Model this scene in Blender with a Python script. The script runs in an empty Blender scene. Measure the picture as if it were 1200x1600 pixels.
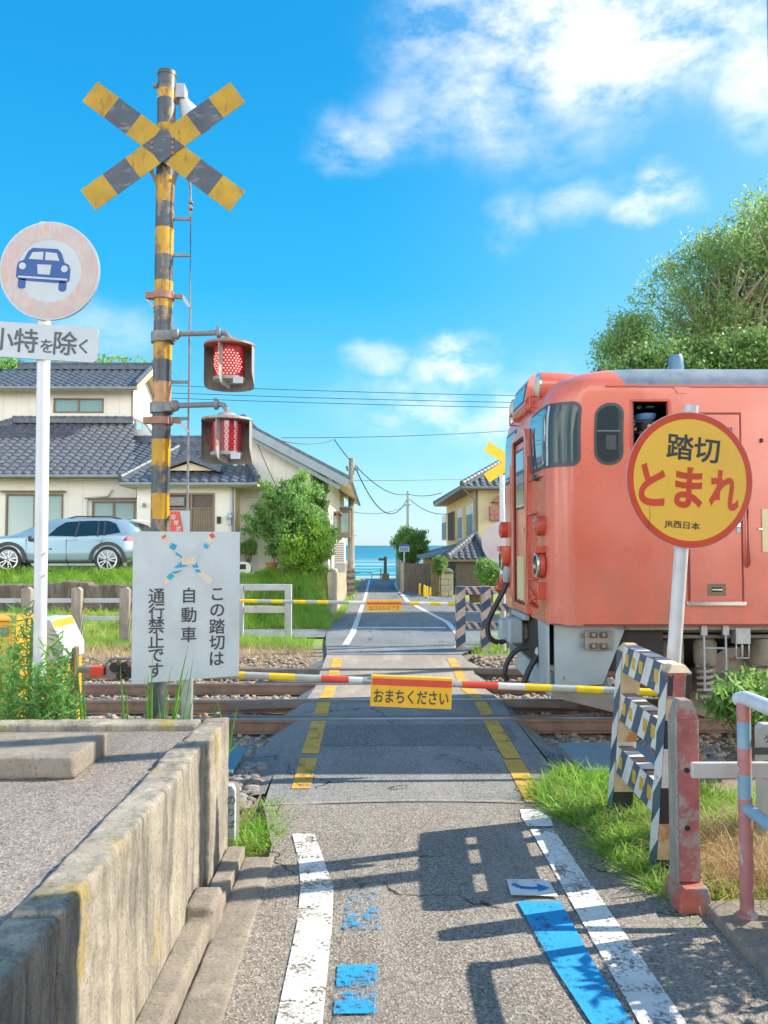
import bpy, math, random
import numpy as np
from mathutils import Matrix, Vector
random.seed(7)
RNG = np.random.default_rng(11)
S = bpy.context.scene
COL = S.collection
R = math.radians

# ------------------------------------------------------------------ camera
EYE, FPX = 1.88, 1270.0
cam_d = bpy.data.cameras.new('camera')
cam = bpy.data.objects.new('camera', cam_d)
COL.objects.link(cam)
cam.location = (0, 0, EYE)
CAM_R = Matrix.Rotation(R(-0.72), 3, 'Z') @ Matrix.Rotation(R(90 + 2.34), 3, 'X')
cam.rotation_euler = CAM_R.to_euler()
cam_d.sensor_fit = 'VERTICAL'
cam_d.sensor_height = 36
cam_d.lens = FPX / 1600 * 36
cam_d.clip_end = 20000
cam_d.clip_start = 0.05
S.camera = cam

def ray(px, py):
    v = CAM_R @ Vector(((px - 600) / FPX, (800 - py) / FPX, -1))
    return v

def P(px, py, d):
    """World point on the plane y = d that the photograph shows at (px, py)."""
    v = ray(px, py)
    k = d / v.y
    return Vector((v.x * k, d, EYE + v.z * k))

def X(px, d): return P(px, 852, d).x
def Z(py, d, px=600): return P(px, py, d).z

# ------------------------------------------------------------------ light
SUN_EL, SUN_AZ = 38.0, 74.5           # azimuth clockwise from +Y
SUN_DIR = Vector((math.sin(R(SUN_AZ)) * math.cos(R(SUN_EL)), math.cos(R(SUN_AZ)) * math.cos(R(SUN_EL)), math.sin(R(SUN_EL))))
sun_d = bpy.data.lights.new('sun', 'SUN')
sun_d.energy = 3.1
sun_d.angle = R(0.5)
sun_d.color = (1.0, 0.91, 0.76)
sun = bpy.data.objects.new('sun', sun_d)
COL.objects.link(sun)
sun.rotation_euler = (-SUN_DIR).to_track_quat('-Z', 'Y').to_euler()
sun.location = SUN_DIR * 50

W = bpy.data.worlds.new('World')
S.world = W
W.use_nodes = True
wn = W.node_tree
wn.nodes.clear()

def wnode(t, **kw):
    n = wn.nodes.new(t)
    for k, v in kw.items():
        setattr(n, k, v)
    return n

def wl(a, b): wn.links.new(a, b)

def wmath(op, a, b=None, c=None, clamp=False):
    n = wnode('ShaderNodeMath', operation=op, use_clamp=clamp)
    for i, s in enumerate((a, b, c)):
        if s is None: continue
        if isinstance(s, (int, float)): n.inputs[i].default_value = s
        else: wl(s, n.inputs[i])
    return n.outputs[0]

def build_world():
    out = wnode('ShaderNodeOutputWorld')
    bg = wnode('ShaderNodeBackground')
    bg.inputs[1].default_value = 0.15
    wl(bg.outputs[0], out.inputs[0])
    sky = wnode('ShaderNodeTexSky', sky_type='NISHITA')
    sky.sun_disc = False
    sky.sun_elevation = R(SUN_EL)
    sky.sun_rotation = R(SUN_AZ)
    sky.air_density = 1.0
    sky.dust_density = 0.3
    sky.ozone_density = 3.0
    hs = wnode('ShaderNodeHueSaturation')
    hs.inputs['Hue'].default_value = 0.478
    hs.inputs['Saturation'].default_value = 1.32
    hs.inputs['Value'].default_value = 1.0
    wl(sky.outputs[0], hs.inputs['Color'])
    tc = wnode('ShaderNodeTexCoord')
    sep0 = wnode('ShaderNodeSeparateXYZ'); wl(tc.outputs['Generated'], sep0.inputs[0])
    cr = wnode('ShaderNodeValToRGB')
    stops = [(0.0, (1.20, 1.93, 2.35)), (0.06, (.92, 1.88, 2.40)), (0.16, (.38, 1.60, 2.44)), (0.30, (.03, 1.22, 2.40)), (0.52, (.01, .88, 2.10)), (1.0, (.02, .60, 1.65))]
    el = cr.color_ramp.elements
    for i, (q, c) in enumerate(stops):
        e = el[i] if i < 2 else el.new(q)
        e.position = q; e.color = (*c, 1)
    wl(sep0.outputs['Z'], cr.inputs[0])
    # paler towards the sun side
    wr = wnode('ShaderNodeMapRange', interpolation_type='SMOOTHSTEP'); wl(sep0.outputs['X'], wr.inputs['Value'])
    wr.inputs['From Min'].default_value = -.05; wr.inputs['From Max'].default_value = .55; wr.inputs['To Max'].default_value = .42
    pale = wnode('ShaderNodeMix', data_type='RGBA'); wl(wr.outputs[0], pale.inputs['Factor']); wl(cr.outputs[0], pale.inputs['A']); pale.inputs['B'].default_value = (1.5, 2.3, 2.7, 1)
    skymix = wnode('ShaderNodeMix', data_type='RGBA'); skymix.inputs['Factor'].default_value = .85
    wl(hs.outputs[0], skymix.inputs['A']); wl(pale.outputs['Result'], skymix.inputs['B'])
    # distorted direction for ragged cloud edges
    nz = wnode('ShaderNodeTexNoise')
    nz.inputs['Scale'].default_value = 7.0
    nz.inputs['Detail'].default_value = 6
    nz.inputs['Roughness'].default_value = 0.58
    wl(tc.outputs['Generated'], nz.inputs['Vector'])
    sub = wnode('ShaderNodeVectorMath', operation='SUBTRACT')
    wl(nz.outputs['Color'], sub.inputs[0]); sub.inputs[1].default_value = (0.5, 0.5, 0.5)
    sc = wnode('ShaderNodeVectorMath', operation='SCALE')
    wl(sub.outputs[0], sc.inputs[0]); sc.inputs['Scale'].default_value = 0.10
    add = wnode('ShaderNodeVectorMath', operation='ADD')
    wl(tc.outputs['Generated'], add.inputs[0]); wl(sc.outputs[0], add.inputs[1])
    total = None
    # (pixel x, pixel y, radius x, radius y, strength)
    blobs = [(985, 30, 230, 120, 1.0), (830, 50, 170, 100, .85), (760, 130, 150, 110, .50), (1030, 110, 120, 50, .55), (880, 190, 150, 60, .22), (560, 225, 80, 55, .42), (700, 40, 110, 90, .50), (660, 190, 110, 70, .34),
             (1175, 110, 70, 90, .60), (1005, 316, 80, 36, .80), (900, 308, 80, 34, .32), (715, 572, 92, 52, 1.0), (590, 572, 60, 34, .42),
             (690, 655, 130, 30, .55), (770, 650, 100, 45, .55), (620, 620, 70, 25, .3), (805, 330, 50, 60, .28), (160, 525, 110, 50, .22), (760, 640, 300, 80, .22)]
    for bx, by, rx, ry, st in blobs:
        c = ray(bx, by).normalized()
        s = wnode('ShaderNodeVectorMath', operation='SUBTRACT')
        wl(add.outputs[0], s.inputs[0]); s.inputs[1].default_value = c
        m = wnode('ShaderNodeVectorMath', operation='MULTIPLY')
        wl(s.outputs[0], m.inputs[0]); m.inputs[1].default_value = (FPX / rx, FPX / rx, FPX / ry)
        ln = wnode('ShaderNodeVectorMath', operation='LENGTH')
        wl(m.outputs[0], ln.inputs[0])
        mr = wnode('ShaderNodeMapRange', interpolation_type='SMOOTHERSTEP')
        wl(ln.outputs['Value'], mr.inputs['Value'])
        mr.inputs['From Min'].default_value = 0.15; mr.inputs['From Max'].default_value = 1.25
        mr.inputs['To Min'].default_value = st; mr.inputs['To Max'].default_value = 0
        total = mr.outputs[0] if total is None else wmath('MAXIMUM', total, mr.outputs[0])
    # fine billow
    n2 = wnode('ShaderNodeTexNoise')
    n2.inputs['Scale'].default_value = 11.0; n2.inputs['Detail'].default_value = 11; n2.inputs['Roughness'].default_value = 0.63
    mp = wnode('ShaderNodeMapping'); mp.inputs['Scale'].default_value = (1, 1, 1.9)
    wl(tc.outputs['Generated'], mp.inputs['Vector']); wl(mp.outputs[0], n2.inputs['Vector'])
    r2 = wnode('ShaderNodeMapRange')
    wl(n2.outputs['Fac'], r2.inputs['Value'])
    r2.inputs['From Min'].default_value = 0.36; r2.inputs['From Max'].default_value = 0.62
    r2.inputs['To Min'].default_value = 0.12; r2.inputs['To Max'].default_value = 1.25
    mask = wmath('MULTIPLY', total, r2.outputs[0], clamp=True)
    # added fill light: bright low cloud band in the unseen sky behind the camera
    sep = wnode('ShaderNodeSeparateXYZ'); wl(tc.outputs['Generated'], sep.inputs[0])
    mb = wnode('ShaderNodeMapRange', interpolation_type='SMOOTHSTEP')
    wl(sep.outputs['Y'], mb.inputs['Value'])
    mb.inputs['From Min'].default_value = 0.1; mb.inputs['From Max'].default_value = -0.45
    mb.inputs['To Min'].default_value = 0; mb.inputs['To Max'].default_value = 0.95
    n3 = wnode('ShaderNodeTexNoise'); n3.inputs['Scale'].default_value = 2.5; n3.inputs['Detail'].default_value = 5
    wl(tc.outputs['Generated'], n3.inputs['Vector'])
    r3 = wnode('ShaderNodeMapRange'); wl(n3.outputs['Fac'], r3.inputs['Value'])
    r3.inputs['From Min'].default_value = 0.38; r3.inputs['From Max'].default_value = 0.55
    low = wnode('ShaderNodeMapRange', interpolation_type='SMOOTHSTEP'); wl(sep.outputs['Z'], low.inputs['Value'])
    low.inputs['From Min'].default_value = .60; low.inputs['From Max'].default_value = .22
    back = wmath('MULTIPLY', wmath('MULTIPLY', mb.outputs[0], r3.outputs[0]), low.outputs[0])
    mix = wnode('ShaderNodeMix', data_type='RGBA')
    wl(mask, mix.inputs['Factor'])
    wl(skymix.outputs['Result'], mix.inputs['A'])
    mix.inputs['B'].default_value = CLOUD
    mix2 = wnode('ShaderNodeMix', data_type='RGBA'); wl(back, mix2.inputs['Factor']); wl(mix.outputs['Result'], mix2.inputs['A']); mix2.inputs['B'].default_value = BACK_FILL
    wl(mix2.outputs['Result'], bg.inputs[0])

CLOUD = (3.5, 3.5, 3.5, 1)
BACK_FILL = (16.5, 15.4, 14.2, 1)  # colour of the fill light added behind the camera
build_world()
S.view_settings.view_transform = 'Standard'
S.view_settings.look = 'None'
S.view_settings.exposure = 1.37
S.view_settings.gamma = 1
S.cycles.use_denoising = True
S.cycles.max_bounces = 8

# ------------------------------------------------------------------ materials
def new_mat(name):
    m = bpy.data.materials.new(name)
    m.use_nodes = True
    nt = m.node_tree
    b = nt.nodes['Principled BSDF']
    return m, nt, b

def N(nt, t, **kw):
    n = nt.nodes.new(t)
    for k, v in kw.items(): setattr(n, k, v)
    return n

def rgba(c): return (c[0], c[1], c[2], 1)

def noise(nt, scale, detail=4, rough=0.6, stretch=None, coord='Object'):
    tc = N(nt, 'ShaderNodeTexCoord')
    n = N(nt, 'ShaderNodeTexNoise')
    n.inputs['Scale'].default_value = scale
    n.inputs['Detail'].default_value = detail
    n.inputs['Roughness'].default_value = rough
    if stretch:
        mp = N(nt, 'ShaderNodeMapping'); mp.inputs['Scale'].default_value = stretch
        nt.links.new(tc.outputs[coord], mp.inputs[0]); nt.links.new(mp.outputs[0], n.inputs['Vector'])
    else:
        nt.links.new(tc.outputs[coord], n.inputs['Vector'])
    return n.outputs['Fac']

def ramp(nt, src, lo, hi, a=0.0, b=1.0):
    r = N(nt, 'ShaderNodeMapRange')
    nt.links.new(src, r.inputs['Value'])
    r.inputs['From Min'].default_value = lo; r.inputs['From Max'].default_value = hi
    r.inputs['To Min'].default_value = a; r.inputs['To Max'].default_value = b
    return r.outputs[0]

def mixc(nt, fac, a, b, blend='MIX'):
    m = N(nt, 'ShaderNodeMix', data_type='RGBA', blend_type=blend)
    if isinstance(fac, (int, float)): m.inputs['Factor'].default_value = fac
    else: nt.links.new(fac, m.inputs['Factor'])
    for s, k in ((a, 'A'), (b, 'B')):
        if isinstance(s, tuple): m.inputs[k].default_value = rgba(s)
        else: nt.links.new(s, m.inputs[k])
    return m.outputs['Result']

def mul(nt, a, b):
    n = N(nt, 'ShaderNodeMath', operation='MULTIPLY')
    for i, s in enumerate((a, b)):
        if isinstance(s, (int, float)): n.inputs[i].default_value = s
        else: nt.links.new(s, n.inputs[i])
    return n.outputs[0]

def bump(nt, b, src, strength, dist=0.01):
    bp = N(nt, 'ShaderNodeBump')
    bp.inputs['Strength'].default_value = strength
    bp.inputs['Distance'].default_value = dist
    nt.links.new(src, bp.inputs['Height'])
    nt.links.new(bp.outputs[0], b.inputs['Normal'])

def paint(name, col, rough=0.5, var=0.12, vs=3.0, dirt=None, damt=0.0, ds=6.0, dstretch=None, metal=0.0, bmp=0.0, bs=60, coat=0.0, spec=0.5):
    """Painted / plain surface with tone variation and optional worn or rusty patches."""
    m, nt, b = new_mat(name)
    dk = tuple(c * (1 - var) for c in col); lt = tuple(min(1, c * (1 + var)) for c in col)
    c = mixc(nt, ramp(nt, noise(nt, vs, 5), 0.3, 0.7), dk, lt)
    if dirt is not None:
        f = ramp(nt, noise(nt, ds, 8, 0.68, dstretch), 0.66 - damt * 0.3, 0.72 - damt * 0.24)
        c = mixc(nt, f, c, dirt)
    nt.links.new(c, b.inputs['Base Color'])
    b.inputs['Roughness'].default_value = rough
    b.inputs['Metallic'].default_value = metal
    b.inputs['Specular IOR Level'].default_value = spec
    if coat: 
        b.inputs['Coat Weight'].default_value = coat; b.inputs['Coat Roughness'].default_value = 0.08
    if bmp: bump(nt, b, noise(nt, bs, 4), bmp)
    return m

def glassy(name, col, rough=0.06, spec=0.9, coat=0.6):
    m, nt, b = new_mat(name)
    b.inputs['Base Color'].default_value = rgba(col)
    b.inputs['Roughness'].default_value = rough
    b.inputs['Specular IOR Level'].default_value = spec
    b.inputs['Coat Weight'].default_value = coat
    b.inputs['Coat Roughness'].default_value = 0.03
    return m

def emit(name, col, strength):
    m, nt, b = new_mat(name)
    b.inputs['Base Color'].default_value = rgba(col)
    b.inputs['Emission Color'].default_value = rgba(col)
    b.inputs['Emission Strength'].default_value = strength
    return m

def leafy(name, a, bcol, trans=0.35, rough=0.5):
    """Leaf: per-leaf random tone, some light passing through."""
    m, nt, b = new_mat(name)
    g = N(nt, 'ShaderNodeNewGeometry')
    c = mixc(nt, g.outputs['Random Per Island'], a, bcol)
    c2 = mixc(nt, ramp(nt, noise(nt, 1.3, 3), 0.35, 0.65, 0.0, 0.35), c, tuple(x * 1.5 for x in bcol))
    nt.links.new(c2, b.inputs['Base Color'])
    b.inputs['Roughness'].default_value = rough
    tr = N(nt, 'ShaderNodeBsdfTranslucent')
    nt.links.new(c2, tr.inputs['Color'])
    mx = N(nt, 'ShaderNodeMixShader'); mx.inputs[0].default_value = trans
    nt.links.new(b.outputs[0], mx.inputs[1]); nt.links.new(tr.outputs[0], mx.inputs[2])
    nt.links.new(mx.outputs[0], nt.nodes['Material Output'].inputs['Surface'])
    return m

def stony(name, cols, rough=0.9):
    m, nt, b = new_mat(name)
    g = N(nt, 'ShaderNodeNewGeometry')
    cr = N(nt, 'ShaderNodeValToRGB')
    cr.color_ramp.interpolation = 'CONSTANT'
    el = cr.color_ramp.elements
    el[0].color = rgba(cols[0]); el[1].position = 1 / len(cols); el[1].color = rgba(cols[1])
    for i, c in enumerate(cols[2:], 2):
        e = el.new(i / len(cols)); e.color = rgba(c)
    nt.links.new(g.outputs['Random Per Island'], cr.inputs[0])
    c = mixc(nt, ramp(nt, noise(nt, 30, 3), 0.3, 0.7, 0, 0.5), cr.outputs[0], (0.16, 0.14, 0.12))
    nt.links.new(c, b.inputs['Base Color'])
    b.inputs['Roughness'].default_value = rough
    return m

def asphalt(name, col, speck, crack=True):
    m, nt, b = new_mat(name)
    tc = N(nt, 'ShaderNodeTexCoord')
    v = N(nt, 'ShaderNodeTexVoronoi'); v.inputs['Scale'].default_value = 105
    nt.links.new(tc.outputs['Object'], v.inputs['Vector'])
    sepc = N(nt, 'ShaderNodeSeparateColor'); nt.links.new(v.outputs['Color'], sepc.inputs[0])
    agg = ramp(nt, sepc.outputs[0], 0.45, 1.0)
    c = mixc(nt, ramp(nt, noise(nt, 1.1, 6, 0.65), 0.3, 0.7), tuple(x * 0.72 for x in col), tuple(x * 1.22 for x in col))
    c = mixc(nt, mul(nt, agg, 0.62), c, speck)
    hole = ramp(nt, sepc.outputs[1], 0.72, 0.95, 0, 0.75)
    c = mixc(nt, hole, c, tuple(x * 0.28 for x in col))
    c = mixc(nt, ramp(nt, noise(nt, 0.55, 4), 0.50, 0.68, 0, 0.5), c, tuple(x * 0.58 for x in col))
    c = mixc(nt, ramp(nt, noise(nt, 1.6, 5, .65, (1.6, .22, 1)), 0.50, 0.66, 0, 0.45), c, tuple(min(1, x * 1.55) for x in col))
    c = mixc(nt, ramp(nt, noise(nt, 6.0, 4, .7), 0.60, 0.70, 0, 0.4), c, tuple(x * 0.5 for x in col))
    h = v.outputs['Distance']
    if crack:
        nv = N(nt, 'ShaderNodeTexNoise'); nv.inputs['Scale'].default_value = 3.5; nv.inputs['Detail'].default_value = 5
        nt.links.new(tc.outputs['Object'], nv.inputs['Vector'])
        ad = N(nt, 'ShaderNodeVectorMath', operation='MULTIPLY_ADD')
        nt.links.new(nv.outputs['Color'], ad.inputs[0]); ad.inputs[1].default_value = (0.5, 0.5, 0.5)
        nt.links.new(tc.outputs['Object'], ad.inputs[2])
        cv = N(nt, 'ShaderNodeTexVoronoi', feature='DISTANCE_TO_EDGE'); cv.inputs['Scale'].default_value = 0.62
        nt.links.new(ad.outputs[0], cv.inputs['Vector'])
        line = ramp(nt, cv.outputs['Distance'], 0.003, 0.0075, 1, 0)
        gate = ramp(nt, noise(nt, 0.7, 2), 0.46, 0.54)
        c = mixc(nt, mul(nt, line, gate), c, (0.02, 0.018, 0.016))
    nt.links.new(c, b.inputs['Base Color'])
    b.inputs['Roughness'].default_value = 0.85
    bump(nt, b, h, 0.55, 0.006)
    return m

def road_paint(name, col, base, wear, scale=52.0):
    """Worn road paint: patches where the asphalt shows through."""
    m, nt, b = new_mat(name)
    tc = N(nt, 'ShaderNodeTexCoord')
    v = N(nt, 'ShaderNodeTexVoronoi'); v.inputs['Scale'].default_value = 110
    nt.links.new(tc.outputs['Object'], v.inputs['Vector'])
    f1 = noise(nt, scale, 8, 0.75)
    f2 = noise(nt, scale / 9, 3, 0.6)
    ad = N(nt, 'ShaderNodeMath', operation='ADD')
    nt.links.new(mul(nt, f1, 0.6), ad.inputs[0]); nt.links.new(mul(nt, f2, 0.4), ad.inputs[1])
    f = ramp(nt, ad.outputs[0], 0.635 - wear, 0.725 - wear)
    sepc = N(nt, 'ShaderNodeSeparateColor'); nt.links.new(v.outputs['Color'], sepc.inputs[0])
    cc = mixc(nt, ramp(nt, noise(nt, 5, 4), 0.3, 0.7), tuple(x * 0.85 for x in col), tuple(min(1, x * 1.08) for x in col))
    nt.links.new(cc, b.inputs['Base Color'])
    b.inputs['Roughness'].default_value = 0.8
    bump(nt, b, v.outputs['Distance'], 0.4, 0.005)
    tr = N(nt, 'ShaderNodeBsdfTransparent'); mx = N(nt, 'ShaderNodeMixShader')
    nt.links.new(f, mx.inputs[0]); nt.links.new(b.outputs[0], mx.inputs[1]); nt.links.new(tr.outputs[0], mx.inputs[2])
    nt.links.new(mx.outputs[0], nt.nodes['Material Output'].inputs['Surface'])
    return m

def concrete(name, col, stain=(0.10, 0.09, 0.075), streak=0.5, moss=None, speck=True):
    m, nt, b = new_mat(name)
    c = mixc(nt, ramp(nt, noise(nt, 2.2, 6, 0.65), 0.3, 0.7), tuple(x * 0.78 for x in col), tuple(x * 1.15 for x in col))
    f = ramp(nt, noise(nt, 2.2, 8, 0.74, (3, 3, 0.55)), 0.46, 0.62, 0, streak)
    c = mixc(nt, f, c, stain)
    f = ramp(nt, noise(nt, 1.3, 6, 0.72), 0.50, 0.62, 0, streak * .6)
    c = mixc(nt, f, c, tuple(x * 1.5 for x in stain))
    f = ramp(nt, noise(nt, 5.5, 7, 0.72, (2, 2, 0.25)), 0.56, 0.66, 0, 0.55)
    c = mixc(nt, f, c, tuple(min(1, x * 1.45) for x in col))
    if moss is not None:
        f = ramp(nt, noise(nt, 3.1, 5, 0.6, (1.2, 1.2, 0.5)), 0.60, 0.70, 0, 0.8)
        c = mixc(nt, f, c, moss)
    if speck:
        f = ramp(nt, noise(nt, 60, 4, 0.75), 0.56, 0.63, 0, 0.75)
        c = mixc(nt, f, c, tuple(x * 0.35 for x in col))
        f = ramp(nt, noise(nt, 70, 3, 0.7), 0.30, 0.40, 0.45, 0)
        c = mixc(nt, f, c, tuple(min(1, x * 1.5) for x in col))
    nt.links.new(c, b.inputs['Base Color'])
    b.inputs['Roughness'].default_value = 0.92
    bump(nt, b, noise(nt, 38, 8, 0.78), 0.8, 0.016)
    return m

M = {}
ASPH = (0.235, 0.205, 0.172)
M['road'] = asphalt('worn asphalt', ASPH, (0.56, 0.50, 0.43))
M['road_dark'] = asphalt('dark asphalt patch', (0.225, 0.218, 0.208), (0.46, 0.44, 0.40))
M['road_patch'] = asphalt('coarse asphalt patch', (0.150, 0.148, 0.142), (0.44, 0.41, 0.36), crack=False)
M['road_far'] = asphalt('far asphalt', (0.185, 0.20, 0.212), (0.34, 0.35, 0.36))
M['slab'] = asphalt('crossing slab', (0.36, 0.30, 0.24), (0.48, 0.42, 0.36), crack=False)
M['platform'] = asphalt('platform asphalt', (0.245, 0.208, 0.180), (0.50, 0.44, 0.39), crack=False)
M['white_line'] = road_paint('white road paint', (0.78, 0.76, 0.72), ASPH, 0.135)
M['white_far'] = road_paint('white far paint', (0.72, 0.72, 0.70), (0.155, 0.16, 0.168), 0.10)
M['yellow_line'] = road_paint('yellow road paint', (0.66, 0.38, 0.06), (0.12, 0.11, 0.10), 0.105, 40)
M['blue_line'] = road_paint('blue road paint', (0.015, 0.33, 0.66), ASPH, 0.105)
M['blue_worn'] = road_paint('worn blue road paint', (0.015, 0.33, 0.66), ASPH, 0.165, 24)
M['blue_faint'] = road_paint('faint blue road paint', (0.015, 0.33, 0.66), ASPH, 0.215, 22)
M['conc'] = concrete('weathered concrete', (0.43, 0.385, 0.31), (0.115, 0.108, 0.10), 0.85, (0.40, 0.29, 0.04))
M['conc_grey'] = concrete('grey concrete', (0.38, 0.35, 0.30), streak=0.35)
M['conc_kerb'] = concrete('kerb concrete', (0.35, 0.305, 0.25), streak=0.3)
M['conc_post'] = concrete('fence post concrete', (0.36, 0.31, 0.26), streak=0.5)
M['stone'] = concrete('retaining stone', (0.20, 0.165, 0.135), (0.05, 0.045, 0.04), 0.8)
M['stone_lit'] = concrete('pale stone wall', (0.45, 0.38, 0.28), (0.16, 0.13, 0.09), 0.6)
YEL = (0.52, 0.29, 0.012)
M['sig_yellow'] = paint('signal yellow', YEL, 0.5, 0.22, 5, (0.20, 0.11, 0.06), 0.55, 8, (1, 1, .5))
M['sig_black'] = paint('signal black', (0.060, 0.078, 0.092), 0.45, 0.35, 7, (0.27, 0.19, 0.11), 0.48, 9, (1, 1, .6))
M['sig_rust'] = paint('rusted paint', (0.50, 0.28, 0.14), 0.7, 0.3, 8, (0.10, 0.07, 0.06), 0.5, 7)
M['cb_yellow'] = paint('crossbuck yellow', (0.40, 0.245, 0.010), 0.5, 0.2, 5, (0.27, 0.15, 0.015), 0.3, 9, (2.5, 1, .6))
M['cb_black'] = paint('crossbuck black', (0.062, 0.074, 0.095), 0.32, 0.3, 7, (0.15, 0.16, 0.18), 0.3, 6, (1, 1, 3))
M['cb_yellow_far'] = paint('plain yellow board', (0.80, 0.56, 0.02), 0.5, 0.08, 5)
M['galv'] = paint('galvanised steel', (0.40, 0.42, 0.44), 0.45, 0.2, 12, metal=0.4)
M['iron'] = paint('painted iron grey', (0.21, 0.22, 0.23), 0.5, 0.25, 14, (0.26, 0.13, 0.06), 0.28, 16)
M['hood'] = paint('lamp hood grey', (0.33, 0.33, 0.32), 0.5, 0.2, 9, (0.36, 0.18, 0.11), 0.40, 9)
M['hood_rust'] = paint('lamp hood rusty', (0.34, 0.17, 0.12), 0.6, 0.25, 9)
M['white_paint'] = paint('white pole paint', (0.60, 0.62, 0.64), 0.35, 0.06, 5, (0.45, 0.40, 0.35), 0.05, 12)
M['sign_white'] = paint('sign white', (0.47, 0.53, 0.57), 0.45, 0.07, 4)
M['sign_grey'] = paint('sign pale grey', (0.49, 0.545, 0.565), 0.45, 0.08, 5)
M['sign_pink'] = paint('faded red ring', (0.50, 0.43, 0.42), 0.5, 0.12, 9, (0.54, 0.36, 0.32), 0.5, 14, (4, 1, .8))
M['sign_blue'] = paint('sign blue', (0.012, 0.075, 0.27), 0.4, 0.08)
M['ink'] = paint('ink', (0.045, 0.055, 0.06), 0.55, 0.15, 20)
M['ink_soft'] = paint('faded ink', (0.085, 0.10, 0.11), 0.55, 0.2, 20)
M['stop_yellow'] = paint('stop plate yellow', (0.93, 0.56, 0.085), 0.35, 0.05, 3, (0.60, 0.34, 0.06), 0.02, 12)
M['stop_red'] = paint('stop plate red', (0.66, 0.085, 0.045), 0.35, 0.08, 5)
M['board_yellow'] = paint('gate board yellow', (0.84, 0.47, 0.02), 0.45, 0.06, 6)
M['bar_yellow'] = paint('bar yellow', (0.80, 0.55, 0.02), 0.4, 0.08, 6)
M['bar_red'] = paint('bar red', (0.66, 0.07, 0.035), 0.4, 0.1, 6)
M['bar_grey'] = paint('bar grey', (0.38, 0.40, 0.38), 0.45, 0.15, 9)
M['bar_white'] = paint('bar white', (0.66, 0.66, 0.62), 0.45, 0.1, 9)
M['cab_yellow'] = paint('cabinet yellow', (0.66, 0.34, 0.02), 0.5, 0.14, 3, (0.30, 0.16, 0.03), 0.1, 6)
M['lens_red'] = glassy('red lens', (0.34, 0.016, 0.030), 0.12, 0.7)
M['lens_lit'] = emit('lit red lens', (0.30, 0.010, 0.016), 0.05)
M['led'] = emit('red led', (1.0, 0.22, 0.18), 1.25)
M['led_off'] = paint('unlit led', (0.42, 0.03, 0.04), 0.4)
M['board_blue'] = paint('faded sticker blue', (0.02, 0.34, 0.50), 0.5, 0.2, 9)
M['board_tan'] = paint('faded sticker tan', (0.66, 0.57, 0.44), 0.6, 0.12, 9)
M['board_teal'] = paint('faded sticker teal', (0.32, 0.58, 0.60), 0.6, 0.12, 9)
def railcar_paint(roof=False):
    m, nt, b = new_mat('vermilion railcar paint')
    c = mixc(nt, ramp(nt, noise(nt, 0.9, 5, .6), 0.3, 0.7), (0.66, 0.140, 0.085), (0.74, 0.190, 0.125))
    c = mixc(nt, ramp(nt, noise(nt, 1.7, 7, .72, (1.5, 1.5, .18)), 0.52, 0.70, 0, .38), c, (0.42, 0.10, 0.065))
    c = mixc(nt, ramp(nt, noise(nt, 14, 6, .75, (1, 1, .4)), 0.64, 0.72, 0, .35), c, (0.30, 0.09, 0.06))
    c = mixc(nt, ramp(nt, noise(nt, 0.5, 3), 0.50, 0.62, 0, .30), c, (0.78, 0.27, 0.20))
    tcz = N(nt, 'ShaderNodeTexCoord'); spz = N(nt, 'ShaderNodeSeparateXYZ'); nt.links.new(tcz.outputs['Object'], spz.inputs[0])
    dust = mul(nt, ramp(nt, spz.outputs['Z'], 1.9, 1.12, 0, 1), ramp(nt, noise(nt, 2.6, 8, .75, (1, 1, .35)), .42, .66, 0, .55))
    c = mixc(nt, dust, c, (0.33, 0.16, 0.11))
    if roof:        # grey roof paint above the gutter, its edge curving up over the dome
        tc = N(nt, 'ShaderNodeTexCoord'); sp = N(nt, 'ShaderNodeSeparateXYZ'); nt.links.new(tc.outputs['Object'], sp.inputs[0])
        k = N(nt, 'ShaderNodeMath', operation='MULTIPLY_ADD'); nt.links.new(sp.outputs['Z'], k.inputs[0]); k.inputs[1].default_value = .75; nt.links.new(sp.outputs['X'], k.inputs[2])
        g = mul(nt, ramp(nt, k.outputs[0], 5.115, 5.13), ramp(nt, sp.outputs['Z'], 3.472, 3.478))
        grey = mixc(nt, ramp(nt, noise(nt, 5, 6, .7), .35, .65), (0.16, 0.20, 0.255), (0.27, 0.30, 0.335))
        grey = mixc(nt, ramp(nt, noise(nt, 11, 6, .75, (.3, 1, 1)), .58, .68, 0, .6), grey, (0.36, 0.35, 0.34))
        c = mixc(nt, g, c, grey)
    nt.links.new(c, b.inputs['Base Color'])
    nt.links.new(ramp(nt, noise(nt, 2.3, 5), .3, .7, .22, .42), b.inputs['Roughness'])
    b.inputs['Coat Weight'].default_value = .35; b.inputs['Coat Roughness'].default_value = .12
    bp = N(nt, 'ShaderNodeBump'); bp.inputs['Strength'].default_value = .35; bp.inputs['Distance'].default_value = .02
    nt.links.new(noise(nt, 2.1, 2, .5, (1, 1, .6)), bp.inputs['Height']); nt.links.new(bp.outputs[0], b.inputs['Normal']); nt.links.new(bp.outputs[0], b.inputs['Coat Normal'])
    return m
M['train'] = railcar_paint()
M['train_body'] = railcar_paint(True)
M['train_dk'] = paint('vermilion fittings', (0.58, 0.085, 0.045), 0.35, 0.12, 5, (0.32, 0.06, 0.04), 0.12, 9, coat=0.2)
M['groove'] = paint('panel groove', (0.24, 0.035, 0.025), 0.6, 0.1)
M['roof_grey'] = paint('train roof grey', (0.20, 0.245, 0.30), 0.5, 0.18, 6, (0.33, 0.33, 0.33), 0.35, 9, (.3, 1, 1))
M['vent_blue'] = paint('vent blue grey', (0.10, 0.22, 0.32), 0.4, 0.1)
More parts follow.
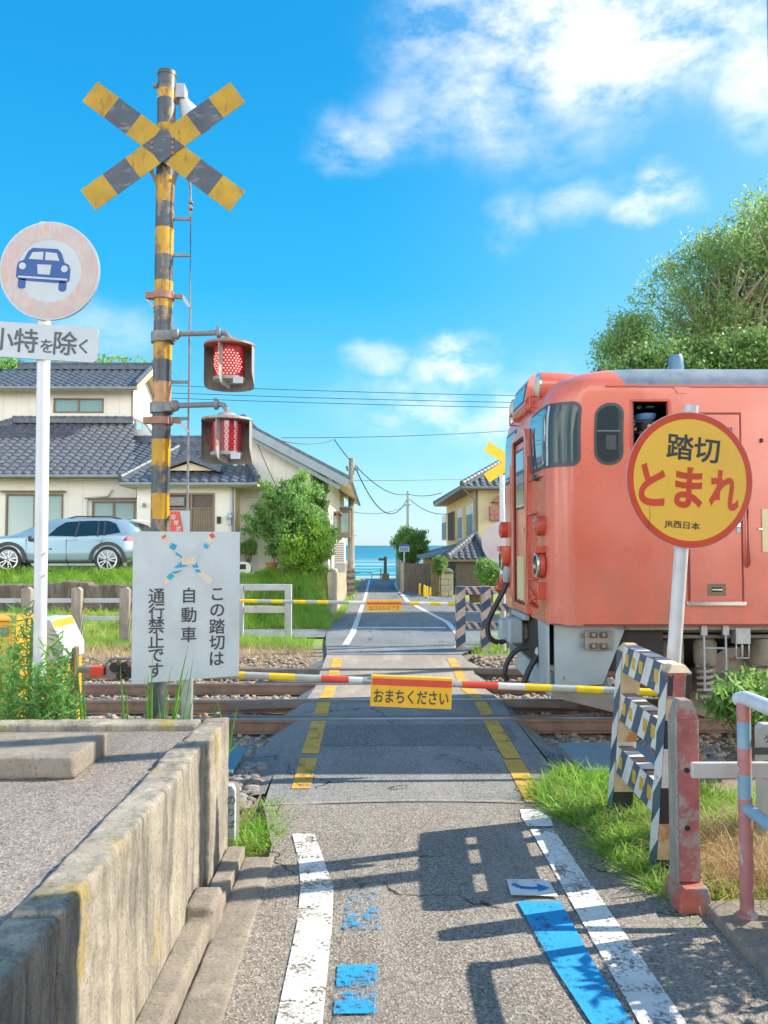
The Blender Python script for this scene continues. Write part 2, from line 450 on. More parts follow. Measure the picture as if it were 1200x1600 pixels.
M['under'] = paint('underframe grey', (0.34, 0.40, 0.42), 0.5, 0.12, 4, (0.20, 0.17, 0.13), 0.22, 5)
M['bogie'] = paint('bogie dusty grey', (0.27, 0.24, 0.20), 0.7, 0.25, 6, (0.14, 0.11, 0.085), 0.3, 7)
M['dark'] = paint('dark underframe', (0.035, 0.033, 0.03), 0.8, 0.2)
M['rubber'] = paint('black rubber', (0.025, 0.03, 0.032), 0.45, 0.2)
M['hose'] = paint('hose rubber', (0.035, 0.035, 0.037), 0.5, 0.2)
M['seal'] = paint('window seal', (0.05, 0.065, 0.07), 0.4, 0.15)
M['win_dark'] = glassy('dark window glass', (0.030, 0.045, 0.050), 0.04, 0.8)
M['win_front'] = glassy('windscreen glass', (0.05, 0.11, 0.15), 0.02, 1.0)
M['win_house'] = glassy('house window glass', (0.22, 0.34, 0.34), 0.08, 0.6)
M['chrome'] = paint('bright metal', (0.75, 0.74, 0.70), 0.18, 0.05, 5, metal=0.9)
M['lamp_glass'] = glassy('headlamp glass', (0.60, 0.55, 0.42), 0.05, 0.9)
M['rail'] = paint('rusty rail side', (0.24, 0.155, 0.115), 0.75, 0.25, 6, (0.24, 0.16, 0.11), 0.3, 8)
M['rail_top'] = paint('worn rail head', (0.42, 0.43, 0.45), 0.28, 0.15, 6, metal=0.8)
M['guard_rail'] = paint('brown guard rail', (0.16, 0.14, 0.125), 0.6, 0.2, 6)
M['lid_blue'] = paint('blue steel lid', (0.16, 0.27, 0.34), 0.5, 0.08, 5, (0.25, 0.25, 0.24), 0.1, 9)
M['lid_left'] = paint('bright blue lid', (0.06, 0.20, 0.30), 0.45, 0.08, 5)
M['gs_white'] = paint('guard white', (0.66, 0.65, 0.62), 0.6, 0.12, 8, (0.42, 0.34, 0.26), 0.16, 12)
M['gs_blue'] = paint('guard blue black', (0.048, 0.095, 0.155), 0.45, 0.25, 8, (0.24, 0.23, 0.22), 0.22, 14)
M['gs_black'] = paint('guard black', (0.035, 0.036, 0.040), 0.5, 0.3, 8, (0.30, 0.27, 0.24), 0.22, 14)
M['gs_cream'] = paint('guard cream', (0.60, 0.47, 0.30), 0.65, 0.16, 6, (0.52, 0.24, 0.09), 0.42, 5)
M['gs_yellow'] = paint('guard reflector', (0.62, 0.38, 0.04), 0.35, 0.2, 20)
M['post_red'] = paint('red concrete post', (0.42, 0.135, 0.130), 0.8, 0.25, 7, (0.36, 0.31, 0.27), 0.52, 9, bmp=0.5)
M['base_red'] = paint('orange red block', (0.50, 0.13, 0.09), 0.8, 0.2, 8, (0.30, 0.25, 0.22), 0.62, 7, bmp=0.5)
M['pipe_red'] = paint('faded red pipe', (0.46, 0.20, 0.19), 0.5, 0.15, 9, (0.52, 0.55, 0.60), 0.4, 9, (1, 1, .6))
M['pipe_blue'] = paint('faded blue pipe', (0.22, 0.38, 0.50), 0.5, 0.15, 9, (0.52, 0.34, 0.10), 0.3, 13)
M['pipe_white'] = paint('chalky white pipe', (0.60, 0.63, 0.68), 0.5, 0.12, 8, (0.50, 0.22, 0.12), 0.2, 12)
M['plank'] = paint('pale plank', (0.56, 0.53, 0.50), 0.7, 0.1, 5, (0.36, 0.32, 0.28), 0.2, 9)
M['wall_white'] = paint('white siding', (0.70, 0.68, 0.62), 0.75, 0.04, 1.5, (0.60, 0.56, 0.48), 0.12, 2.0)
M['wall_cream'] = paint('cream stucco', (0.70, 0.60, 0.40), 0.85, 0.06, 1.5)
M['wall_yellow'] = paint('ochre stucco', (0.72, 0.48, 0.20), 0.85, 0.06, 1.5)
M['soffit'] = paint('cream soffit', (0.72, 0.58, 0.30), 0.8, 0.06)
M['wood_brown'] = paint('brown frame', (0.20, 0.145, 0.095), 0.55, 0.15, 8)
M['wood_dark'] = paint('dark wood', (0.10, 0.080, 0.068), 0.65, 0.2, 6)
M['soffit_brown'] = paint('brown soffit', (0.33, 0.17, 0.11), 0.7, 0.15, 4)
M['gutter'] = paint('grey gutter', (0.22, 0.25, 0.27), 0.5, 0.1)
M['fascia'] = paint('blue grey fascia', (0.26, 0.32, 0.36), 0.55, 0.1)
M['tile'] = paint('glazed roof tile', (0.070, 0.092, 0.125), 0.5, 0.4, 9, (0.16, 0.165, 0.17), 0.3, 12, spec=0.6)
M['tile_grey'] = paint('grey roof tile', (0.100, 0.118, 0.145), 0.48, 0.4, 9, (0.20, 0.19, 0.185), 0.35, 11)
M['roof_blue'] = paint('blue metal roof', (0.10, 0.22, 0.32), 0.4, 0.12, 3)
M['metal_grey'] = paint('grey steel beam', (0.44, 0.45, 0.48), 0.5, 0.1, 5)
M['wire'] = paint('black cable', (0.025, 0.03, 0.04), 0.5, 0.1)
M['car_blue'] = paint('silver blue car paint', (0.30, 0.43, 0.50), 0.25, 0.03, 1, metal=0.35, coat=0.8)
M['car_black'] = paint('black cladding', (0.045, 0.048, 0.05), 0.55, 0.1)
M['tyre'] = paint('tyre', (0.03, 0.03, 0.032), 0.8, 0.2)
M['alloy'] = paint('alloy rim', (0.60, 0.62, 0.64), 0.25, 0.05, metal=0.8)
M['tail_red'] = glassy('tail lamp red', (0.50, 0.02, 0.04), 0.1, 0.8)
M['brown_block'] = concrete('brown block wall', (0.20, 0.17, 0.14), (0.09, 0.08, 0.07), 0.6)
M['bollard'] = paint('yellow bollard', (0.75, 0.52, 0.02), 0.5, 0.1)
M['trunk'] = paint('bark', (0.16, 0.12, 0.09), 0.9, 0.3, 6, bmp=0.4, bs=20)
M['twig'] = paint('twigs', (0.30, 0.26, 0.19), 0.9, 0.2, 6)
M['leaf_tree'] = leafy('tree leaf', (0.17, 0.32, 0.095), (0.42, 0.56, 0.21), 0.66)
M['leaf_dark'] = leafy('dark leaf', (0.09, 0.21, 0.055), (0.26, 0.40, 0.12), 0.5)
M['leaf_bright'] = leafy('bright leaf', (0.115, 0.28, 0.075), (0.30, 0.50, 0.14), 0.55)
M['leaf_blue'] = leafy('weed leaf', (0.095, 0.28, 0.080), (0.27, 0.50, 0.14), 0.5)
M['grass'] = leafy('grass blade', (0.13, 0.32, 0.035), (0.36, 0.56, 0.085), 0.5)
M['grass_dk'] = leafy('rush blade', (0.06, 0.22, 0.025), (0.18, 0.40, 0.050), 0.4)
M['grass_dry'] = leafy('dry grass', (0.36, 0.25, 0.12), (0.58, 0.45, 0.25), 0.3)
M['ballast'] = stony('ballast stones', [(0.46, 0.34, 0.23), (0.28, 0.21, 0.16), (0.56, 0.42, 0.28), (0.40, 0.26, 0.16), (0.48, 0.42, 0.36), (0.30, 0.27, 0.25)])
M['rubble'] = stony('grey rubble', [(0.30, 0.28, 0.26), (0.22, 0.21, 0.20), (0.38, 0.36, 0.34), (0.28, 0.24, 0.21)])
M['terracotta'] = paint('terracotta', (0.45, 0.16, 0.09), 0.8, 0.15, 6)
M['skin'] = paint('skin', (0.55, 0.34, 0.25), 0.6, 0.05)
M['uniform'] = paint('navy uniform', (0.03, 0.045, 0.09), 0.7, 0.1)
M['cap_blue'] = paint('blue cap', (0.07, 0.17, 0.34), 0.6, 0.1)
M['shirt'] = paint('white shirt', (0.7, 0.7, 0.7), 0.7, 0.05)
M['hair'] = paint('dark hair', (0.02, 0.018, 0.016), 0.6, 0.1)
M['cream_plate'] = paint('cream plate', (0.70, 0.60, 0.34), 0.5, 0.08)
M['sign_deep_blue'] = paint('street sign blue', (0.015, 0.10, 0.38), 0.4, 0.05)
M['brick_tan'] = concrete('tan tile wall', (0.46, 0.34, 0.20), (0.26, 0.18, 0.10), 0.5)
M['granite'] = concrete('pale granite', (0.50, 0.44, 0.35), (0.24, 0.2, 0.16), 0.4)

# ------------------------------------------------------------------ mesh building
TEXT_CACHE = {}
def glyphs(body, weight):
    key = (body, weight)
    if key not in TEXT_CACHE:
        c = bpy.data.curves.new('glyphs', 'FONT')
        c.body = body; c.size = 1.0; c.offset = weight; c.resolution_u = 5
        o = bpy.data.objects.new('glyphs', c)
        COL.objects.link(o)
        me = bpy.data.meshes.new_from_object(o.evaluated_get(bpy.context.evaluated_depsgraph_get()))
        v = np.array([tuple(x.co) for x in me.vertices]) if len(me.vertices) else np.zeros((0, 3))
        f = [tuple(p.vertices) for p in me.polygons]
        bpy.data.objects.remove(o); bpy.data.curves.remove(c); bpy.data.meshes.remove(me)
        TEXT_CACHE[key] = (v, f)
    return TEXT_CACHE[key]

class MB:
    def __init__(s, tf=None):
        s.v = []; s.f = []; s.m = []; s.mats = []; s.tf = tf
    def _mi(s, mat):
        if mat not in s.mats: s.mats.append(mat)
        return s.mats.index(mat)
    def add(s, verts, faces, mat):
        o = len(s.v); mi = s._mi(mat)
        if s.tf is not None: verts = [s.tf @ Vector(p) for p in verts]
        s.v.extend(tuple(p) for p in verts)
        for f in faces:
            s.f.append(tuple(i + o for i in f)); s.m.append(mi)
    def box(s, x0, x1, y0, y1, z0, z1, mat, tf=None):
        vs = [Vector((x, y, z)) for z in (z0, z1) for y in (y0, y1) for x in (x0, x1)]
        if tf is not None: vs = [tf @ v for v in vs]
        s.add(vs, [(0, 2, 3, 1), (4, 5, 7, 6), (0, 1, 5, 4), (2, 6, 7, 3), (0, 4, 6, 2), (1, 3, 7, 5)], mat)
    def beam(s, p0, p1, w, h, mat, up=(0, 0, 1)):
        p0, p1 = Vector(p0), Vector(p1)
        d = (p1 - p0).normalized(); up = Vector(up)
        a = d.cross(up)
        if a.length < 1e-4: a = d.cross(Vector((0, 1, 0)))
        a.normalize(); b = a.cross(d)
        vs = [p + a * (i * w / 2) + b * (j * h / 2) for p in (p0, p1) for i, j in ((-1, -1), (1, -1), (1, 1), (-1, 1))]
        s.add(vs, [(0, 1, 2, 3), (7, 6, 5, 4), (0, 4, 5, 1), (1, 5, 6, 2), (2, 6, 7, 3), (3, 7, 4, 0)], mat)
    def tube(s, pts, r, mat, seg=10, caps=True):
        pts = [Vector(p) for p in pts]; n = len(pts)
        rs = r if isinstance(r, (list, tuple)) else [r] * n
        vs = []; ref = None
        for i, p in enumerate(pts):
            t = (pts[min(i + 1, n - 1)] - pts[max(i - 1, 0)]).normalized()
            if ref is None:
                ref = Vector((0, 0, 1)) if abs(t.z) < 0.9 else Vector((1, 0, 0))
            a = t.cross(ref)
            if a.length < 1e-5: a = t.cross(Vector((0, 1, 0.1)))
            a.normalize(); b = t.cross(a).normalized(); ref = a.cross(t) * -1 if False else ref
            for k in range(seg):
                q = 2 * math.pi * k / seg
                vs.append(p + (a * math.cos(q) + b * math.sin(q)) * rs[i])
        fs = []
        for i in range(n - 1):
            for k in range(seg):
                k2 = (k + 1) % seg
                fs.append((i * seg + k, i * seg + k2, (i + 1) * seg + k2, (i + 1) * seg + k))
        if caps:
            fs.append(tuple(reversed(range(seg)))); fs.append(tuple((n - 1) * seg + k for k in range(seg)))
        s.add(vs, fs, mat)
    def prism(s, poly, o, u, w, depth, mat, side=None):
        """Polygon poly in the plane (o, u, w) thickened by the vector depth."""
        o, u, w, dv = Vector(o), Vector(u), Vector(w), Vector(depth)
        a = [o + u * p[0] + w * p[1] for p in poly]; n = len(a)
        b = [p + dv for p in a]
        s.add(a + b, [tuple(range(n)), tuple(reversed(range(n, 2 * n)))], mat)
        s.add(a + b, [(i, i + n, (i + 1) % n + n, (i + 1) % n) for i in range(n)], side or mat)
    def disc(s, c, u, w, r, depth, mat, side=None, seg=48, r2=None):
        s.prism([(math.cos(2 * math.pi * k / seg) * r, math.sin(2 * math.pi * k / seg) * (r2 or r)) for k in range(seg)], c, u, w, depth, mat, side)
    def ring(s, c, u, w, r0, r1, mat, off=(0, 0, 0), seg=48):
        c, u, w = Vector(c) + Vector(off), Vector(u), Vector(w)
        vs = []
        for k in range(seg):
            q = 2 * math.pi * k / seg
            d = u * math.cos(q) + w * math.sin(q)
            vs += [c + d * r0, c + d * r1]
        s.add(vs, [(2 * k, 2 * k + 1, (2 * k + 3) % (2 * seg), (2 * k + 2) % (2 * seg)) for k in range(seg)], mat)
    def lathe(s, prof, c, axis, mat, seg=24):
        """prof: (radius, distance along axis)."""
        c, ax = Vector(c), Vector(axis).normalized()
        a = ax.cross(Vector((0, 0, 1)))
        if a.length < 1e-3: a = Vector((1, 0, 0))
        a.normalize(); b = ax.cross(a)
        vs = [c + ax * h + (a * math.cos(2 * math.pi * k / seg) + b * math.sin(2 * math.pi * k / seg)) * max(r, 1e-4) for r, h in prof for k in range(seg)]
        s.add(vs, [(i * seg + k, i * seg + (k + 1) % seg, (i + 1) * seg + (k + 1) % seg, (i + 1) * seg + k) for i in range(len(prof) - 1) for k in range(seg)], mat)
    def grid(s, fn, nu, nv, mat, skip=None):
        vs = [fn(i / nu, j / nv) for j in range(nv + 1) for i in range(nu + 1)]
        fs = [(j * (nu + 1) + i, j * (nu + 1) + i + 1, (j + 1) * (nu + 1) + i + 1, (j + 1) * (nu + 1) + i) for j in range(nv) for i in range(nu) if skip is None or not skip((i + .5) / nu, (j + .5) / nv)]
        s.add(vs, fs, mat)
    def text(s, body, c, u, w, height, mat, width=None, weight=0.0, off=(0, 0, 0), nom=None, bold=0.0):
        """Lettering centred at c in plane (u, w); height/width of its inked box."""
        v, f = glyphs(body, weight)
        if not len(v): return
        lo, hi = v.min(0), v.max(0)
        h = hi[1] - lo[1]; wd = hi[0] - lo[0]
        ky = height / h; kx = ky if width is None else width / wd
        if nom: kx = ky = nom
        c, u, w = Vector(c) + Vector(off), Vector(u), Vector(w)
        if bold:
            nrm = u.cross(w).normalized()
            for i, (bx, by) in enumerate(((-bold, -bold), (bold, -bold), (bold, bold), (-bold, bold))):
                s.text(body, c + u * (bx * ky) + w * (by * ky) + nrm * (.0003 * (i + 1)), u, w, height, mat, width, weight, nom=nom)
        mx, my = (lo[0] + hi[0]) / 2, (lo[1] + hi[1]) / 2
        s.add([c + u * ((p[0] - mx) * kx) + w * ((p[1] - my) * ky) for p in v], f, mat)
    def column(s, body, c, u, w, size, pitch, mat, weight=0.0, bold=0.0):
        """Vertical Japanese line, one character above the next; c is the middle of the first."""
        c, w = Vector(c), Vector(w)
        for i, ch in enumerate(body):
            s.text(ch, c - w * (pitch * i), u, w, size, mat, weight=weight, nom=size / 0.92, bold=bold)
    def build(s, name, parent=None, smooth=35, bevel=0.0, bseg=2):
        me = bpy.data.meshes.new(name)
        me.from_pydata(s.v, [], s.f)
        for m in s.mats: me.materials.append(m)
        me.polygons.foreach_set('material_index', s.m)
        if smooth:
            me.polygons.foreach_set('use_smooth', [True] * len(me.polygons))
            me.set_sharp_from_angle(angle=R(smooth))
        me.update()
        return link(name, me, parent, bevel, bseg)

WORLD = {}
def link(name, me, parent=None, bevel=0.0, bseg=2):
    o = bpy.data.objects.new(name, me)
    COL.objects.link(o)
    if parent is not None:
        o.parent = parent
        o.matrix_parent_inverse = WORLD.get(parent.name, Matrix.Identity(4)).inverted()
    if bevel:
        b = o.modifiers.new('bevel', 'BEVEL'); b.width = bevel; b.segments = bseg; b.limit_method = 'ANGLE'; b.angle_limit = R(40)
        b.harden_normals = False
    return o

def tag(o, label, cat, group=None, kind=None):
    o['label'] = label; o['category'] = cat
    if group: o['group'] = group
    if kind: o['kind'] = kind
    return o

def thing(name, label, cat, loc, group=None):
    o = bpy.data.objects.new(name, None)
    COL.objects.link(o)
    o.location = Vector(loc)
    o.empty_display_size = 0.2
    WORLD[o.name] = Matrix.Translation(Vector(loc))
    return tag(o, label, cat, group)

GRIT = bpy.data.textures.new('grit', 'CLOUDS'); GRIT.noise_scale = .07; GRIT.noise_depth = 4
LUMP = bpy.data.textures.new('lump', 'CLOUDS'); LUMP.noise_scale = .35; LUMP.noise_depth = 2
def roughen(o, voxel=.022, grit=.012, lump=.012):
    """Worn stone: rounded, chipped edges and an uneven face as real relief."""
    o.modifiers.clear()
    r = o.modifiers.new('remesh', 'REMESH'); r.mode = 'VOXEL'; r.voxel_size = voxel; r.use_smooth_shade = True
    for tx, st in ((LUMP, lump), (GRIT, grit)):
        d = o.modifiers.new('relief', 'DISPLACE'); d.texture = tx; d.strength = st; d.mid_level = .5; d.texture_coords = 'GLOBAL'
    return o

def struct(o, kind='structure'):
    o['kind'] = kind
    return o

def np_mesh(name, verts, faces, mats, parent=None, smooth=False):
    """Fast mesh from arrays; faces all with the same number of corners."""
    me = bpy.data.meshes.new(name)
    verts = np.asarray(verts, np.float32); faces = np.asarray(faces, np.int32)
    k = faces.shape[1]
    me.vertices.add(len(verts)); me.vertices.foreach_set('co', verts.ravel())
    me.loops.add(faces.size); me.loops.foreach_set('vertex_index', faces.ravel())
    me.polygons.add(len(faces)); me.polygons.foreach_set('loop_start', np.arange(0, faces.size, k, dtype=np.int32))
    for m in mats: me.materials.append(m)
    if smooth: me.polygons.foreach_set('use_smooth', np.ones(len(faces), bool))
    me.update(calc_edges=True); me.validate()
    return link(name, me, parent)

def unit(v): return v / np.maximum(np.linalg.norm(v, axis=-1, keepdims=True), 1e-9)

def leaves(pos, size, rng, aspect=0.45, up=0.3, out=None):
    """Diamond leaves at pos; returns verts, quads."""
    n = len(pos)
    d = rng.normal(size=(n, 3)); d[:, 2] += up
    if out is not None: d += out * 1.1
    d = unit(d)
    q = unit(np.cross(d, rng.normal(size=(n, 3))))
    s = (size * rng.uniform(0.6, 1.35, n))[:, None]
    nrm = np.cross(d, q)
    v = np.stack([pos - d * s * .5, pos + q * s * aspect * .5 + nrm * s * .07, pos + d * s * .5 - nrm * s * .1, pos - q * s * aspect * .5 + nrm * s * .07], 1).reshape(-1, 3)
    f = np.arange(4 * n).reshape(-1, 4)
    return v, f

def blades(base, h, w, rng, lean=0.5, seg=3):
    """Bent grass blades: one strip of quads each."""
    n = len(base)
    az = rng.uniform(0, 2 * np.pi, n)
    d = np.stack([np.cos(az), np.sin(az), np.zeros(n)], 1)
    side = np.stack([-np.sin(az), np.cos(az), np.zeros(n)], 1)
    rot = rng.uniform(0, 2 * np.pi, n)
    side = side * np.cos(rot)[:, None] + d * np.sin(rot)[:, None]
    hh = (h * rng.uniform(0.45, 1.2, n))[:, None]; ww = (w * rng.uniform(0.7, 1.3, n))[:, None]
    ln = (lean * rng.uniform(0.2, 1.5, n))[:, None]
    rows = []
    for i in range(seg + 1):
        t = i / seg
        c = base + d * hh * ln * t * t + np.array([0, 0, 1.0]) * hh * (t - 0.28 * ln * t * t)
        k = ww * (1 - t) ** 0.7 * 0.5 + 0.0004
        rows += [c - side * k, c + side * k]
    v = np.stack(rows, 1).reshape(-1, 3)
    b = (np.arange(n) * (2 * (seg + 1)))[:, None]
    f = np.concatenate([b + np.array([[2 * i, 2 * i + 1, 2 * i + 3, 2 * i + 2]]) for i in range(seg)], 0)
    return v, f

def rocks(pos, size, rng, flat=0.7):
    """Small angular stones: squashed jittered octahedra with a cut top (12 verts)."""
    n = len(pos)
    t = (1 + 5 ** .5) / 2
    ico = unit(np.array([(-1, t, 0), (1, t, 0), (-1, -t, 0), (1, -t, 0), (0, -1, t), (0, 1, t), (0, -1, -t), (0, 1, -t), (t, 0, -1), (t, 0, 1), (-t, 0, -1), (-t, 0, 1)], float))
    tri = np.array([(0, 11, 5), (0, 5, 1), (0, 1, 7), (0, 7, 10), (0, 10, 11), (1, 5, 9), (5, 11, 4), (11, 10, 2), (10, 7, 6), (7, 1, 8), (3, 9, 4), (3, 4, 2), (3, 2, 6), (3, 6, 8), (3, 8, 9), (4, 9, 5), (2, 4, 11), (6, 2, 10), (8, 6, 7), (9, 8, 1)])
    s = (size * rng.uniform(0.55, 1.4, n))[:, None, None]
    v = ico[None] * rng.uniform(0.65, 1.25, (n, 12, 1)) * s * 0.5
    v = v * rng.uniform(0.65, 1.25, (n, 1, 3))
    a = rng.uniform(0, 6.28, n); c, sn = np.cos(a), np.sin(a)
    x = v[..., 0] * c[:, None] - v[..., 1] * sn[:, None]; y = v[..., 0] * sn[:, None] + v[..., 1] * c[:, None]
    v = np.stack([x, y, v[..., 2] * flat], -1) + pos[:, None]
    f = (np.arange(n) * 12)[:, None, None] + tri[None]
    return v.reshape(-1, 3), f.reshape(-1, 3)

def copy_tree(src, loc=None, rotz=0.0, label=None, scale=1.0):
    """Copy a thing with copies of its parts and their sub-parts."""
    r = src.copy(); COL.objects.link(r)
    if loc is not None: r.location = loc
    r.rotation_euler = (0, 0, rotz); r.scale = (scale,) * 3
    if label: r['label'] = label
    for ch in list(src.children):
        c = ch.copy(); COL.objects.link(c); c.parent = r
        for g in list(ch.children):
            d = g.copy(); COL.objects.link(d); d.parent = c
    return r

def sm(a, b, x):
    t = np.clip((np.asarray(x, float) - a) / (b - a), 0, 1)
    return t * t * (3 - 2 * t)

# ------------------------------------------------------------------ terrain
RY = [-80, 7.0, 8.9, 10.1, 12.0, 13.2, 15, 62, 63]
RZ = [0, 0, 0, 0, -.16, -.10, -.12, -.64, -.65]
def road_z(y): return np.interp(y, RY, RZ)

RAIL_Y = [8.92, 10.02, 12.08, 13.20]
RAIL_Z = [0.0, 0.0, -.155, -.10]

def H(x, y):
    x = np.asarray(x, float); y = np.asarray(y, float)
    z = road_z(y) - 0.06
    bed = sm(7.1, 7.7, y) * (1 - sm(14.3, 15.0, y))
    z = z - bed * 0.15
    # garden terraces of the house left of the lane
    lawn = sm(17.6, 20.0, y) * 0.52 + sm(20.12, 20.22, y) * 0.55 + sm(20.3, 21.1, y) * 0.33
    slope = sm(20.4, 23.8, y) * 1.32
    k = sm(-5.4, -4.6, x)
    lot = lawn * (1 - k) + slope * k
    edge = sm(-1.22, -1.30, x) * sm(23.0, 23.2, y) + sm(-1.0, -1.9, x) * (1 - sm(23.0, 23.2, y))
    z = z + lot * edge * (1 - sm(44, 47, y))
    z = z - sm(62.5, 100, y) * 3.6 - sm(100, 140, y) * 1.5
    return z

def build_ground():
    xs = np.concatenate([np.linspace(-900, -60, 15), np.linspace(-50, -14, 19), np.arange(-13.5, -5.5, .25), np.arange(-5.5, -4.5, .1), np.arange(-4.5, -1.9, .15), np.arange(-1.9, -.9, .04), np.arange(-.8, 8, .25), np.linspace(8.5, 50, 22), np.linspace(60, 900, 15)])
    ys = np.concatenate([np.linspace(-700, -20, 12), np.linspace(-15, 3, 13), np.arange(3.3, 20, .2), np.arange(20, 20.4, .02), np.arange(20.4, 25, .15), np.arange(25, 63, 1.0), np.linspace(63, 150, 30)])
    xx, yy = np.meshgrid(xs, ys)
    zz = H(xx, yy)
    zz = zz + np.where((np.abs(xx) > 1.9) & (yy > 4) & (yy < 60), np.sin(xx * 3.1 + yy * 1.7) * np.sin(yy * 2.3 - xx) * 0.012, 0)
    v = np.stack([xx, yy, zz], -1).reshape(-1, 3)
    ny, nx = xx.shape
    i = np.arange(ny - 1)[:, None] * nx + np.arange(nx - 1)[None]
    f = np.stack([i, i + 1, i + nx + 1, i + nx], -1).reshape(-1, 4)
    m, nt, b = new_mat('ground soil and turf')
    tc = N(nt, 'ShaderNodeTexCoord'); sp = N(nt, 'ShaderNodeSeparateXYZ'); nt.links.new(tc.outputs['Object'], sp.inputs[0])
    soil = mixc(nt, ramp(nt, noise(nt, 9, 7, 0.7), 0.3, 0.7), (0.19, 0.15, 0.11), (0.36, 0.29, 0.21))
    turf = mixc(nt, ramp(nt, noise(nt, 4, 7, 0.7), 0.3, 0.7), (0.14, 0.24, 0.035), (0.38, 0.44, 0.09))
    yard = ramp(nt, sp.outputs['Y'], 16.5, 17.6)
    c = mixc(nt, mul(nt, yard, ramp(nt, noise(nt, 1.5, 5), 0.22, 0.36)), soil, turf)
    sand = mixc(nt, ramp(nt, noise(nt, 3, 5), 0.3, 0.7), (0.50, 0.38, 0.30), (0.62, 0.50, 0.40))
    c = mixc(nt, ramp(nt, sp.outputs['Y'], 62, 63), c, sand)
    nt.links.new(c, b.inputs['Base Color']); b.inputs['Roughness'].default_value = 0.95
    bump(nt, b, noise(nt, 22, 6, 0.7), 0.6, 0.03)
    struct(np_mesh('ground', v, f, [m], smooth=True))

build_ground()

def ribbon(name, rows, mat, kind='structure', dz=0.0, nx=6, parent=None, zf=None):
    """Flat strip: rows of (y, x_left, x_right); follows the road level."""
    ys = np.array([r[0] for r in rows], float)
    yy = np.unique(np.concatenate([ys, np.arange(ys.min(), ys.max(), 0.35), [y for y in RY if ys.min() < y < ys.max()]]))
    xl = np.interp(yy, ys, [r[1] for r in rows]); xr = np.interp(yy, ys, [r[2] for r in rows])
    t = np.linspace(0, 1, nx + 1)
    xx = xl[:, None] + (xr - xl)[:, None] * t[None]
    z = (zf(yy) if zf else road_z(yy)) + dz
    v = np.stack([xx, np.repeat(yy[:, None], nx + 1, 1), np.repeat(z[:, None], nx + 1, 1)], -1).reshape(-1, 3)
    i = np.arange(len(yy) - 1)[:, None] * (nx + 1) + np.arange(nx)[None]
    f = np.stack([i, i + 1, i + nx + 2, i + nx + 1], -1).reshape(-1, 4)
    o = np_mesh(name, v, f, [mat], parent)
    if kind: o['kind'] = kind
    return o

# lane: near asphalt, dark patch and slab over the tracks, far lane down to the sea
ribbon('road', [(-8, -.62, 1.75), (4.4, -.62, 1.72), (5.2, -.64, 1.62), (6.0, -.80, 1.50)], M['road'], dz=-.004)
ribbon('road', [(6.0, -.80, 1.50), (7, -.83, 1.52), (10.25, -.83, 1.54)], M['road_dark'], dz=-.012)
ribbon('road', [(7.75, -.60, 1.30), (8.0, -.66, 1.40), (8.66, -.66, 1.42)], M['road_patch'], dz=-.0095)
ribbon('road', [(10.25, -.83, 1.54), (15.0, -.86, 1.62)], M['slab'], dz=-.012)
ribbon('road', [(15.0, -.86, 1.62), (17.0, -1.0, 2.4), (19.0, -1.1, 3.6), (34, -1.12, 3.8), (36, -1.0, 2.2), (44, -.9, 1.75), (63, -.8, 2.2)], M['road_far'], dz=-.004)
ribbon('road_apron', [(18.3, -4.6, -1.1), (20.3, -4.4, -1.1)], M['road_far'], dz=-.02)
ribbon('promenade', [(58.5, -30, -1.0), (62.4, -30, -1.0)], M['slab'], dz=-.03)
ribbon('promenade', [(60.6, -1.0, 30), (62.4, -1.0, 30)], M['slab'], dz=.002)
# light joint where the dark patch starts
def arc_line():
    mb = MB()
    pts = [(-.80 + 2.3 * t, 5.98 + .10 * math.sin(math.pi * t)) for t in [i / 20 for i in range(21)]]
    for a, b in zip(pts, pts[1:]):
        mb.add([(a[0], a[1] - .014, .002), (b[0], b[1] - .014, .002), (b[0], b[1] + .012, .002), (a[0], a[1] + .012, .002)], [(0, 1, 2, 3)], M['slab'])
    struct(mb.build('road_joint', smooth=0))
arc_line()
# sloping asphalt shoulders down to the ballast
for sx, xe, xo in ((-1, -.83, -1.16), (1, 1.54, 1.86)):
    mb = MB()
    yy = [6.3, 7.2, 8.9, 10.1, 12.0, 13.2, 14.6]
    vs = []
    for y in yy: vs += [(xe, y, float(road_z(y)) - .014), (xo, y, float(H(xo, y)) + .0)]
    mb.add(vs, [(2 * i, 2 * i + 1, 2 * i + 3, 2 * i + 2) for i in range(len(yy) - 1)], M['road_dark'])
    struct(mb.build('road_shoulder'))

# paint
ZP = .004
ribbon('road_marking', [(2.2, -.41, -.20), (3.2, -.385, -.20), (4.1, -.38, -.205), (4.55, -.40, -.22), (4.95, -.45, -.30), (5.38, -.53, -.385)], M['white_line'], dz=ZP)
ribbon('road_marking', [(2.2, 1.05, 1.25), (5.45, 1.035, 1.19)], M['white_line'], dz=ZP)
ribbon('road_marking', [(5.50, 1.03, 1.20), (5.66, 1.02, 1.22), (5.85, 1.04, 1.16)], M['white_line'], dz=ZP)
ribbon('road_marking', [(2.2, .98, 1.12), (3.2, .86, 1.02), (3.7, .80, .99), (4.35, .755, .985)], M['blue_line'], dz=ZP + .004)
def arrow_mark():
    mb = MB()
    z = .0105
    mb.add([(.735, 4.42, z), (.985, 4.40, z), (.975, 4.62, z), (.745, 4.63, z)], [(0, 1, 2, 3)], M['white_fresh'])
    z += .003
    pts = [(.77, 4.56), (.80, 4.51), (.86, 4.50), (.90, 4.50)]
    for a, b in zip(pts, pts[1:]):
        mb.beam((a[0], a[1], z), (b[0], b[1], z), .03, .002, M['sign_blue_road'])
    mb.add([(.89, 4.455, z), (.96, 4.50, z), (.90, 4.56, z)], [(0, 1, 2)], M['sign_blue_road'])
    struct(mb.build('road_marking', smooth=0))
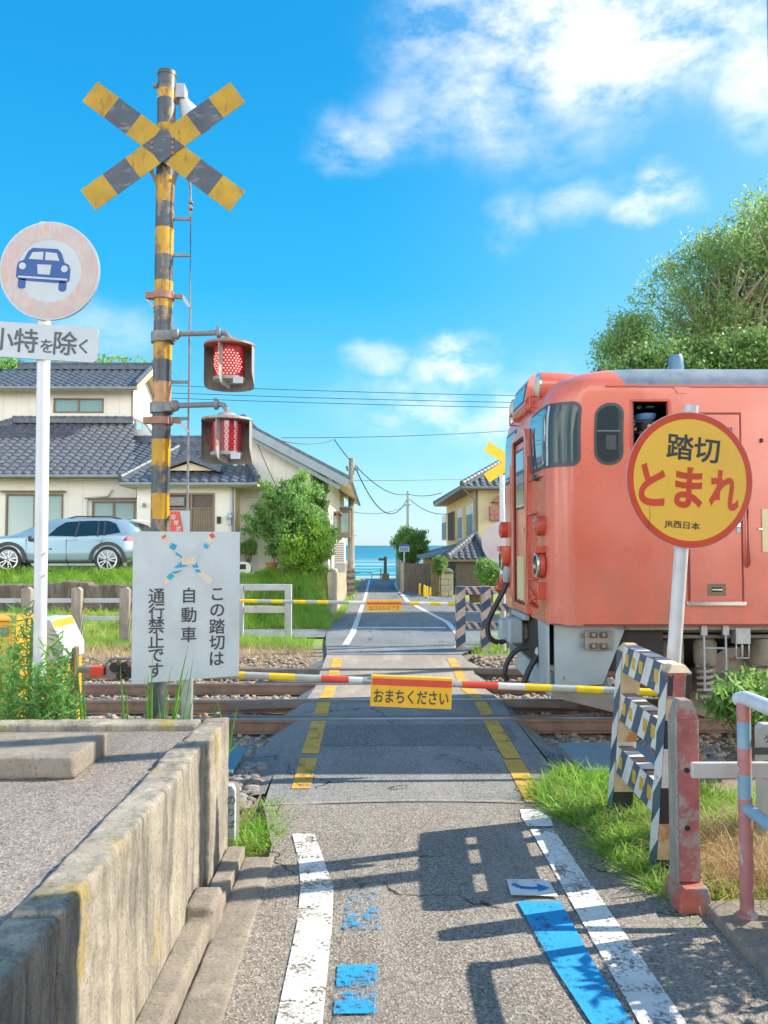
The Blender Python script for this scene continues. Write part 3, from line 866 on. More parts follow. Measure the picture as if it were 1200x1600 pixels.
M['sign_blue_road'] = road_paint('arrow blue', (0.012, 0.20, 0.50), ASPH, 0.02)
M['white_fresh'] = road_paint('arrow plate white', (0.74, 0.73, 0.70), ASPH, 0.07)
arrow_mark()
ribbon('road_marking', [(2.3, -.16, .005), (3.05, -.16, .005)], M['blue_line'], dz=ZP)
ribbon('road_marking', [(3.12, -.16, .015), (3.27, -.16, .01)], M['blue_worn'], dz=ZP)
ribbon('road_marking', [(3.34, -.16, .01), (3.72, -.16, .02)], M['blue_worn'], dz=ZP)
ribbon('road_marking', [(4.06, -.15, .03), (4.50, -.14, .03)], M['blue_faint'], dz=ZP)
for xa, xb, ya, yb in ((-.64, -.49, 6.40, 7.30), (-.655, -.50, 7.46, 8.82), (-.67, -.51, 9.05, 9.90), (-.68, -.52, 10.14, 11.95), (-.70, -.53, 12.20, 13.10), (-.71, -.54, 13.34, 14.5)):
    ribbon('road_marking', [(ya, xa, xb), (yb, xa - .01, xb - .01)], M['yellow_line'], dz=-.006)
for xa, xb, ya, yb in ((1.12, 1.28, 6.02, 7.22), (1.155, 1.31, 7.27, 8.82), (1.19, 1.34, 9.05, 9.90), (1.21, 1.36, 10.14, 11.95), (1.25, 1.40, 12.20, 13.10), (1.27, 1.42, 13.34, 14.5)):
    ribbon('road_marking', [(ya, xa, xb), (yb, xa + .02, xb + .02)], M['yellow_line'], dz=-.006)
ribbon('road_marking', [(16.6, -.64, -.50), (19, -.56, -.42), (35, -.42, -.30), (58, -.38, -.24)], M['white_far'], dz=ZP)
ribbon('road_marking', [(16.0, 1.58, 1.70), (18.5, 1.86, 1.98), (22, 1.92, 2.06), (27, 1.55, 1.70), (32, 1.24, 1.40), (42, 1.18, 1.34), (50, 1.26, 1.44), (57, 1.55, 1.75)], M['white_far'], dz=ZP)
ribbon('road_marking', [(20.2, -.40, 1.8), (20.55, -.40, 1.8)], M['white_far'], dz=ZP)
ribbon('road_marking', [(42, .95, 1.10), (56, .9, 1.15)], M['blue_worn'], dz=ZP)
ribbon('road_marking', [(46, -.28, -.05), (56, -.2, .05)], M['blue_worn'], dz=ZP)

# gutter and kerb along the left edge
mb = MB(); mb.box(-.78, -.60, -1, 5.0, -.1, .008, M['conc_kerb']); struct(roughen(mb.build('gutter'), .03, .012, .012))

# sea
def build_sea():
    m, nt, b = new_mat('sea water')
    tc = N(nt, 'ShaderNodeTexCoord'); sp = N(nt, 'ShaderNodeSeparateXYZ'); nt.links.new(tc.outputs['Object'], sp.inputs[0])
    c = mixc(nt, ramp(nt, sp.outputs['Y'], 100, 700), (0.015, 0.27, 0.32), (0.004, 0.15, 0.24))
    c = mixc(nt, ramp(nt, sp.outputs['Y'], 900, 4000), c, (0.002, 0.075, 0.17))
    c = mixc(nt, ramp(nt, noise(nt, .02, 5, .6, (.25, 1.6, 1)), 0.44, 0.62, 0, .7), c, (0.004, 0.15, 0.24))
    foam = ramp(nt, noise(nt, .055, 7, .68, (.22, 1.3, 1)), 0.515, 0.575)
    near = ramp(nt, sp.outputs['Y'], 130, 420, 1, 0)
    c = mixc(nt, mul(nt, foam, near), c, (0.72, 0.76, 0.76))
    nt.links.new(c, b.inputs['Base Color'])
    b.inputs['Roughness'].default_value = 0.35
    b.inputs['Specular IOR Level'].default_value = 0.25
    bump(nt, b, noise(nt, .35, 6, .6, (.5, 1.5, 1)), 0.6, 0.6)
    ys = [95, 140, 200, 300, 500, 900, 2000, 5000, 12000]; xs = [-9000, -2000, -400, -100, 0, 100, 400, 2000, 9000]
    v = [(x, y, -4.0) for y in ys for x in xs]; n = len(xs)
    f = [(j * n + i, j * n + i + 1, (j + 1) * n + i + 1, (j + 1) * n + i) for j in range(len(ys) - 1) for i in range(n - 1)]
    struct(np_mesh('sea', v, f, [m]))
build_sea()

# ------------------------------------------------------------------ track
def ballast():
    m, nt, b = new_mat('ballast bed')
    tc = N(nt, 'ShaderNodeTexCoord')
    v = N(nt, 'ShaderNodeTexVoronoi'); v.inputs['Scale'].default_value = 17
    nt.links.new(tc.outputs['Object'], v.inputs['Vector'])
    sc_ = N(nt, 'ShaderNodeSeparateColor'); nt.links.new(v.outputs['Color'], sc_.inputs[0])
    c = mixc(nt, sc_.outputs[0], (0.28, 0.21, 0.15), (0.52, 0.40, 0.28))
    c = mixc(nt, ramp(nt, v.outputs['Distance'], .25, .6, 0, .75), c, (0.10, 0.075, 0.055))
    c = mixc(nt, ramp(nt, noise(nt, 1.2, 4), .4, .65, 0, .5), c, (0.28, 0.19, 0.12))
    nt.links.new(c, b.inputs['Base Color']); b.inputs['Roughness'].default_value = .95
    bump(nt, b, v.outputs['Distance'], -0.9, .05)
    for nm, x0, x1, y0, y1 in (('ballast_bed', -40, -1.10, 6.9, 14.9), ('ballast_bed', 1.80, 40, 6.9, 14.9)):
        nx, ny = 90, 40
        xx, yy = np.meshgrid(np.linspace(x0, x1, nx + 1), np.linspace(y0, y1, ny + 1))
        zz = H(xx, yy) + .03 + np.sin(xx * 5.3) * np.sin(yy * 4.1) * .012
        i = np.arange(ny)[:, None] * (nx + 1) + np.arange(nx)[None]
        f = np.stack([i, i + 1, i + nx + 2, i + nx + 1], -1).reshape(-1, 4)
        struct(np_mesh(nm, np.stack([xx, yy, zz], -1).reshape(-1, 3), f, [m], smooth=True))
    # loose stones on top of the bed
    n = 9000
    x = np.concatenate([RNG.uniform(-7.5, -1.12, n // 2), RNG.uniform(1.75, 6.0, n // 2)])
    y = RNG.uniform(7.2, 14.9, n)
    ok = np.min(np.abs(y[:, None] - np.array(RAIL_Y)[None]), 1) > .075
    x, y = x[ok], y[ok]
    p = np.stack([x, y, H(x, y) + .045], 1)
    v1, f1 = rocks(p, .075, RNG)
    o = np_mesh('ballast_stones', v1, f1, [M['ballast']]); struct(o, 'stuff')
    tag(o, 'brown and grey crushed stone lying between and beside the rails', 'ballast', kind='stuff')
    # grey rubble beside the lane
    n = 1500
    x = np.concatenate([RNG.uniform(-1.7, -.92, 800), RNG.uniform(1.72, 3.4, 700)])
    y = np.concatenate([RNG.uniform(6.0, 8.7, 800), RNG.uniform(7.0, 8.7, 700)])
    p = np.stack([x, y, H(x, y) + .03], 1)
    v1, f1 = rocks(p, .10, RNG, .55)
    o = np_mesh('rubble', v1, f1, [M['rubble']]); tag(o, 'grey broken stones in front of the nearest rail, beside the lane', 'rubble', kind='stuff')
ballast()

def rail(y, z, label, x0=-60, x1=60):
    mb = MB()
    hw, hh, h = .034, .045, .155
    prof = [(-.062, 0), (.062, 0), (.062, .012), (.012, .028), (.009, h - hh), (hw, h - hh + .008), (hw, h - .006), (hw - .008, h), (-hw + .008, h), (-hw, h - .006), (-hw, h - hh + .008), (-.009, h - hh), (-.012, .028), (-.062, .012)]
    a = [(x0, y + p[0], z - h + p[1]) for p in prof]; b = [(x1, y + p[0], z - h + p[1]) for p in prof]
    n = len(prof)
    for i in range(n):
        j = (i + 1) % n
        mb.add([a[i], a[j], b[j], b[i]], [(0, 1, 2, 3)], M['rail_top'] if i in (6, 7, 8) else M['rail'])
    mb.add(a, [tuple(range(n))], M['rail']); mb.add(b, [tuple(reversed(range(n)))], M['rail'])
    o = mb.build('rail', smooth=30)
    return tag(o, label, 'rail', 'running rails')
rail(RAIL_Y[0], RAIL_Z[0], 'nearest rusty running rail, just in front of the railcar wheels')
rail(RAIL_Y[1], RAIL_Z[1], 'second nearest rusty running rail, far side of the near track')
rail(RAIL_Y[2], RAIL_Z[2], 'third rusty running rail, near side of the far track')
rail(RAIL_Y[3], RAIL_Z[3], 'farthest rusty running rail, beside the dry grass bank')

def guard(y, z, side, label):
    mb = MB()
    yy = y + side * .105
    pts = [(-1.75, yy + side * .10), (-1.30, yy + side * .03), (-1.0, yy), (1.75, yy), (2.05, yy + side * .03), (2.45, yy + side * .10)]
    for a, b in zip(pts, pts[1:]):
        mb.beam((a[0], a[1], z - .035), (b[0], b[1], z - .035), .05, .085, M['guard_rail'])
    o = mb.build('guard_rail')
    tag(o, label, 'guard rail', 'check rails on the crossing')
guard(RAIL_Y[0], RAIL_Z[0], 1, 'dark check rail with bent ends inside the nearest running rail')
guard(RAIL_Y[1], RAIL_Z[1], -1, 'dark check rail with bent ends inside the second running rail')
guard(RAIL_Y[2], RAIL_Z[2], 1, 'dark check rail with bent ends inside the third running rail')
guard(RAIL_Y[3], RAIL_Z[3], -1, 'dark check rail with bent ends inside the farthest running rail')

UX, UZ, UY = Vector((1, 0, 0)), Vector((0, 0, 1)), Vector((0, 1, 0))

# ------------------------------------------------------------------ concrete platform on the left
def platform():
    t = thing('concrete_platform', 'raised concrete platform with stained side wall beside the lane', 'platform', (-3, 2, 0))
    mb = MB()
    for y0, y1, dx in ((-1.5, 2.38, 0), (2.405, 4.03, 0), (4.05, 4.46, -.012), (4.475, 5.06, .010)):
        mb = MB(); mb.box(-1.05 + dx, -.90 + dx, y0, y1, -.1, .82, M['conc'])
        roughen(mb.build('side_wall', t), .016, .017, .012)
    mb = MB(); mb.box(-4.5, -1.055, 4.90, 5.055, -.1, .818, M['conc']); roughen(mb.build('rear_wall', t), .018, .010, .010)
    mb = MB(); mb.box(-4.5, -1.052, -1.5, 4.898, .5, .775, M['platform']); mb.build('deck', t)
    mb = MB()
    mb.box(-.903, -.785, -4, 3.96, -.1, .085, M['conc_kerb']); mb.box(-.903, -.765, 3.97, 4.22, -.1, .15, M['conc_kerb']); mb.box(-.89, -.775, 4.23, 5.0, -.1, .06, M['conc_kerb'])
    roughen(mb.build('footing', t), .02)
platform()
mb = MB(); mb.box(-4.2, -1.415, 3.90, 4.38, .772, .885, M['conc_kerb'])
tag(roughen(mb.build('kerb_block'), .02, .010, .008), 'long low concrete kerb block lying on the platform', 'kerb block')

# ------------------------------------------------------------------ warning post with cross and lamps
DP = 6.3
def signal_post():
    bx = X(247.5, DP)
    t = thing('crossing_signal', 'tall yellow and black striped warning post with cross and two red lamps', 'crossing signal', (bx, DP, 0))
    def z(py): return P(255, py, DP).z
    cuts = [(1240, 'sig_black'), (1050, 'sig_yellow'), (985, 'sig_black'), (900, 'sig_yellow'), (860, 'sig_black'), (811, 'sig_yellow'), (771, 'sig_black'), (729, 'sig_yellow'), (687, 'sig_black'), (645, 'sig_rust'), (622, 'sig_rust'), (597, 'sig_black'), (563, 'sig_yellow'), (524, 'sig_black'), (481, 'sig_yellow'),
            (440, 'sig_black'), (400, 'sig_yellow'), (358, 'sig_black'), (318, 'sig_yellow'), (277, 'sig_black'), (240, 'sig_yellow'), (197, 'sig_black'), (157, 'sig_yellow'), (143, 'sig_black')]
    zs = [-.1] + [z(c[0]) for c in cuts[1:]] + [z(116)]
    lean = (P(261, 116, DP).x - bx) / z(116)
    mb = MB()
    pr = .071
    for i, (py, mname) in enumerate(cuts):
        a, b = zs[i], zs[i + 1]
        n = 24
        vs = [(bx + lean * zz + math.cos(2 * math.pi * k / n) * pr, DP + math.sin(2 * math.pi * k / n) * pr, zz) for zz in (a, b) for k in range(n)]
        mb.add(vs, [(k, (k + 1) % n, n + (k + 1) % n, n + k) for k in range(n)], M[mname])
    mb.disc((bx + lean * zs[-1], DP, zs[-1] + .01), UX, UY, pr + .004, (0, 0, -.03), M['sig_black'], seg=24)
    mb.build('post', t)
    def bxz(zz): return bx + lean * zz
    # cross
    c = P(255, 228, DP - .13)
    L, Wd = .715, .196
    for k, ang in enumerate((36.9, -36.9)):
        mb = MB()
        u = Vector((math.cos(R(ang)), 0, math.sin(R(ang)))); w = Vector((-math.sin(R(ang)), 0, math.cos(R(ang))))
        cc = c + Vector((0, .006 * k, 0))
        segs = [(-L, -.505, 'cb_yellow'), (-.505, -.29, 'cb_black'), (-.29, -.10, 'cb_yellow'), (-.10, .10, 'cb_black'), (.10, .29, 'cb_yellow'), (.29, .505, 'cb_black'), (.505, L, 'cb_yellow')]
        for a, b, mn in segs:
            mb.prism([(a, -Wd / 2), (b, -Wd / 2), (b, Wd / 2), (a, Wd / 2)], cc, u, w, (0, .005, 0), M[mn])
        mb.build('cross_board', t, smooth=0)
    mb = MB()   # dark centre lozenge with bolts, and the bracket behind
    ha = Wd / 2 / math.sin(R(36.9)); hb = Wd / 2 / math.cos(R(36.9))
    mb.prism([(-ha, 0), (0, -hb), (ha, 0), (0, hb)], c - Vector((0, .003, 0)), UX, UZ, (0, .002, 0), M['cb_black'])
    for dx in (-.085, .075):
        for dz in (-.06, -.02, .02, .06):
            if abs(dx) / ha + abs(dz) / hb < .98: mb.lathe([(0, -.012), (.009, -.012), (.012, 0)], c + Vector((dx, -.003, dz)), (0, 1, 0), M['hood_rust'], seg=8)
    mb.build('cross_centre', t)
    mb = MB()
    for sx in (-1, 1):
        mb.beam(c + Vector((sx * .12, .02, -.13)), (bxz(c.z - .25) + sx * .06, DP, c.z - .25), .03, .012, M['galv'])
    mb.box(c.x - .13, c.x + .13, DP - .105, DP - .085, c.z - .03, c.z + .03, M['iron'])
    mb.box(c.x - .02, c.x + .02, DP - .12, DP - .06, c.z - .03, c.z + .03, M['iron'])
    mb.build('cross_bracket', t)
    # bell horn at the top
    mb = MB()
    p0 = P(281, 148, DP + .05)
    mb.box(p0.x - .05, p0.x + .05, p0.y - .06, p0.y + .06, p0.z - .05, p0.z + .06, M['galv'])
    mb.lathe([(.035, 0), (.05, .05), (.09, .15), (.15, .24), (.155, .25)], p0 + Vector((.02, 0, -.03)), (.45, .1, -.9), M['sign_grey'])
    mb.tube([p0 + Vector((-.02, 0, 0)), (bxz(p0.z), DP, p0.z)], .02, M['galv'])
    pc = P(240, 134, DP); mb.tube([(bxz(pc.z), DP, pc.z), pc], .008, M['iron'])
    mb.lathe([(0, 0), (.02, 0), (.02, .03), (0, .03)], pc, (1, 0, 0), M['iron'], seg=10)
    mb.build('bell', t)
    # conduit with rungs
    mb = MB()
    cx = [P(289, 262, DP), P(294, 272, DP), P(297, 292, DP), P(298, 320, DP), P(297, 480, DP), P(294, 700, DP), P(292.5, 830, DP)]
    mb.tube(cx, .009, M['iron'], seg=8)
    for py in (342, 399, 597, 654):
        a = P(296.5, py, DP); mb.beam((bxz(a.z) + .06, DP, a.z), a, .02, .022, M['iron'])
    for py in (317, 326): mb.lathe([(.018, -.008), (.022, 0), (.018, .008)], P(298, py, DP), (0, 0, 1), M['hood_rust'], seg=8)
    mb.build('conduit', t)
    # clamps with brackets
    for py in (463, 658):
        mb = MB()
        zc = z(py)
        mb.lathe([(.073, -.028), (.085, -.028), (.085, .028), (.073, .028)], (bxz(zc), DP, zc), (0, 0, 1), M['hood_rust'])
        mb.box(bxz(zc) - .135, bxz(zc) - .075, DP - .03, DP + .03, zc - .02, zc + .028, M['hood_rust'])
        mb.beam((bxz(zc) + .08, DP, zc), (bxz(zc) + .15, DP, zc - .005), .03, .03, M['hood_rust'])
        mb.beam((bxz(zc) + .15, DP, zc), (bxz(zc) + .21, DP, zc - .09), .03, .022, M['galv'])
        mb.beam((bxz(zc) - .13, DP, zc - .02), (bxz(zc) - .075, DP, zc - .09), .02, .015, M['galv'])
        mb.build('clamp', t)
    # lamps
    for k, (pya, pyt, pyb) in enumerate(((522, 536, 606), (634, 652, 720))):
        dl = DP - .12
        lamp = MB()
        za = P(300, pya, dl).z
        xl = X(356 - 3 * k, dl)
        lamp.lathe([(.074, -.04), (.09, -.04), (.09, .04), (.074, .04)], (bxz(za), DP, za), (0, 0, 1), M['iron'])
        lamp.box(bxz(za) + .04, bxz(za) + .11, DP - .10, DP - .02, za - .035, za + .035, M['iron'])
        lamp.lathe([(.03, 0), (.042, .01), (.042, .05), (.028, .06)], (bxz(za) + .10, dl, za), (1, 0, 0), M['iron'], seg=14)
        lamp.tube([(bxz(za) + .1, dl, za), (xl - .075, dl, za + .01), (xl - .03, dl, za + .008), (xl, dl, za - .03), (xl, dl, P(355, pyt, dl).z)], .021, M['iron'], seg=12)
        lamp.lathe([(.028, 0), (.04, .006), (.04, .03), (.028, .036)], (xl - .10, dl, za + .01), (1, 0, 0), M['iron'], seg=14)
        lamp.tube([(xl - .09, dl, za), (xl - .09, dl, za + .06)], .012, M['iron'], seg=8)
        lo = lamp.build('signal_lamp', t)
        zt, zb = P(355, pyt, dl).z, P(355, pyb, dl).z
        hb = MB()
        hmat = M['hood_rust'] if k == 0 else M['hood']
        hb.lathe([(0.02, .035), (.06, .03), (.08, .008), (.192, -.012), (.195, -.03), (.0, -.03)], (xl, dl, zt), (0, 0, 1), hmat, seg=36)
        # side visors: a plate facing the viewer edge-on and a curved shell on the right, both with rounded lower corners
        def visor(ang, r1):
            d = Vector((math.sin(R(ang)), -math.cos(R(ang)), 0))
            poly = [(.10, 0), (r1, 0), (r1, -.24), (r1 - .02, -.29), (r1 - .055, -.315), (.0, -.325), (.0, -.27), (.10, -.265)]
            nrm = Vector((math.cos(R(ang)), math.sin(R(ang)), 0)) * .006
            hb.prism(poly, (xl, dl, zt - .028), d, UZ, nrm, M['hood'])
        visor(-16, .185)
        hb.grid(lambda a, b: (xl + .19 * math.sin(R(72 + 216 * a)), dl - .19 * math.cos(R(72 + 216 * a)), zt - .028 - (.315 - .11 * abs(2 * a - 1) ** 9) * b), 40, 4, M['hood'])
        hb.build('hood', lo)
        lb = MB()
        lb.lathe([(.118, -.03), (.118, -.275), (0, -.275)], (xl, dl, zt), (0, 0, 1), M['lens_lit'] if k == 0 else M['lens_red'], seg=32)
        lb.lathe([(.123, -.27), (.123, -.295), (.05, -.30), (0, -.30)], (xl, dl, zt), (0, 0, 1), M['hood'], seg=32)
        lb.box(xl + .05, xl + .12, dl - .115, dl - .10, zt - .33, zt - .285, M['sign_grey'])
        lb.build('lens', lo)
        db = MB()
        lm = M['led'] if k == 0 else M['led_off']
        for row in range(10):
            for cidx in range(-6, 7):
                a = cidx * 12.5 + (6.25 if row % 2 else 0) - 3
                hh = -.080 - row * .0195
                u = a / 62; vv = (row - 4.5) / 5.4
                if u * u + vv * vv > 1: continue
                p = Vector((xl + .1195 * math.sin(R(a)), dl - .1195 * math.cos(R(a)), zt + hh))
                db.lathe([(0, -.003), (.0055, -.002), (.0058, .003)], p, (-math.sin(R(a)), math.cos(R(a)), 0), lm, seg=6)
        db.build('led_array', lo, smooth=0)
    # emergency button plate
    mb = MB()
    pa, pb = P(266, 798, DP - .05), P(295.5, 900, DP - .05)
    mb.box(pa.x, pb.x, DP - .056, DP - .05, pb.z, pa.z, M['sign_white'])
    yy = DP - .059
    def q(px, py): v = P(px, py, yy); return v
    mb.prism([(0, 0), (1, 0), (1, 1), (0, 1)], (0, 0, 0), UX, UZ, (0, 0, 0), M['sign_white']) if False else None
    red = [q(266, 799), q(282, 799), q(294, 860), q(294, 899), q(266, 899)]
    red = [q(266, 799), q(281, 799), q(290, 850), q(290, 899), q(266, 899)]
    mb.add(red, [(0, 4, 3, 2, 1)], M['stop_red'])
    for ch, px, py in (('非', 271, 808), ('常', 275.5, 817), ('ボ', 279, 826), ('タ', 279, 836), ('ン', 279, 846)):
        mb.text(ch, q(px, py) - Vector((0, .003, 0)), UX, UZ, .038, M['wall_white'], bold=.02)
    mb.beam((bxz(2.1) + .06, DP, 2.1), (pa.x + .06, DP - .045, 2.1), .02, .02, M['iron'])
    mb.build('emergency_plate', t, smooth=0)
signal_post()

# ------------------------------------------------------------------ faded no-car sign
def no_car_sign():
    d = 5.3
    bx = X(66, d)
    t = thing('no_car_sign', 'faded round sign with blue car above a small plate on white pole', 'road sign', (bx, d, 0))
    top = P(72, 350, d)
    mb = MB()
    mb.tube([(bx, d, -.1), (top.x - .004, d, top.z)], .041, M['white_paint'], seg=20)
    for py in (858, 892): 
        p = P(78, py, d - .03); mb.lathe([(.006, 0), (.006, .02)], p, (0, 1, 0), M['hair'], seg=8)
    mb.build('pole', t)
    c = P(77, 423, d - .06); r = 78.5 / FPX * (d - .06)
    mb = MB()
    mb.disc(c, UX, UZ, r, (0, .02, 0), M['sign_white'], M['galv'], seg=64)
    mb.ring(c, UX, UZ, r * .64, r * .965, M['sign_pink'], (0, -.0015, 0), 64)
    # car pictogram
    k = r / 78.5
    y0 = -.003
    def pic(poly, mat, yy=y0):
        mb.prism([((px - 77) * k, (423 - py) * k) for px, py in poly], c + Vector((0, yy, 0)), UX, UZ, (0, .001, 0), mat)
    def rot(px, py, a=4.0):
        x, y = px - 68, py - 420
        return 68 + x * math.cos(R(a)) - y * math.sin(R(a)), 420 + x * math.sin(R(a)) + y * math.cos(R(a))
    def rp(poly): return [rot(*p) for p in poly]
    pic(rp([(26, 420), (28, 412), (36, 408), (42, 394), (48, 388), (88, 387), (94, 393), (100, 408), (107, 411), (110, 418), (110, 436), (104, 440), (90, 441), (46, 441), (32, 440), (26, 436)]), M['sign_blue'])
    pic(rp([(30, 438), (42, 438), (42, 452), (38, 454), (33, 454), (30, 451)]), M['sign_blue']); pic(rp([(94, 438), (106, 438), (106, 451), (102, 454), (97, 454), (94, 451)]), M['sign_blue'])
    yb = y0 - .0015
    pic(rp([(44, 406), (49, 395), (66, 393), (66, 406)]), M['sign_white'], yb); pic(rp([(69.5, 406), (69.5, 393), (87, 394), (92, 406)]), M['sign_white'], yb)
    pic(rp([(58, 414), (80, 413), (79, 429), (60, 429)]), M['sign_white'], yb)
    for hx in (35, 101):
        pic(rp([(hx + 5.5 * math.cos(q / 8 * math.pi), 418 + 5.5 * math.sin(q / 8 * math.pi)) for q in range(16)]), M['sign_white'], yb)
    pic(rp([(30, 434), (107, 433.5), (107, 436.2), (30, 436.8)]), M['sign_white'], yb)
    mb.build('round_plate', t, smooth=30)
    mb = MB()
    a = R(-3.6)
    u = Vector((math.cos(a), 0, math.sin(a))); w = Vector((-math.sin(a), 0, math.cos(a)))
    c = P(66, 534, d - .06); ww, hh = 171 / FPX * d / 2, 55 / FPX * d / 2
    rr = .03
    poly = []
    for sx, sy, q0 in ((1, 1, 0), (-1, 1, 90), (-1, -1, 180), (1, -1, 270)):
        for q in range(0, 91, 15): poly.append((sx * (ww - rr) + rr * math.cos(R(q0 + q)), sy * (hh - rr) + rr * math.sin(R(q0 + q))))
    mb.prism(poly, c, u, w, (0, .018, 0), M['sign_white'], M['galv'])
    f = Vector((0, -.002, 0))
    for ch, px, h, dz in (('小', 4, .155, 0), ('特', 41, .165, 0), ('を', 73.5, .092, -.026), ('除', 102, .165, 0), ('く', 130, .10, -.012)):
        mb.text(ch, c + u * ((px - 66) / FPX * d) + w * dz, u, w, h * .92, M['ink_soft'], bold=.012, off=f)
    mb.build('text_plate', t, smooth=30)
    for zz in (P(66, 423, d).z, P(66, 534, d).z):
        mb = MB(); mb.lathe([(.042, -.02), (.05, -.02), (.05, .02), (.042, .02)], (bx + .01, d, zz), (0, 0, 1), M['galv'])
        mb.build('clamp', t)
no_car_sign()

# ------------------------------------------------------------------ white notice board
def notice_board():
    d = 5.6
    a = R(16)
    u = Vector((math.cos(a), math.sin(a), 0))
    roll = R(-2.2)
    c = P(292, 946, d)
    n = Vector((math.sin(a), -math.cos(a), 0))
    U = u * math.cos(roll) + UZ * math.sin(roll); Wv = UZ * math.cos(roll) - u * math.sin(roll)
    U = u; Wv = UZ
    t = thing('notice_board', 'pale grey board with vertical Japanese text and faded cross emblem', 'notice board', (c.x + .04, d, 0))
    hw, hh = .357, .505
    mb = MB()
    mb.prism([(-hw, -hh - .012), (hw, -hh + .012), (hw, hh), (-hw, hh)], c, U, Wv, -n * .012, M['sign_grey'], M['galv'])
    f = n * .002
    px2 = lambda px, py: ((px - 292) / 157 * 2 * hw, (946 - py) / 236 * 2 * hh)
    def put(poly, mat, lift=.001): mb.prism([px2(*p) for p in poly], c + n * (lift + .0015), U, Wv, -n * .001, mat)
    def bar(p0, p1, w, mat, lift=.001):
        (x0, y0), (x1, y1) = p0, p1
        L = math.hypot(x1 - x0, y1 - y0); ox, oy = -(y1 - y0) / L * w / 2, (x1 - x0) / L * w / 2
        put([(x0 + ox, y0 + oy), (x1 + ox, y1 + oy), (x1 - ox, y1 - oy), (x0 - ox, y0 - oy)], mat, lift)
    # faded cross emblem: teal arms, blue remnants, tan tips
    for p0, p1 in (((256, 834), (292, 874)), ((331, 834), (292, 874)), ((259, 909), (292, 874)), ((326, 909), (292, 874))):
        bar(p0, p1, 11, M['sign_white'], .001)
    bar((257, 836), (266, 846), 11, M['board_tan'], .002); bar((331, 834), (321, 845), 11, M['board_tan'], .002)
    bar((258, 909), (267, 900), 9, M['board_tan'], .002); bar((310, 893), (328, 910), 9, M['board_tan'], .002); bar((272, 899), (282, 890), 6, M['board_tan'], .002)
    bar((256.5, 835), (259, 838), 7, M['bar_red'], .003); bar((331, 832.5), (326, 836.5), 8, M['bar_red'], .003)
    bar((267, 850), (275, 854), 9, M['board_blue'], .003); bar((317, 853), (322, 849), 8, M['board_blue'], .003)
    bar((275, 862), (285, 870), 3, M['board_blue'], .003); bar((310, 865), (303, 870), 3, M['board_teal'], .003)
    put([(272, 886), (284, 875), (292, 883), (280, 886)], M['board_blue'], .003); put([(269, 892), (285, 889), (279, 894), (273, 896)], M['board_blue'], .003)
    put([(298, 881), (306, 877), (309, 886), (301, 886)], M['board_blue'], .003); put([(302, 889), (309, 888), (313, 893), (307, 894)], M['board_blue'], .003)
    bar((264, 903), (271, 896), 8, M['board_blue'], .003)
    put([(284, 868), (304, 868), (304, 881), (284, 881)], M['board_tan'], .004)
    for body, px, py, pitch in (('この踏切は', 337, 929, 25.8), ('自動車', 295, 930, 31), ('通行禁止です', 248, 930, 23.4)):
        p = px2(px, py)
        k = 2 * hh / 236
        mb.column(body, c + U * p[0] + Wv * p[1] + f, U, Wv, 24.5 * k * .97, pitch * k, M['ink'], bold=.014)
    mb.build('board', t, smooth=0)
    mb = MB()
    pc = P(293, 1050, d + .06)
    mb.box(pc.x - .036, pc.x + .036, d + .03, d + .085, -.1, c.z + .4, M['galv'])
    mb.build('post', t, bevel=.006)
notice_board()

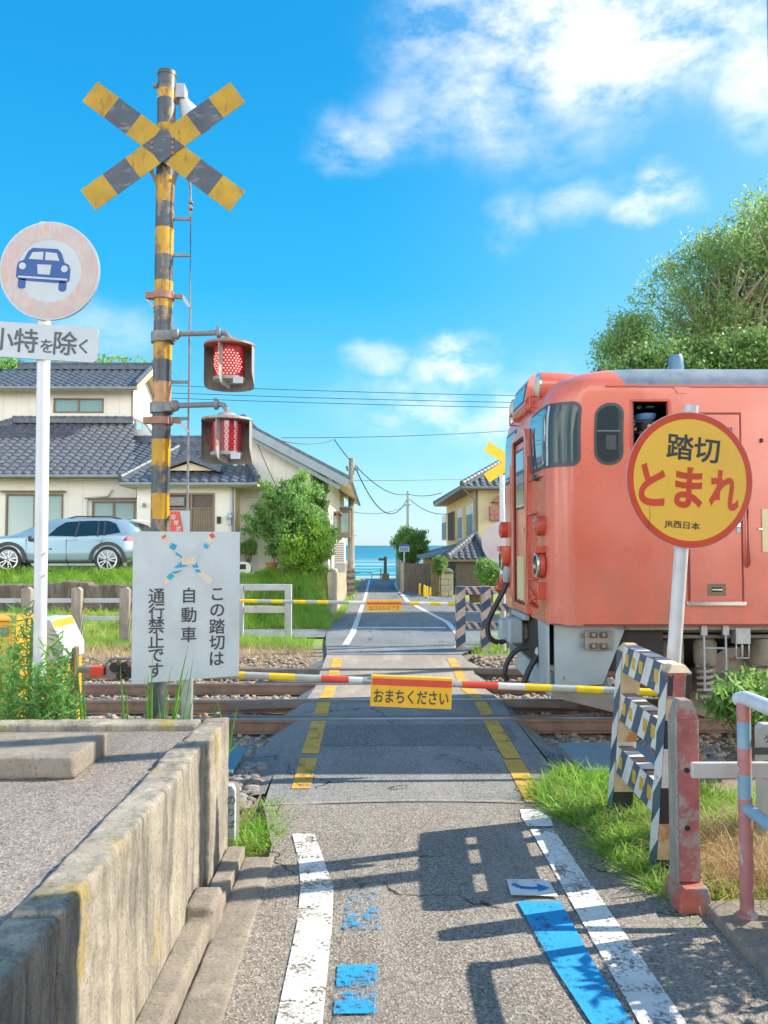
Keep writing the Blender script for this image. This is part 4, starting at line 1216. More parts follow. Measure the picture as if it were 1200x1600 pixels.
# ------------------------------------------------------------------ gate arm and its machine
def gate():
    d = 6.85
    px0 = 196
    t = thing('crossing_gate', 'lowered gate arm with grey, yellow and red bands across the lane', 'crossing gate', (X(150, d), d, 0))
    def bp(px): 
        py = 1047.5 + (px - 196) * (1082 - 1047.5) / (1026 - 196)
        return P(px, py, d)
    segs = [(196, 372, .040, 'bar_grey'), (372, 383, .034, 'bar_yellow'), (383, 421, .033, 'bar_grey'), (421, 461, .033, 'bar_yellow'), (461, 502, .032, 'bar_grey'), (502, 545, .031, 'bar_red'), (545, 566, .029, 'bar_white'), (566, 582, .028, 'galv'), (582, 706, .026, 'galv'), (706, 722, .029, 'galv'), (722, 778, .031, 'bar_red'), (778, 820, .032, 'bar_white'), (820, 861, .033, 'bar_yellow'), (861, 900, .033, 'bar_grey'), (900, 941, .034, 'bar_yellow'), (941, 985, .034, 'bar_grey'), (985, 1026, .034, 'bar_yellow')]
    mb = MB()
    for a, b, r, mn in segs: mb.tube([bp(a), bp(b)], r * .92, M[mn], seg=14)
    mb.build('arm', t)
    # hanging yellow panel folded over the arm
    mb = MB()
    a, b = bp(580), bp(706)
    u = (b - a).normalized(); w = Vector((-u.z, 0, u.x))
    Wd = (b - a).length
    m0 = a + u * (Wd / 2) - Vector((0, .034, 0))
    zt, zb = .048, -.205
    mb.prism([(-Wd / 2, zb), (Wd / 2, zb), (Wd / 2, zt), (-Wd / 2, zt)], m0, u, w, (0, .004, 0), M['board_yellow'])
    mb.prism([(-Wd / 2, zb), (Wd / 2, zb), (Wd / 2, zt), (-Wd / 2, zt)], m0 + Vector((0, .068, 0)), u, w, (0, .004, 0), M['board_yellow'])
    mb.prism([(-Wd / 2, zt - .003), (Wd / 2, zt - .003), (Wd / 2, zt), (-Wd / 2, zt)], m0 + Vector((0, .005, 0)), u, w, (0, .062, 0), M['board_yellow'])
    mb.prism([(-Wd / 2 + .01, -.028), (Wd / 2 - .005, -.028), (Wd / 2 - .005, .028), (-Wd / 2 + .01, .028)], m0 + Vector((0, -.0025, 0)), u, w, (0, .002, 0), M['bar_red'])
    mb.text('おまちください', m0 + w * -.118, u, w, .115, M['ink'], width=Wd * .92, weight=.018, off=(0, -.002, 0))
    mb.build('hanging_panel', t, smooth=0)
    # machine
    mb = MB()
    x0, x1 = X(72, d), X(116, d)
    zt = P(120, 966, d).z
    xs = [(x0, -.1), (x1, -.1), (x1, P(0, 1010, d).z), (X(100, d), zt), (x0, zt)]
    mb.prism(xs, (0, d - .22, 0), UX, UZ, (0, .44, 0), M['cab_yellow'])
    mb.build('machine_housing', t, bevel=.012)
    mb = MB()
    lid = [(X(72, d) - .02, zt + .006), (X(98, d), zt + .006), (X(116, d) + .012, P(0, 1006, d).z), (X(116, d) + .014, P(0, 1028, d).z), (X(101, d), P(0, 1033, d).z), (X(76, d), P(0, 1012, d).z)]
    mb.prism(lid, (0, d - .235, 0), UX, UZ, (0, .47, 0), M['sign_grey'])
    mb.box(X(116, d) + .02, X(125, d), d - .05, d + .03, -.1, P(0, 1010, d).z, M['wood_brown'])
    mb.tube([(X(110, d), d, bp(140).z), (X(150, d), d, bp(160).z)], .03, M['iron'])
    mb.build('machine_cover', t, bevel=.01)
    mb = MB()
    c = bp(168)
    mb.box(X(146, d), X(168, d), d - .05, d + .05, c.z - .045, c.z + .03, M['bar_red'])
    mb.build('counterweight', t, bevel=.008)
    mb = MB()
    for dx, dz, r in ((.02, .03, .042), (.10, .04, .035), (.15, -.01, .045), (.07, -.04, .035)):
        mb.lathe([(0, -.06), (r, -.06), (r, .05), (r * .6, .06), (0, .06)], Vector((X(182, d) + dx, d - .02, c.z + dz)), (0, 1, 0), M['dark'], seg=18)
    mb.box(X(170, d), X(214, d), d - .03, d + .06, c.z - .07, c.z + .04, M['iron'])
    mb.tube([(X(150, d), d, c.z - .05), (X(176, d), d, c.z + .09), (X(212, d), d - .05, c.z + .1)], .012, M['iron'])
    mb.build('arm_mechanism', t, bevel=.004)
gate()

def cabinet():
    d = 6.5
    t = thing('equipment_cabinet', 'yellow steel equipment cabinet behind weeds at the left edge', 'cabinet', (X(20, d), d, 0))
    mb = MB()
    zt = P(40, 967, d).z
    for a, b in ((-60, 8), (10, 44)):
        mb.box(X(a, d), X(b, d) - .004, d - .2, d + .25, -.1, zt, M['cab_yellow'])
    mb.build('body', t, bevel=.012)
    mb = MB(); mb.box(X(-64, d), X(46, d), d - .22, d + .27, zt, zt + .02, M['cab_yellow']); mb.build('lid', t, bevel=.006)
    mb = MB(); p = P(22, 983, d - .2); mb.box(X(12, d), X(34, d), d - .206, d - .2, P(0, 990, d).z, P(0, 976, d).z, M['iron']); mb.build('maker_plate', t)
cabinet()

# ------------------------------------------------------------------ round stop sign on the right
def stop_sign(base, lean, yaw, r, zc, zpost, label, front=True, plate_mats=None, pr=.047):
    t = thing('stop_sign', label, 'stop sign', base)
    b = Vector(base)
    def at(z): return b + Vector((math.tan(R(lean)) * z, 0, z))
    mb = MB()
    mb.tube([b + Vector((0, 0, -.1)), at(zpost)], pr, M['white_paint'] if not front else M['galv_white'], seg=18)
    mb.build('post', t)
    n = Vector((-math.sin(R(yaw)), -math.cos(R(yaw)), 0)); u0 = Vector((math.cos(R(yaw)), -math.sin(R(yaw)), 0))
    ll = R(-lean)
    u = u0 * math.cos(ll) + UZ * math.sin(ll); w = UZ * math.cos(ll) - u0 * math.sin(ll)
    c = at(zc) + n * (pr + .012)
    mb = MB()
    mb.disc(c, u, w, r, -n * .02, M['stop_red'] if front else M['back_pink'], M['stop_red'] if front else M['sign_white'], seg=72)
    if front:
        mb.ring(c, u, w, r * .985, r * 1.012, M['sign_white'], -n * .004, 72)
        mb.disc(c + n * .002, u, w, r * .90, -n * .001, M['stop_yellow'], seg=72)
        f = n * .0035
        k = r / 100.0
        def at2(x, y): return c + u * (x * k) + w * (y * k)
        mb.text('踏切', at2(1, 47), u, w, 37 * k, M['ink'], width=83 * k, bold=.016, off=f)
        for ch, x, y, h, wd in (('と', -60, -13, 62, 41), ('ま', -2, -12, 61, 45), ('れ', 55, -11, 61, 48)):
            mb.text(ch, at2(x, y), u, w, h * k, M['stop_red'], width=wd * k, weight=.034, off=f)
        mb.text('JR西日本', at2(-9, -68), u, w, 12.5 * k, M['ink'], width=56 * k, bold=.012, off=f)
        # hairline crack
        pts = [(-62, -45), (-60, -60), (-62, -73), (-60, -80)]
        for p0, p1 in zip(pts, pts[1:]): mb.beam(at2(*p0) + f * .8, at2(*p1) + f * .8, .003, .001, M['ink_soft'])
    mb.build('round_plate', t, smooth=30)
    if front:
        for dz in (-.2, .2):
            mb = MB(); p = at(zc + dz); mb.box(p.x - .06, p.x + .06, p.y - .03, p.y + .06, p.z - .02, p.z + .02, M['galv']); mb.build('bracket', t)
    else:
        for dz in (-.22, 0.0, .24):
            mb = MB(); mb.beam(c + u * (-r * .8) - n * .03 + w * dz, c + u * (r * .8) - n * .03 + w * dz, .02, .03, M['galv']); mb.build('stiffener', t)
    return t
M['galv_white'] = paint('pale steel post', (0.60, 0.62, 0.64), 0.4, 0.1, 6, (0.42, 0.36, 0.30), 0.1, 10)
M['back_pink'] = paint('pale plate back', (0.62, 0.56, 0.56), 0.6, 0.08, 4)
ds = 5.55
pb = P(1033, 1282, ds)
stop_sign((pb.x, ds, 0), 5.0, -9, .462, P(1074, 751, ds).z, P(1076, 634, ds).z, 'leaning round yellow stop sign with red rim and Japanese text')

def hazard(mb, face_o, u, w, L, h, n_str, m0, m1, slant):
    """Slanted stripes on a rectangle: o + s*u + t*w."""
    o = Vector(face_o); p = L / n_str
    for i in range(-2, n_str + 2):
        a0, a1 = i * p, (i + 1) * p
        poly = [(a0, 0), (a1, 0), (a1 + slant, h), (a0 + slant, h)]
        # clip to [0, L]
        def clip(poly, f):
            out = []
            for k in range(len(poly)):
                q, r_ = poly[k], poly[(k + 1) % len(poly)]
                fq, fr = f(q), f(r_)
                if fq >= 0: out.append(q)
                if fq * fr < 0:
                    s_ = fq / (fq - fr); out.append((q[0] + (r_[0] - q[0]) * s_, q[1] + (r_[1] - q[1]) * s_))
            return out
        poly = clip(clip(poly, lambda q: q[0]), lambda q: L - q[0])
        if len(poly) < 3: continue
        vs = [o + Vector(u) * q[0] + Vector(w) * q[1] for q in poly]
        mb.add(vs, [tuple(range(len(vs)))], m0 if i % 2 else m1)

# ------------------------------------------------------------------ striped concrete guard beside the stop sign
def striped_guard():
    t = thing('striped_barrier', 'leaning concrete barrier with black, white and yellow hazard stripes in grass', 'barrier', (1.69, 5.2, 0))
    lean = .075
    TF = Matrix.Identity(4)
    TF[0][2] = lean; TF[0][1] = .045; TF[0][3] = -.045 * 4.7
    xa, xb = 1.60, 1.735
    zt = 1.19
    for name, y0, y1 in (('post', 4.66, 4.80), ('post', 5.66, 5.80)):
        mb = MB(TF)
        near = y0 < 5
        bands = [(-.1, .10, 'gs_black'), (.10, .30, 'gs_cream'), (.30, .50, 'gs_black'), (.50, .72, 'gs_white'), (.72, .88, 'gs_black'), (.88, 1.0, 'gs_cream'), (1.0, 1.15, 'post_red')] if near else [(-.1, .18, 'gs_black'), (.18, .40, 'gs_cream'), (.40, .52, 'gs_white'), (.52, .80, 'gs_cream'), (.80, 1.0, 'gs_cream'), (1.0, 1.15, 'gs_cream')]
        for a, b, mn in bands: mb.box(xa, xb, y0, y1, a, b, M[mn])
        # chamfered head
        vs = [(xa, y0, 1.15), (xb, y0, 1.15), (xb, y1, 1.15), (xa, y1, 1.15), (xa + .03, y0 + .03, zt), (xb - .03, y0 + .03, zt), (xb - .03, y1 - .03, zt), (xa + .03, y1 - .03, zt)]
        mb.add(vs, [(4, 5, 6, 7), (0, 1, 5, 4), (1, 2, 6, 5), (2, 3, 7, 6), (3, 0, 4, 7)], M['gs_cream'])
        # stripes on the lane-facing side, wrapped 3 mm proud
        hazard(mb, (xa - .003, y1, -.1), (0, 0, 1), (0, -1, 0), 1.24, y1 - y0, 7, M['gs_white'], M['gs_blue'], .14)
        if near:
            mb.box(xa + .002, xa + .03, y0 - .003, y0, 1.02, 1.14, M['gs_black']); mb.box(xb - .03, xb - .002, y0 - .003, y0, .9, 1.14, M['gs_black'])
        o = mb.build(name, t, smooth=0)
    for k, zc in enumerate((1.09, .76, .40)):
        mb = MB(TF)
        y0, y1, hh = 4.795, 5.665, .09
        x0, x1 = xa + .012, xb - .025
        mb.box(x0, x1, y0, y1, zc - hh, zc + hh, M['gs_cream'])
        hazard(mb, (x0 - .003, y1, zc - hh), (0, -1, 0), (0, 0, 1), y1 - y0, 2 * hh, 6, M['gs_white'], M['gs_blue'], .11)
        hazard(mb, (x0, y1, zc + hh + .003), (0, -1, 0), (1, 0, 0), y1 - y0, x1 - x0, 6, M['gs_white'], M['gs_black'] if k else M['gs_blue'], .0)
        hazard(mb, (x0, y0 - .0, zc - hh - .003), (0, 1, 0), (1, 0, 0), y1 - y0, x1 - x0, 6, M['gs_cream'], M['gs_cream'], .0)
        for i in range(5):
            yc = y1 - .1 - i * .165
            if (i + k) % 4 != 3: mb.box(x0 - .006, x0 - .0035, yc - .038, yc + .038, zc - .035, zc + .045, M['gs_yellow'])
        mb.build('rail', t, smooth=0)
striped_guard()

# ------------------------------------------------------------------ red post with plank, handrail, kerb
def red_post():
    t = thing('red_post', 'square faded red concrete post with pointed top and stone foot', 'concrete post', (1.665, 4.36, 0))
    mb = MB()
    x0, x1, y0, y1 = 1.592, 1.712, 4.30, 4.42
    mb.box(x0, x1, y0, y1, .12, .965, M['post_red'])
    xm = (x0 + x1) / 2
    vs = [(x0, y0, .965), (x1, y0, .965), (x1, y1, .965), (x0, y1, .965), (xm - .035, y0 + .01, 1.06), (xm + .03, y0 + .01, 1.06), (xm + .03, y1 - .01, 1.06), (xm - .035, y1 - .01, 1.06)]
    mb.add(vs, [(4, 5, 6, 7), (1, 2, 6, 5), (2, 3, 7, 6), (3, 0, 4, 7)], M['conc_grey']); mb.add(vs, [(0, 1, 5, 4)], M['post_red'])
    mb.box(x0 - .004, x0 + .008, y0 - .003, y1, .1, .968, M['conc_grey'])
    for zz in (.70, .40): mb.lathe([(.014, 0), (.014, .012), (.0, .012)], (xm - .01, y0 + .001, zz), (0, -1, 0), M['hair'], seg=10)
    mb.build('shaft', t, bevel=.01)
    mb = MB()
    mb.prism([(1.562, -.1), (1.73, -.1), (1.73, .08), (1.72, .12), (1.59, .12), (1.568, .07)], (0, 4.22, 0), UX, UZ, (0, .23, 0), M['base_red'])
    roughen(mb.build('foot', t), .012, .008, .012)
    mb = MB(); mb.box(1.66, 4.2, 4.265, 4.30, .665, .745, M['plank']); mb.build('plank', t, bevel=.006)
    mb = MB(); mb.box(3.7, 3.83, 4.31, 4.43, -.1, 1.0, M['post_red']); mb.build('far_post', t, bevel=.01)
red_post()

def handrail():
    t = thing('handrail', 'peeling pipe handrail painted red, white and blue on kerb', 'handrail', (1.85, 4.08, 0))
    x = 1.85
    for y in (4.08, 2.55, 1.0):
        mb = MB()
        for a, b, mn in ((.03, .48, 'pipe_red'), (.48, .62, 'pipe_red'), (.62, .74, 'pipe_blue'), (.74, .87, 'pipe_red'), (.87, 1.0, 'pipe_blue'), (1.0, 1.09, 'pipe_red')):
            mb.tube([(x, y, a), (x, y, b)], .033, M[mn], seg=16)
        mb.lathe([(.035, .02), (.05, .03), (.05, .06), (.034, .065)], (x, y, 0), (0, 0, 1), M['pipe_red'], seg=16)
        mb.build('post', t)
    mb = MB()
    mb.tube([(x, 4.13, 1.10), (x, 4.05, 1.12), (x, 3.6, 1.122), (x, 3.58, 1.122), (x, -2, 1.13)], [.036, .037, .037, .037, .037], M['pipe_white'], seg=16)
    mb.build('top_rail', t)
    mb = MB(); mb.tube([(x, 4.06, .575), (x, -2, .58)], .031, M['pipe_blue'], seg=16); mb.build('lower_rail', t)
handrail()
mb = MB(); mb.box(1.70, 2.05, -1.5, 4.27, -.12, .045, M['conc_kerb']); struct(roughen(mb.build('kerb'), .02, .012, .012))

def marker(loc, w, h, txt, label, tx):
    t = thing('marker_post', label, 'marker post', loc)
    x, y, z = loc
    mb = MB()
    mb.prism([(-w, -.15), (w, -.15), (w, h - .03), (w - .02, h), (-w + .02, h), (-w, h - .03)], (x, y - .04, z), UX, UZ, (0, .08, 0), M['sign_white'])
    for i, ch in enumerate(txt):
        mb.text(ch, (x + tx, y - .043, z + h - .09 - i * .075), UX, UZ, .05, M['ink_soft'], weight=.01)
    mb.build('stake', t, smooth=0, bevel=.004)
mk = P(1193, 1190, 5.2); marker((mk.x + .02, 5.2, 0), .055, P(1190, 1130, 5.2).z, 'ケーブル', 'short white marker post behind the handrail in dry grass', -.01)
mk = P(361, 1250, 5.35); marker((mk.x - .02, 5.35, 0), .05, .33, 'のりば', 'small white marker stake beside the platform wall corner', .028)
mb = MB(); mb.box(-1.22, -.88, 5.36, 5.46, -.1, .33, M['conc']); tag(mb.build('concrete_stub', bevel=.04, bseg=4), 'rounded concrete stub behind the small white stake', 'concrete block')

# cable pit lids
def lid(px0, px1, pyt, pyb, mat, label):
    t = None
    dn, df = EYE * FPX / (pyb - 852), EYE * FPX / (pyt - 852)
    mb = MB(); x0, x1 = X(px0, (dn + df) / 2), X(px1, (dn + df) / 2)
    mb.box(x0, x1, dn, df, .005, .03, M[mat]); mb.box(x0 + .03, x1 - .03, dn + .03, df - .03, -.2, .004, M['conc_kerb'])
    tag(mb.build('pit_lid', bevel=.004), label, 'pit lid')
lid(890, 1022, 1163, 1206, 'lid_blue', 'grey blue steel lid lying behind the striped barrier')
lid(300, 378, 1168, 1206, 'lid_left', 'bright blue steel lid beside the platform corner')

# shed outside the frame on the right that shades the near end of the platform wall
def shed():
    t = thing('timber_shed', 'timber shed right of the handrail, outside the frame', 'shed', (3.4, .8, 0))
    mb = MB(); mb.box(2.25, 5.2, -2.5, 3.42, -.1, 3.6, M['wood_brown']); mb.build('wall', t)
    mb = MB(); mb.prism([(2.1, 3.6), (3.7, 4.7), (5.4, 3.6)], (0, -2.7, 0), UX, UZ, (0, 6.15, 0), M['tile_grey']); mb.build('roof', t)
shed()
mb = MB(); mb.tube([(3.25, 5.55, -.1), (3.25, 5.55, 5.2)], [.085, .075], M['galv'], seg=14); tag(mb.build('steel_pole'), 'steel pole right of the handrail, outside the frame', 'pole')

# ------------------------------------------------------------------ railcar
TY, TX, THW, TLEN = 9.46, 1.74, 1.46, 20.0        # track centre, front plane, half width, length
PROF = [  # height, side inset, front setback, corner radius
    (1.09, 0, 0, .26), (1.31, 0, 0, .26), (2.0, 0, 0, .26), (2.68, 0, 0, .26), (2.84, 0, 0, .26), (3.0, 0, .0, .26), (3.18, 0, .005, .27), (3.32, 0, .02, .29), (3.40, 0, .035, .31), (3.465, 0, .06, .34),
    (3.54, .02, .12, .38), (3.61, .07, .22, .42), (3.66, .15, .36, .46), (3.70, .30, .60, .50), (3.735, .55, .95, .52), (3.755, .85, 1.25, .45), (3.77, 1.2, 1.6, .2), (3.775, 1.44, 1.9, .015)]

def tprof(z):
    zz = [p[0] for p in PROF]
    return [float(np.interp(z, zz, [p[i] for p in PROF])) for i in (1, 2, 3)]

def tsurf(s, z):
    """Body surface near the front: s = path length from the front centreline round the near corner along the near side. Returns point, outward normal."""
    ins, sb, r = tprof(z)
    hw = THW - ins
    x0 = TX + sb
    flat = hw - r
    q = math.pi / 2 * r
    if s <= flat: return Vector((x0, TY - s, z)), Vector((-1, 0, 0))
    if s <= flat + q:
        a = (s - flat) / r
        return Vector((x0 + r - r * math.cos(a), TY - flat - r * math.sin(a), z)), Vector((-math.cos(a), -math.sin(a), 0))
    return Vector((x0 + r + s - flat - q, TY - hw, z)), Vector((0, -1, 0))

def s_side(x, z=2.5):
    """Path length at which the near side reaches world x."""
    ins, sb, r = tprof(z)
    return THW - ins - r + math.pi / 2 * r + (x - TX - sb - r)

def tpatch(mb, s0, s1, z0, z1, rad, off, mat, ns=16, nz=14, thick=0.0):
    """Rounded-rectangle skin patch following the body."""
    def fn(a, b):
        z = z0 + (z1 - z0) * b
        e = min(z - z0, z1 - z)
        cut = rad - math.sqrt(max(0, rad * rad - (rad - e) ** 2)) if e < rad else 0
        s = (s0 + cut) + (s1 - s0 - 2 * cut) * a
        p, n = tsurf(s, z)
        return p + n * off
    zs = [0]
    # finer rows near rounded ends
    def fn2(a, b):
        b2 = (1 - math.cos(math.pi * b)) / 2
        return fn(a, b2)
    mb.grid(fn2, ns, nz, mat)

def railcar():
    t = thing('railcar', 'vermilion diesel railcar with grey roof stopped on the near track', 'railcar', (TX + 4, TY, 0))
    # shell: rings of constant topology from front centre round to the rear
    xs_side = [2.06, 2.2, 2.3, 2.36, 2.42, 2.48, 2.557, 2.935, 3.125, 3.63, 4.3, 4.75, 5.75, 6.4, 7.4, 8.05, 9.05, 10, 12, 14, 16, 18, 20, TX + TLEN]
    zs = [p[0] for p in PROF]
    half = []
    rows = []
    for z in zs:
        ins, sb, r = tprof(z)
        hw = THW - ins; x0 = TX + sb
        row = [(x0, TY, z)]
        nf = 5
        for i in range(1, nf + 1): row.append((x0, TY - (hw - r) * i / nf, z))
        for i in range(1, 11):
            a = math.pi / 2 * i / 10
            row.append((x0 + r - r * math.cos(a), TY - hw + r - r * math.sin(a), z))
        for x in xs_side: row.append((max(x, x0 + r + .001 * len(row)), TY - hw, z))
        rows.append(row)
    n = len(rows[0])
    def is_open(i, j):
        xa = rows[0][i][0]; za, zb = zs[j], zs[j + 1]
        return abs(xa - 2.557) < .01 and za >= 2.83 and zb <= 3.33
    mb = MB()
    for side in (1, -1):
        vs = [((x, y, z) if side == 1 else (x, 2 * TY - y, z)) for row in rows for (x, y, z) in row]
        for j in range(len(rows) - 1):
            for i in range(n - 1):
                if side == 1 and is_open(i, j): continue
                f = (j * n + i, j * n + i + 1, (j + 1) * n + i + 1, (j + 1) * n + i)
                if side == -1: f = f[::-1]
                zc = (zs[j] + zs[j + 1]) / 2
                grey = zc > 3.47 and rows[j][i][0] > 2.52 - (zc - 3.47) * .75
                mb.f.append(tuple(k + len(mb.v) for k in f)); mb.m.append(mb._mi(M['train_body']))
        mb.v.extend(vs)
    vs = [(TX + TLEN, y, z) for (y, z) in [(TY - THW, 1.09), (TY - THW, 3.46), (TY - 1.2, 3.66), (TY, 3.77), (TY + 1.2, 3.66), (TY + THW, 3.46), (TY + THW, 1.09)]]
    mb.add(vs, [tuple(range(7))], M['train'])
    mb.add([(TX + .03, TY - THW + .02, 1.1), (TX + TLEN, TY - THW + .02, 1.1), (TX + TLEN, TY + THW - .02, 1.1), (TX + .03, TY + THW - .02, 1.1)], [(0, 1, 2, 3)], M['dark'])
    body = mb.build('body', t, smooth=40)
    ny = TY - THW
    # interior lining of the cab seen through the open window
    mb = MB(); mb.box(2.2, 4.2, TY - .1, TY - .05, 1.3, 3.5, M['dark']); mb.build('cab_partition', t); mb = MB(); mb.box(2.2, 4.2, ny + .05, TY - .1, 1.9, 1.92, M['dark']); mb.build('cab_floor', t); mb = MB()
    mb.box(2.62, 2.66, TY - .3, TY - .12, 2.5, 3.4, M['under']); mb.build('cab_post', t); mb = MB(); mb.lathe([(.035, 0), (.035, .01), (0, .012)], (2.62, ny + .18, 3.12), (0, -1, 0), M['cream_plate'], seg=16); mb.tube([(2.62, ny + .19, 3.12), (2.62, ny + .19, 1.95)], .008, M['under'], seg=6)
    mb.build('cab_gauge', t); mb = MB()
    mb.box(2.70, 2.74, ny + .25, ny + .3, 3.28, 3.31, M['sign_white']); mb.box(2.80, 2.88, ny + .25, ny + .3, 3.29, 3.31, M['under']); mb.box(2.68, 2.90, ny + .301, ny + .31, 3.285, 3.312, M['dark'])
    mb.build('sun_visor', t)
    # open window reveal and rounded edge
    mb = MB()
    x0, x1, z0, z1 = 2.557, 2.935, 2.84, 3.32
    for a, b, c, d in ((x0 - .012, x1 + .012, z1 - .012, z1 + .012), (x0 - .012, x1 + .012, z0 - .012, z0 + .012)): mb.box(a, b, ny - .006, ny + .05, c, d, M['train_dk'])
    for a, b in ((x0 - .012, x0 + .012), (x1 - .012, x1 + .022)): mb.box(a, b, ny - .0065, ny + .051, z0 + .0121, z1 - .0121, M['train_dk'])
    mb.box(x0 + .012, x0 + .03, ny + .01, ny + .03, z0, z1, M['seal'])
    mb.build('window_frame', t, bevel=.004)
    # windscreen: seal, front pane, corner pane, pillar
    sA, sC = .47, s_side(2.05)
    mb = MB(); tpatch(mb, sA, sC, 2.66, 3.31, .10, .005, M['seal'], 30, 20); w = mb.build('windscreen', t)
    s1, s2 = sA + .035, 1.275
    mb = MB(); tpatch(mb, s1, s2, 2.70, 3.275, .06, .009, M['win_front'], 10, 16); mb.build('pane', w)
    mb = MB(); tpatch(mb, s2 + .055, sC - .035, 2.70, 3.275, .075, .009, M['win_cab'], 16, 16); mb.build('pane', w)
    mb = MB(); tpatch(mb, s2 + .008, s2 + .045, 2.68, 3.29, .005, .011, M['sign_white'], 2, 10); mb.build('pillar', w)
    # mirrored windscreen on the far side
    mb = MB()
    for z0, z1, o, mt, e in ((2.66, 3.31, .005, 'seal', 0), (2.70, 3.275, .009, 'win_front', .035)):
        vs = []
        for j in range(13):
            for i in range(17):
                z = z0 + (z1 - z0) * j / 12; p, nn = tsurf(sA + e + (sC - sA - 2 * e) * i / 16, z); p = p + nn * o
                vs.append((p.x, 2 * TY - p.y, p.z))
        mb.add(vs, [(j * 17 + i, (j + 1) * 17 + i, (j + 1) * 17 + i + 1, j * 17 + i + 1) for j in range(12) for i in range(16)], M[mt])
    mb.build('windscreen', t)
    # oval side window
    mb = MB(); tpatch(mb, s_side(2.185), s_side(2.475), 2.675, 3.295, .13, .005, M['seal'], 14, 22); w = mb.build('oval_window', t)
    mb = MB(); tpatch(mb, s_side(2.212), s_side(2.448), 2.705, 3.265, .11, .009, M['win_dark'], 14, 22); mb.build('pane', w)
    mb = MB(); mb.box(2.30, 2.40, ny - .011, ny - .0095, 2.83, 2.97, M['seal']); mb.box(2.215, 2.445, ny - .0105, ny - .0095, 3.01, 3.016, M['under']); mb.build('interior_fitting', w)
    # wiper
    mb = MB()
    p0, n0 = tsurf(.80, 2.60); p1, _ = tsurf(.62, 3.08)
    p0, p1 = p0 + n0 * .03, p1 + n0 * .03
    mb.tube([p0, p1], .008, M['seal'], seg=6); mb.tube([p1 + Vector((0, 0, .08)), p1 - Vector((0, .05, .34))], .007, M['seal'], seg=6)
    mb.lathe([(0, 0), (.03, .0), (.03, .04), (0, .05)], p0 + n0 * -.03, (-1, 0, 0), M['seal'], seg=12)
    p2, _ = tsurf(.92, 2.59); mb.lathe([(0, 0), (.035, 0), (.03, .05), (0, .05)], p2, (-1, 0, 0), M['seal'], seg=12)
    mb.build('wiper', t)
    # gangway door in a raised frame
    mb = MB()
    gy0, gy1, gz0, gz1 = TY - .47, TY + .47, 1.12, 3.20
    gx = TX - .055
    def frame(y0, y1, z0, z1, wd, x, th, mat, r=.10):
        out, inn = [], []
        for (lst, o) in ((out, 0), (inn, wd)):
            rr = max(r - o, .02)
            a0, a1, b0, b1 = y0 + o, y1 - o, z0 + o, z1 - o
            lst += [(a0, b0), (a1, b0)]
            for q in range(0, 91, 15): lst.append((a1 - rr + rr * math.cos(R(q)), b1 - rr + rr * math.sin(R(q))))
            for q in range(90, 181, 15): lst.append((a0 + rr + rr * math.cos(R(q)), b1 - rr + rr * math.sin(R(q))))
        k = len(out)
        vs = [(x, y, z) for y, z in out] + [(x, y, z) for y, z in inn] + [(x + th, y, z) for y, z in out] + [(x + th, y, z) for y, z in inn]
        fs = []
        for i in range(k):
            j = (i + 1) % k
            fs += [(i, j, k + j, k + i), (i, 2 * k + i, 2 * k + j, j), (k + i, k + j, 3 * k + j, 3 * k + i)]
        mb.add(vs, fs, mat)
    frame(gy0, gy1, gz0, gz1, .085, gx, .10, M['train'], .16)
    frame(gy0 + .085, gy1 - .085, gz0 + .085, gz1 - .085, .02, gx + .02, .08, M['rubber'], .09)
    g = mb.build('gangway_door', t, smooth=40)
    mb = MB(); mb.box(gx + .035, gx + .07, gy0 + .11, gy1 - .11, gz0 + .1, gz1 - .12, M['train']); mb.build('leaf', g, bevel=.01)
    mb = MB(); mb.box(gx + .027, gx + .034, TY - .27, TY + .27, 2.30, 3.0, M['seal']); mb.box(gx + .022, gx + .0265, TY - .24, TY + .24, 2.33, 2.97, M['win_front']); mb.build('window', g)
    mb = MB(); mb.box(gx + .0, gx + .03, TY - .33, TY - .27, 2.03, 2.07, M['chrome']); mb.build('handle', g); mb = MB(); mb.box(gx + .02, gx + .033, TY - .20, TY + .2, 1.25, 1.75, M['cream_plate']); mb.build('kick_plate', g)
    # vertical strip beside the gangway, handrails, steps
    mb = MB()
    for yy in (gy0 - .055, gy1 + .055):
        mb = MB(); mb.tube([(TX - .002, yy, 2.9), (TX - .05, yy, 2.85), (TX - .05, yy, 1.25), (TX - .002, yy, 1.2)], .014, M['train'], seg=8)
        mb.build('front_handrail', t)
    mb = MB()
    for zz in (2.22, 1.52):
        mb = MB(); mb.tube([(TX, gy0 - .05, zz), (TX - .045, gy0 - .09, zz), (TX - .045, gy0 - .35, zz), (TX, gy0 - .38, zz)], .012, M['train_dk'], seg=8); mb.build('front_step', t)
    mb = MB()
    mb.tube([(TX, gy0 - .02, 2.60), (TX - .02, gy0 - .02, 2.60), (TX - .02, ny + .3, 2.60), (TX, ny + .3, 2.60)], .012, M['train'], seg=8)
    mb.build('front_step', t)
    # destination box
    mb = MB()
    prof = [(TX + .75, 3.44), (TX - .02, 3.40), (TX - .05, 3.46), (TX + .0, 3.74), (TX + .05, 3.80), (TX + .75, 3.80)]
    mb.prism([(p[0], p[1]) for p in prof], (0, TY - .42, 0), UX, UZ, (0, .84, 0), M['train'])
    dbx = mb.build('destination_box', t, bevel=.02, bseg=3)
    mb = MB()
    u = (Vector((TX, 0, 3.74)) - Vector((TX - .05, 0, 3.46))).normalized()
    n = Vector((-u.z, 0, u.x))
    o = Vector((TX - .025, TY, 3.60)) + n * .004
    mb.prism([(-.34, -.11), (.34, -.11), (.34, .11), (-.34, .11)], o, (0, -1, 0), u, -n * .003, M['seal'])
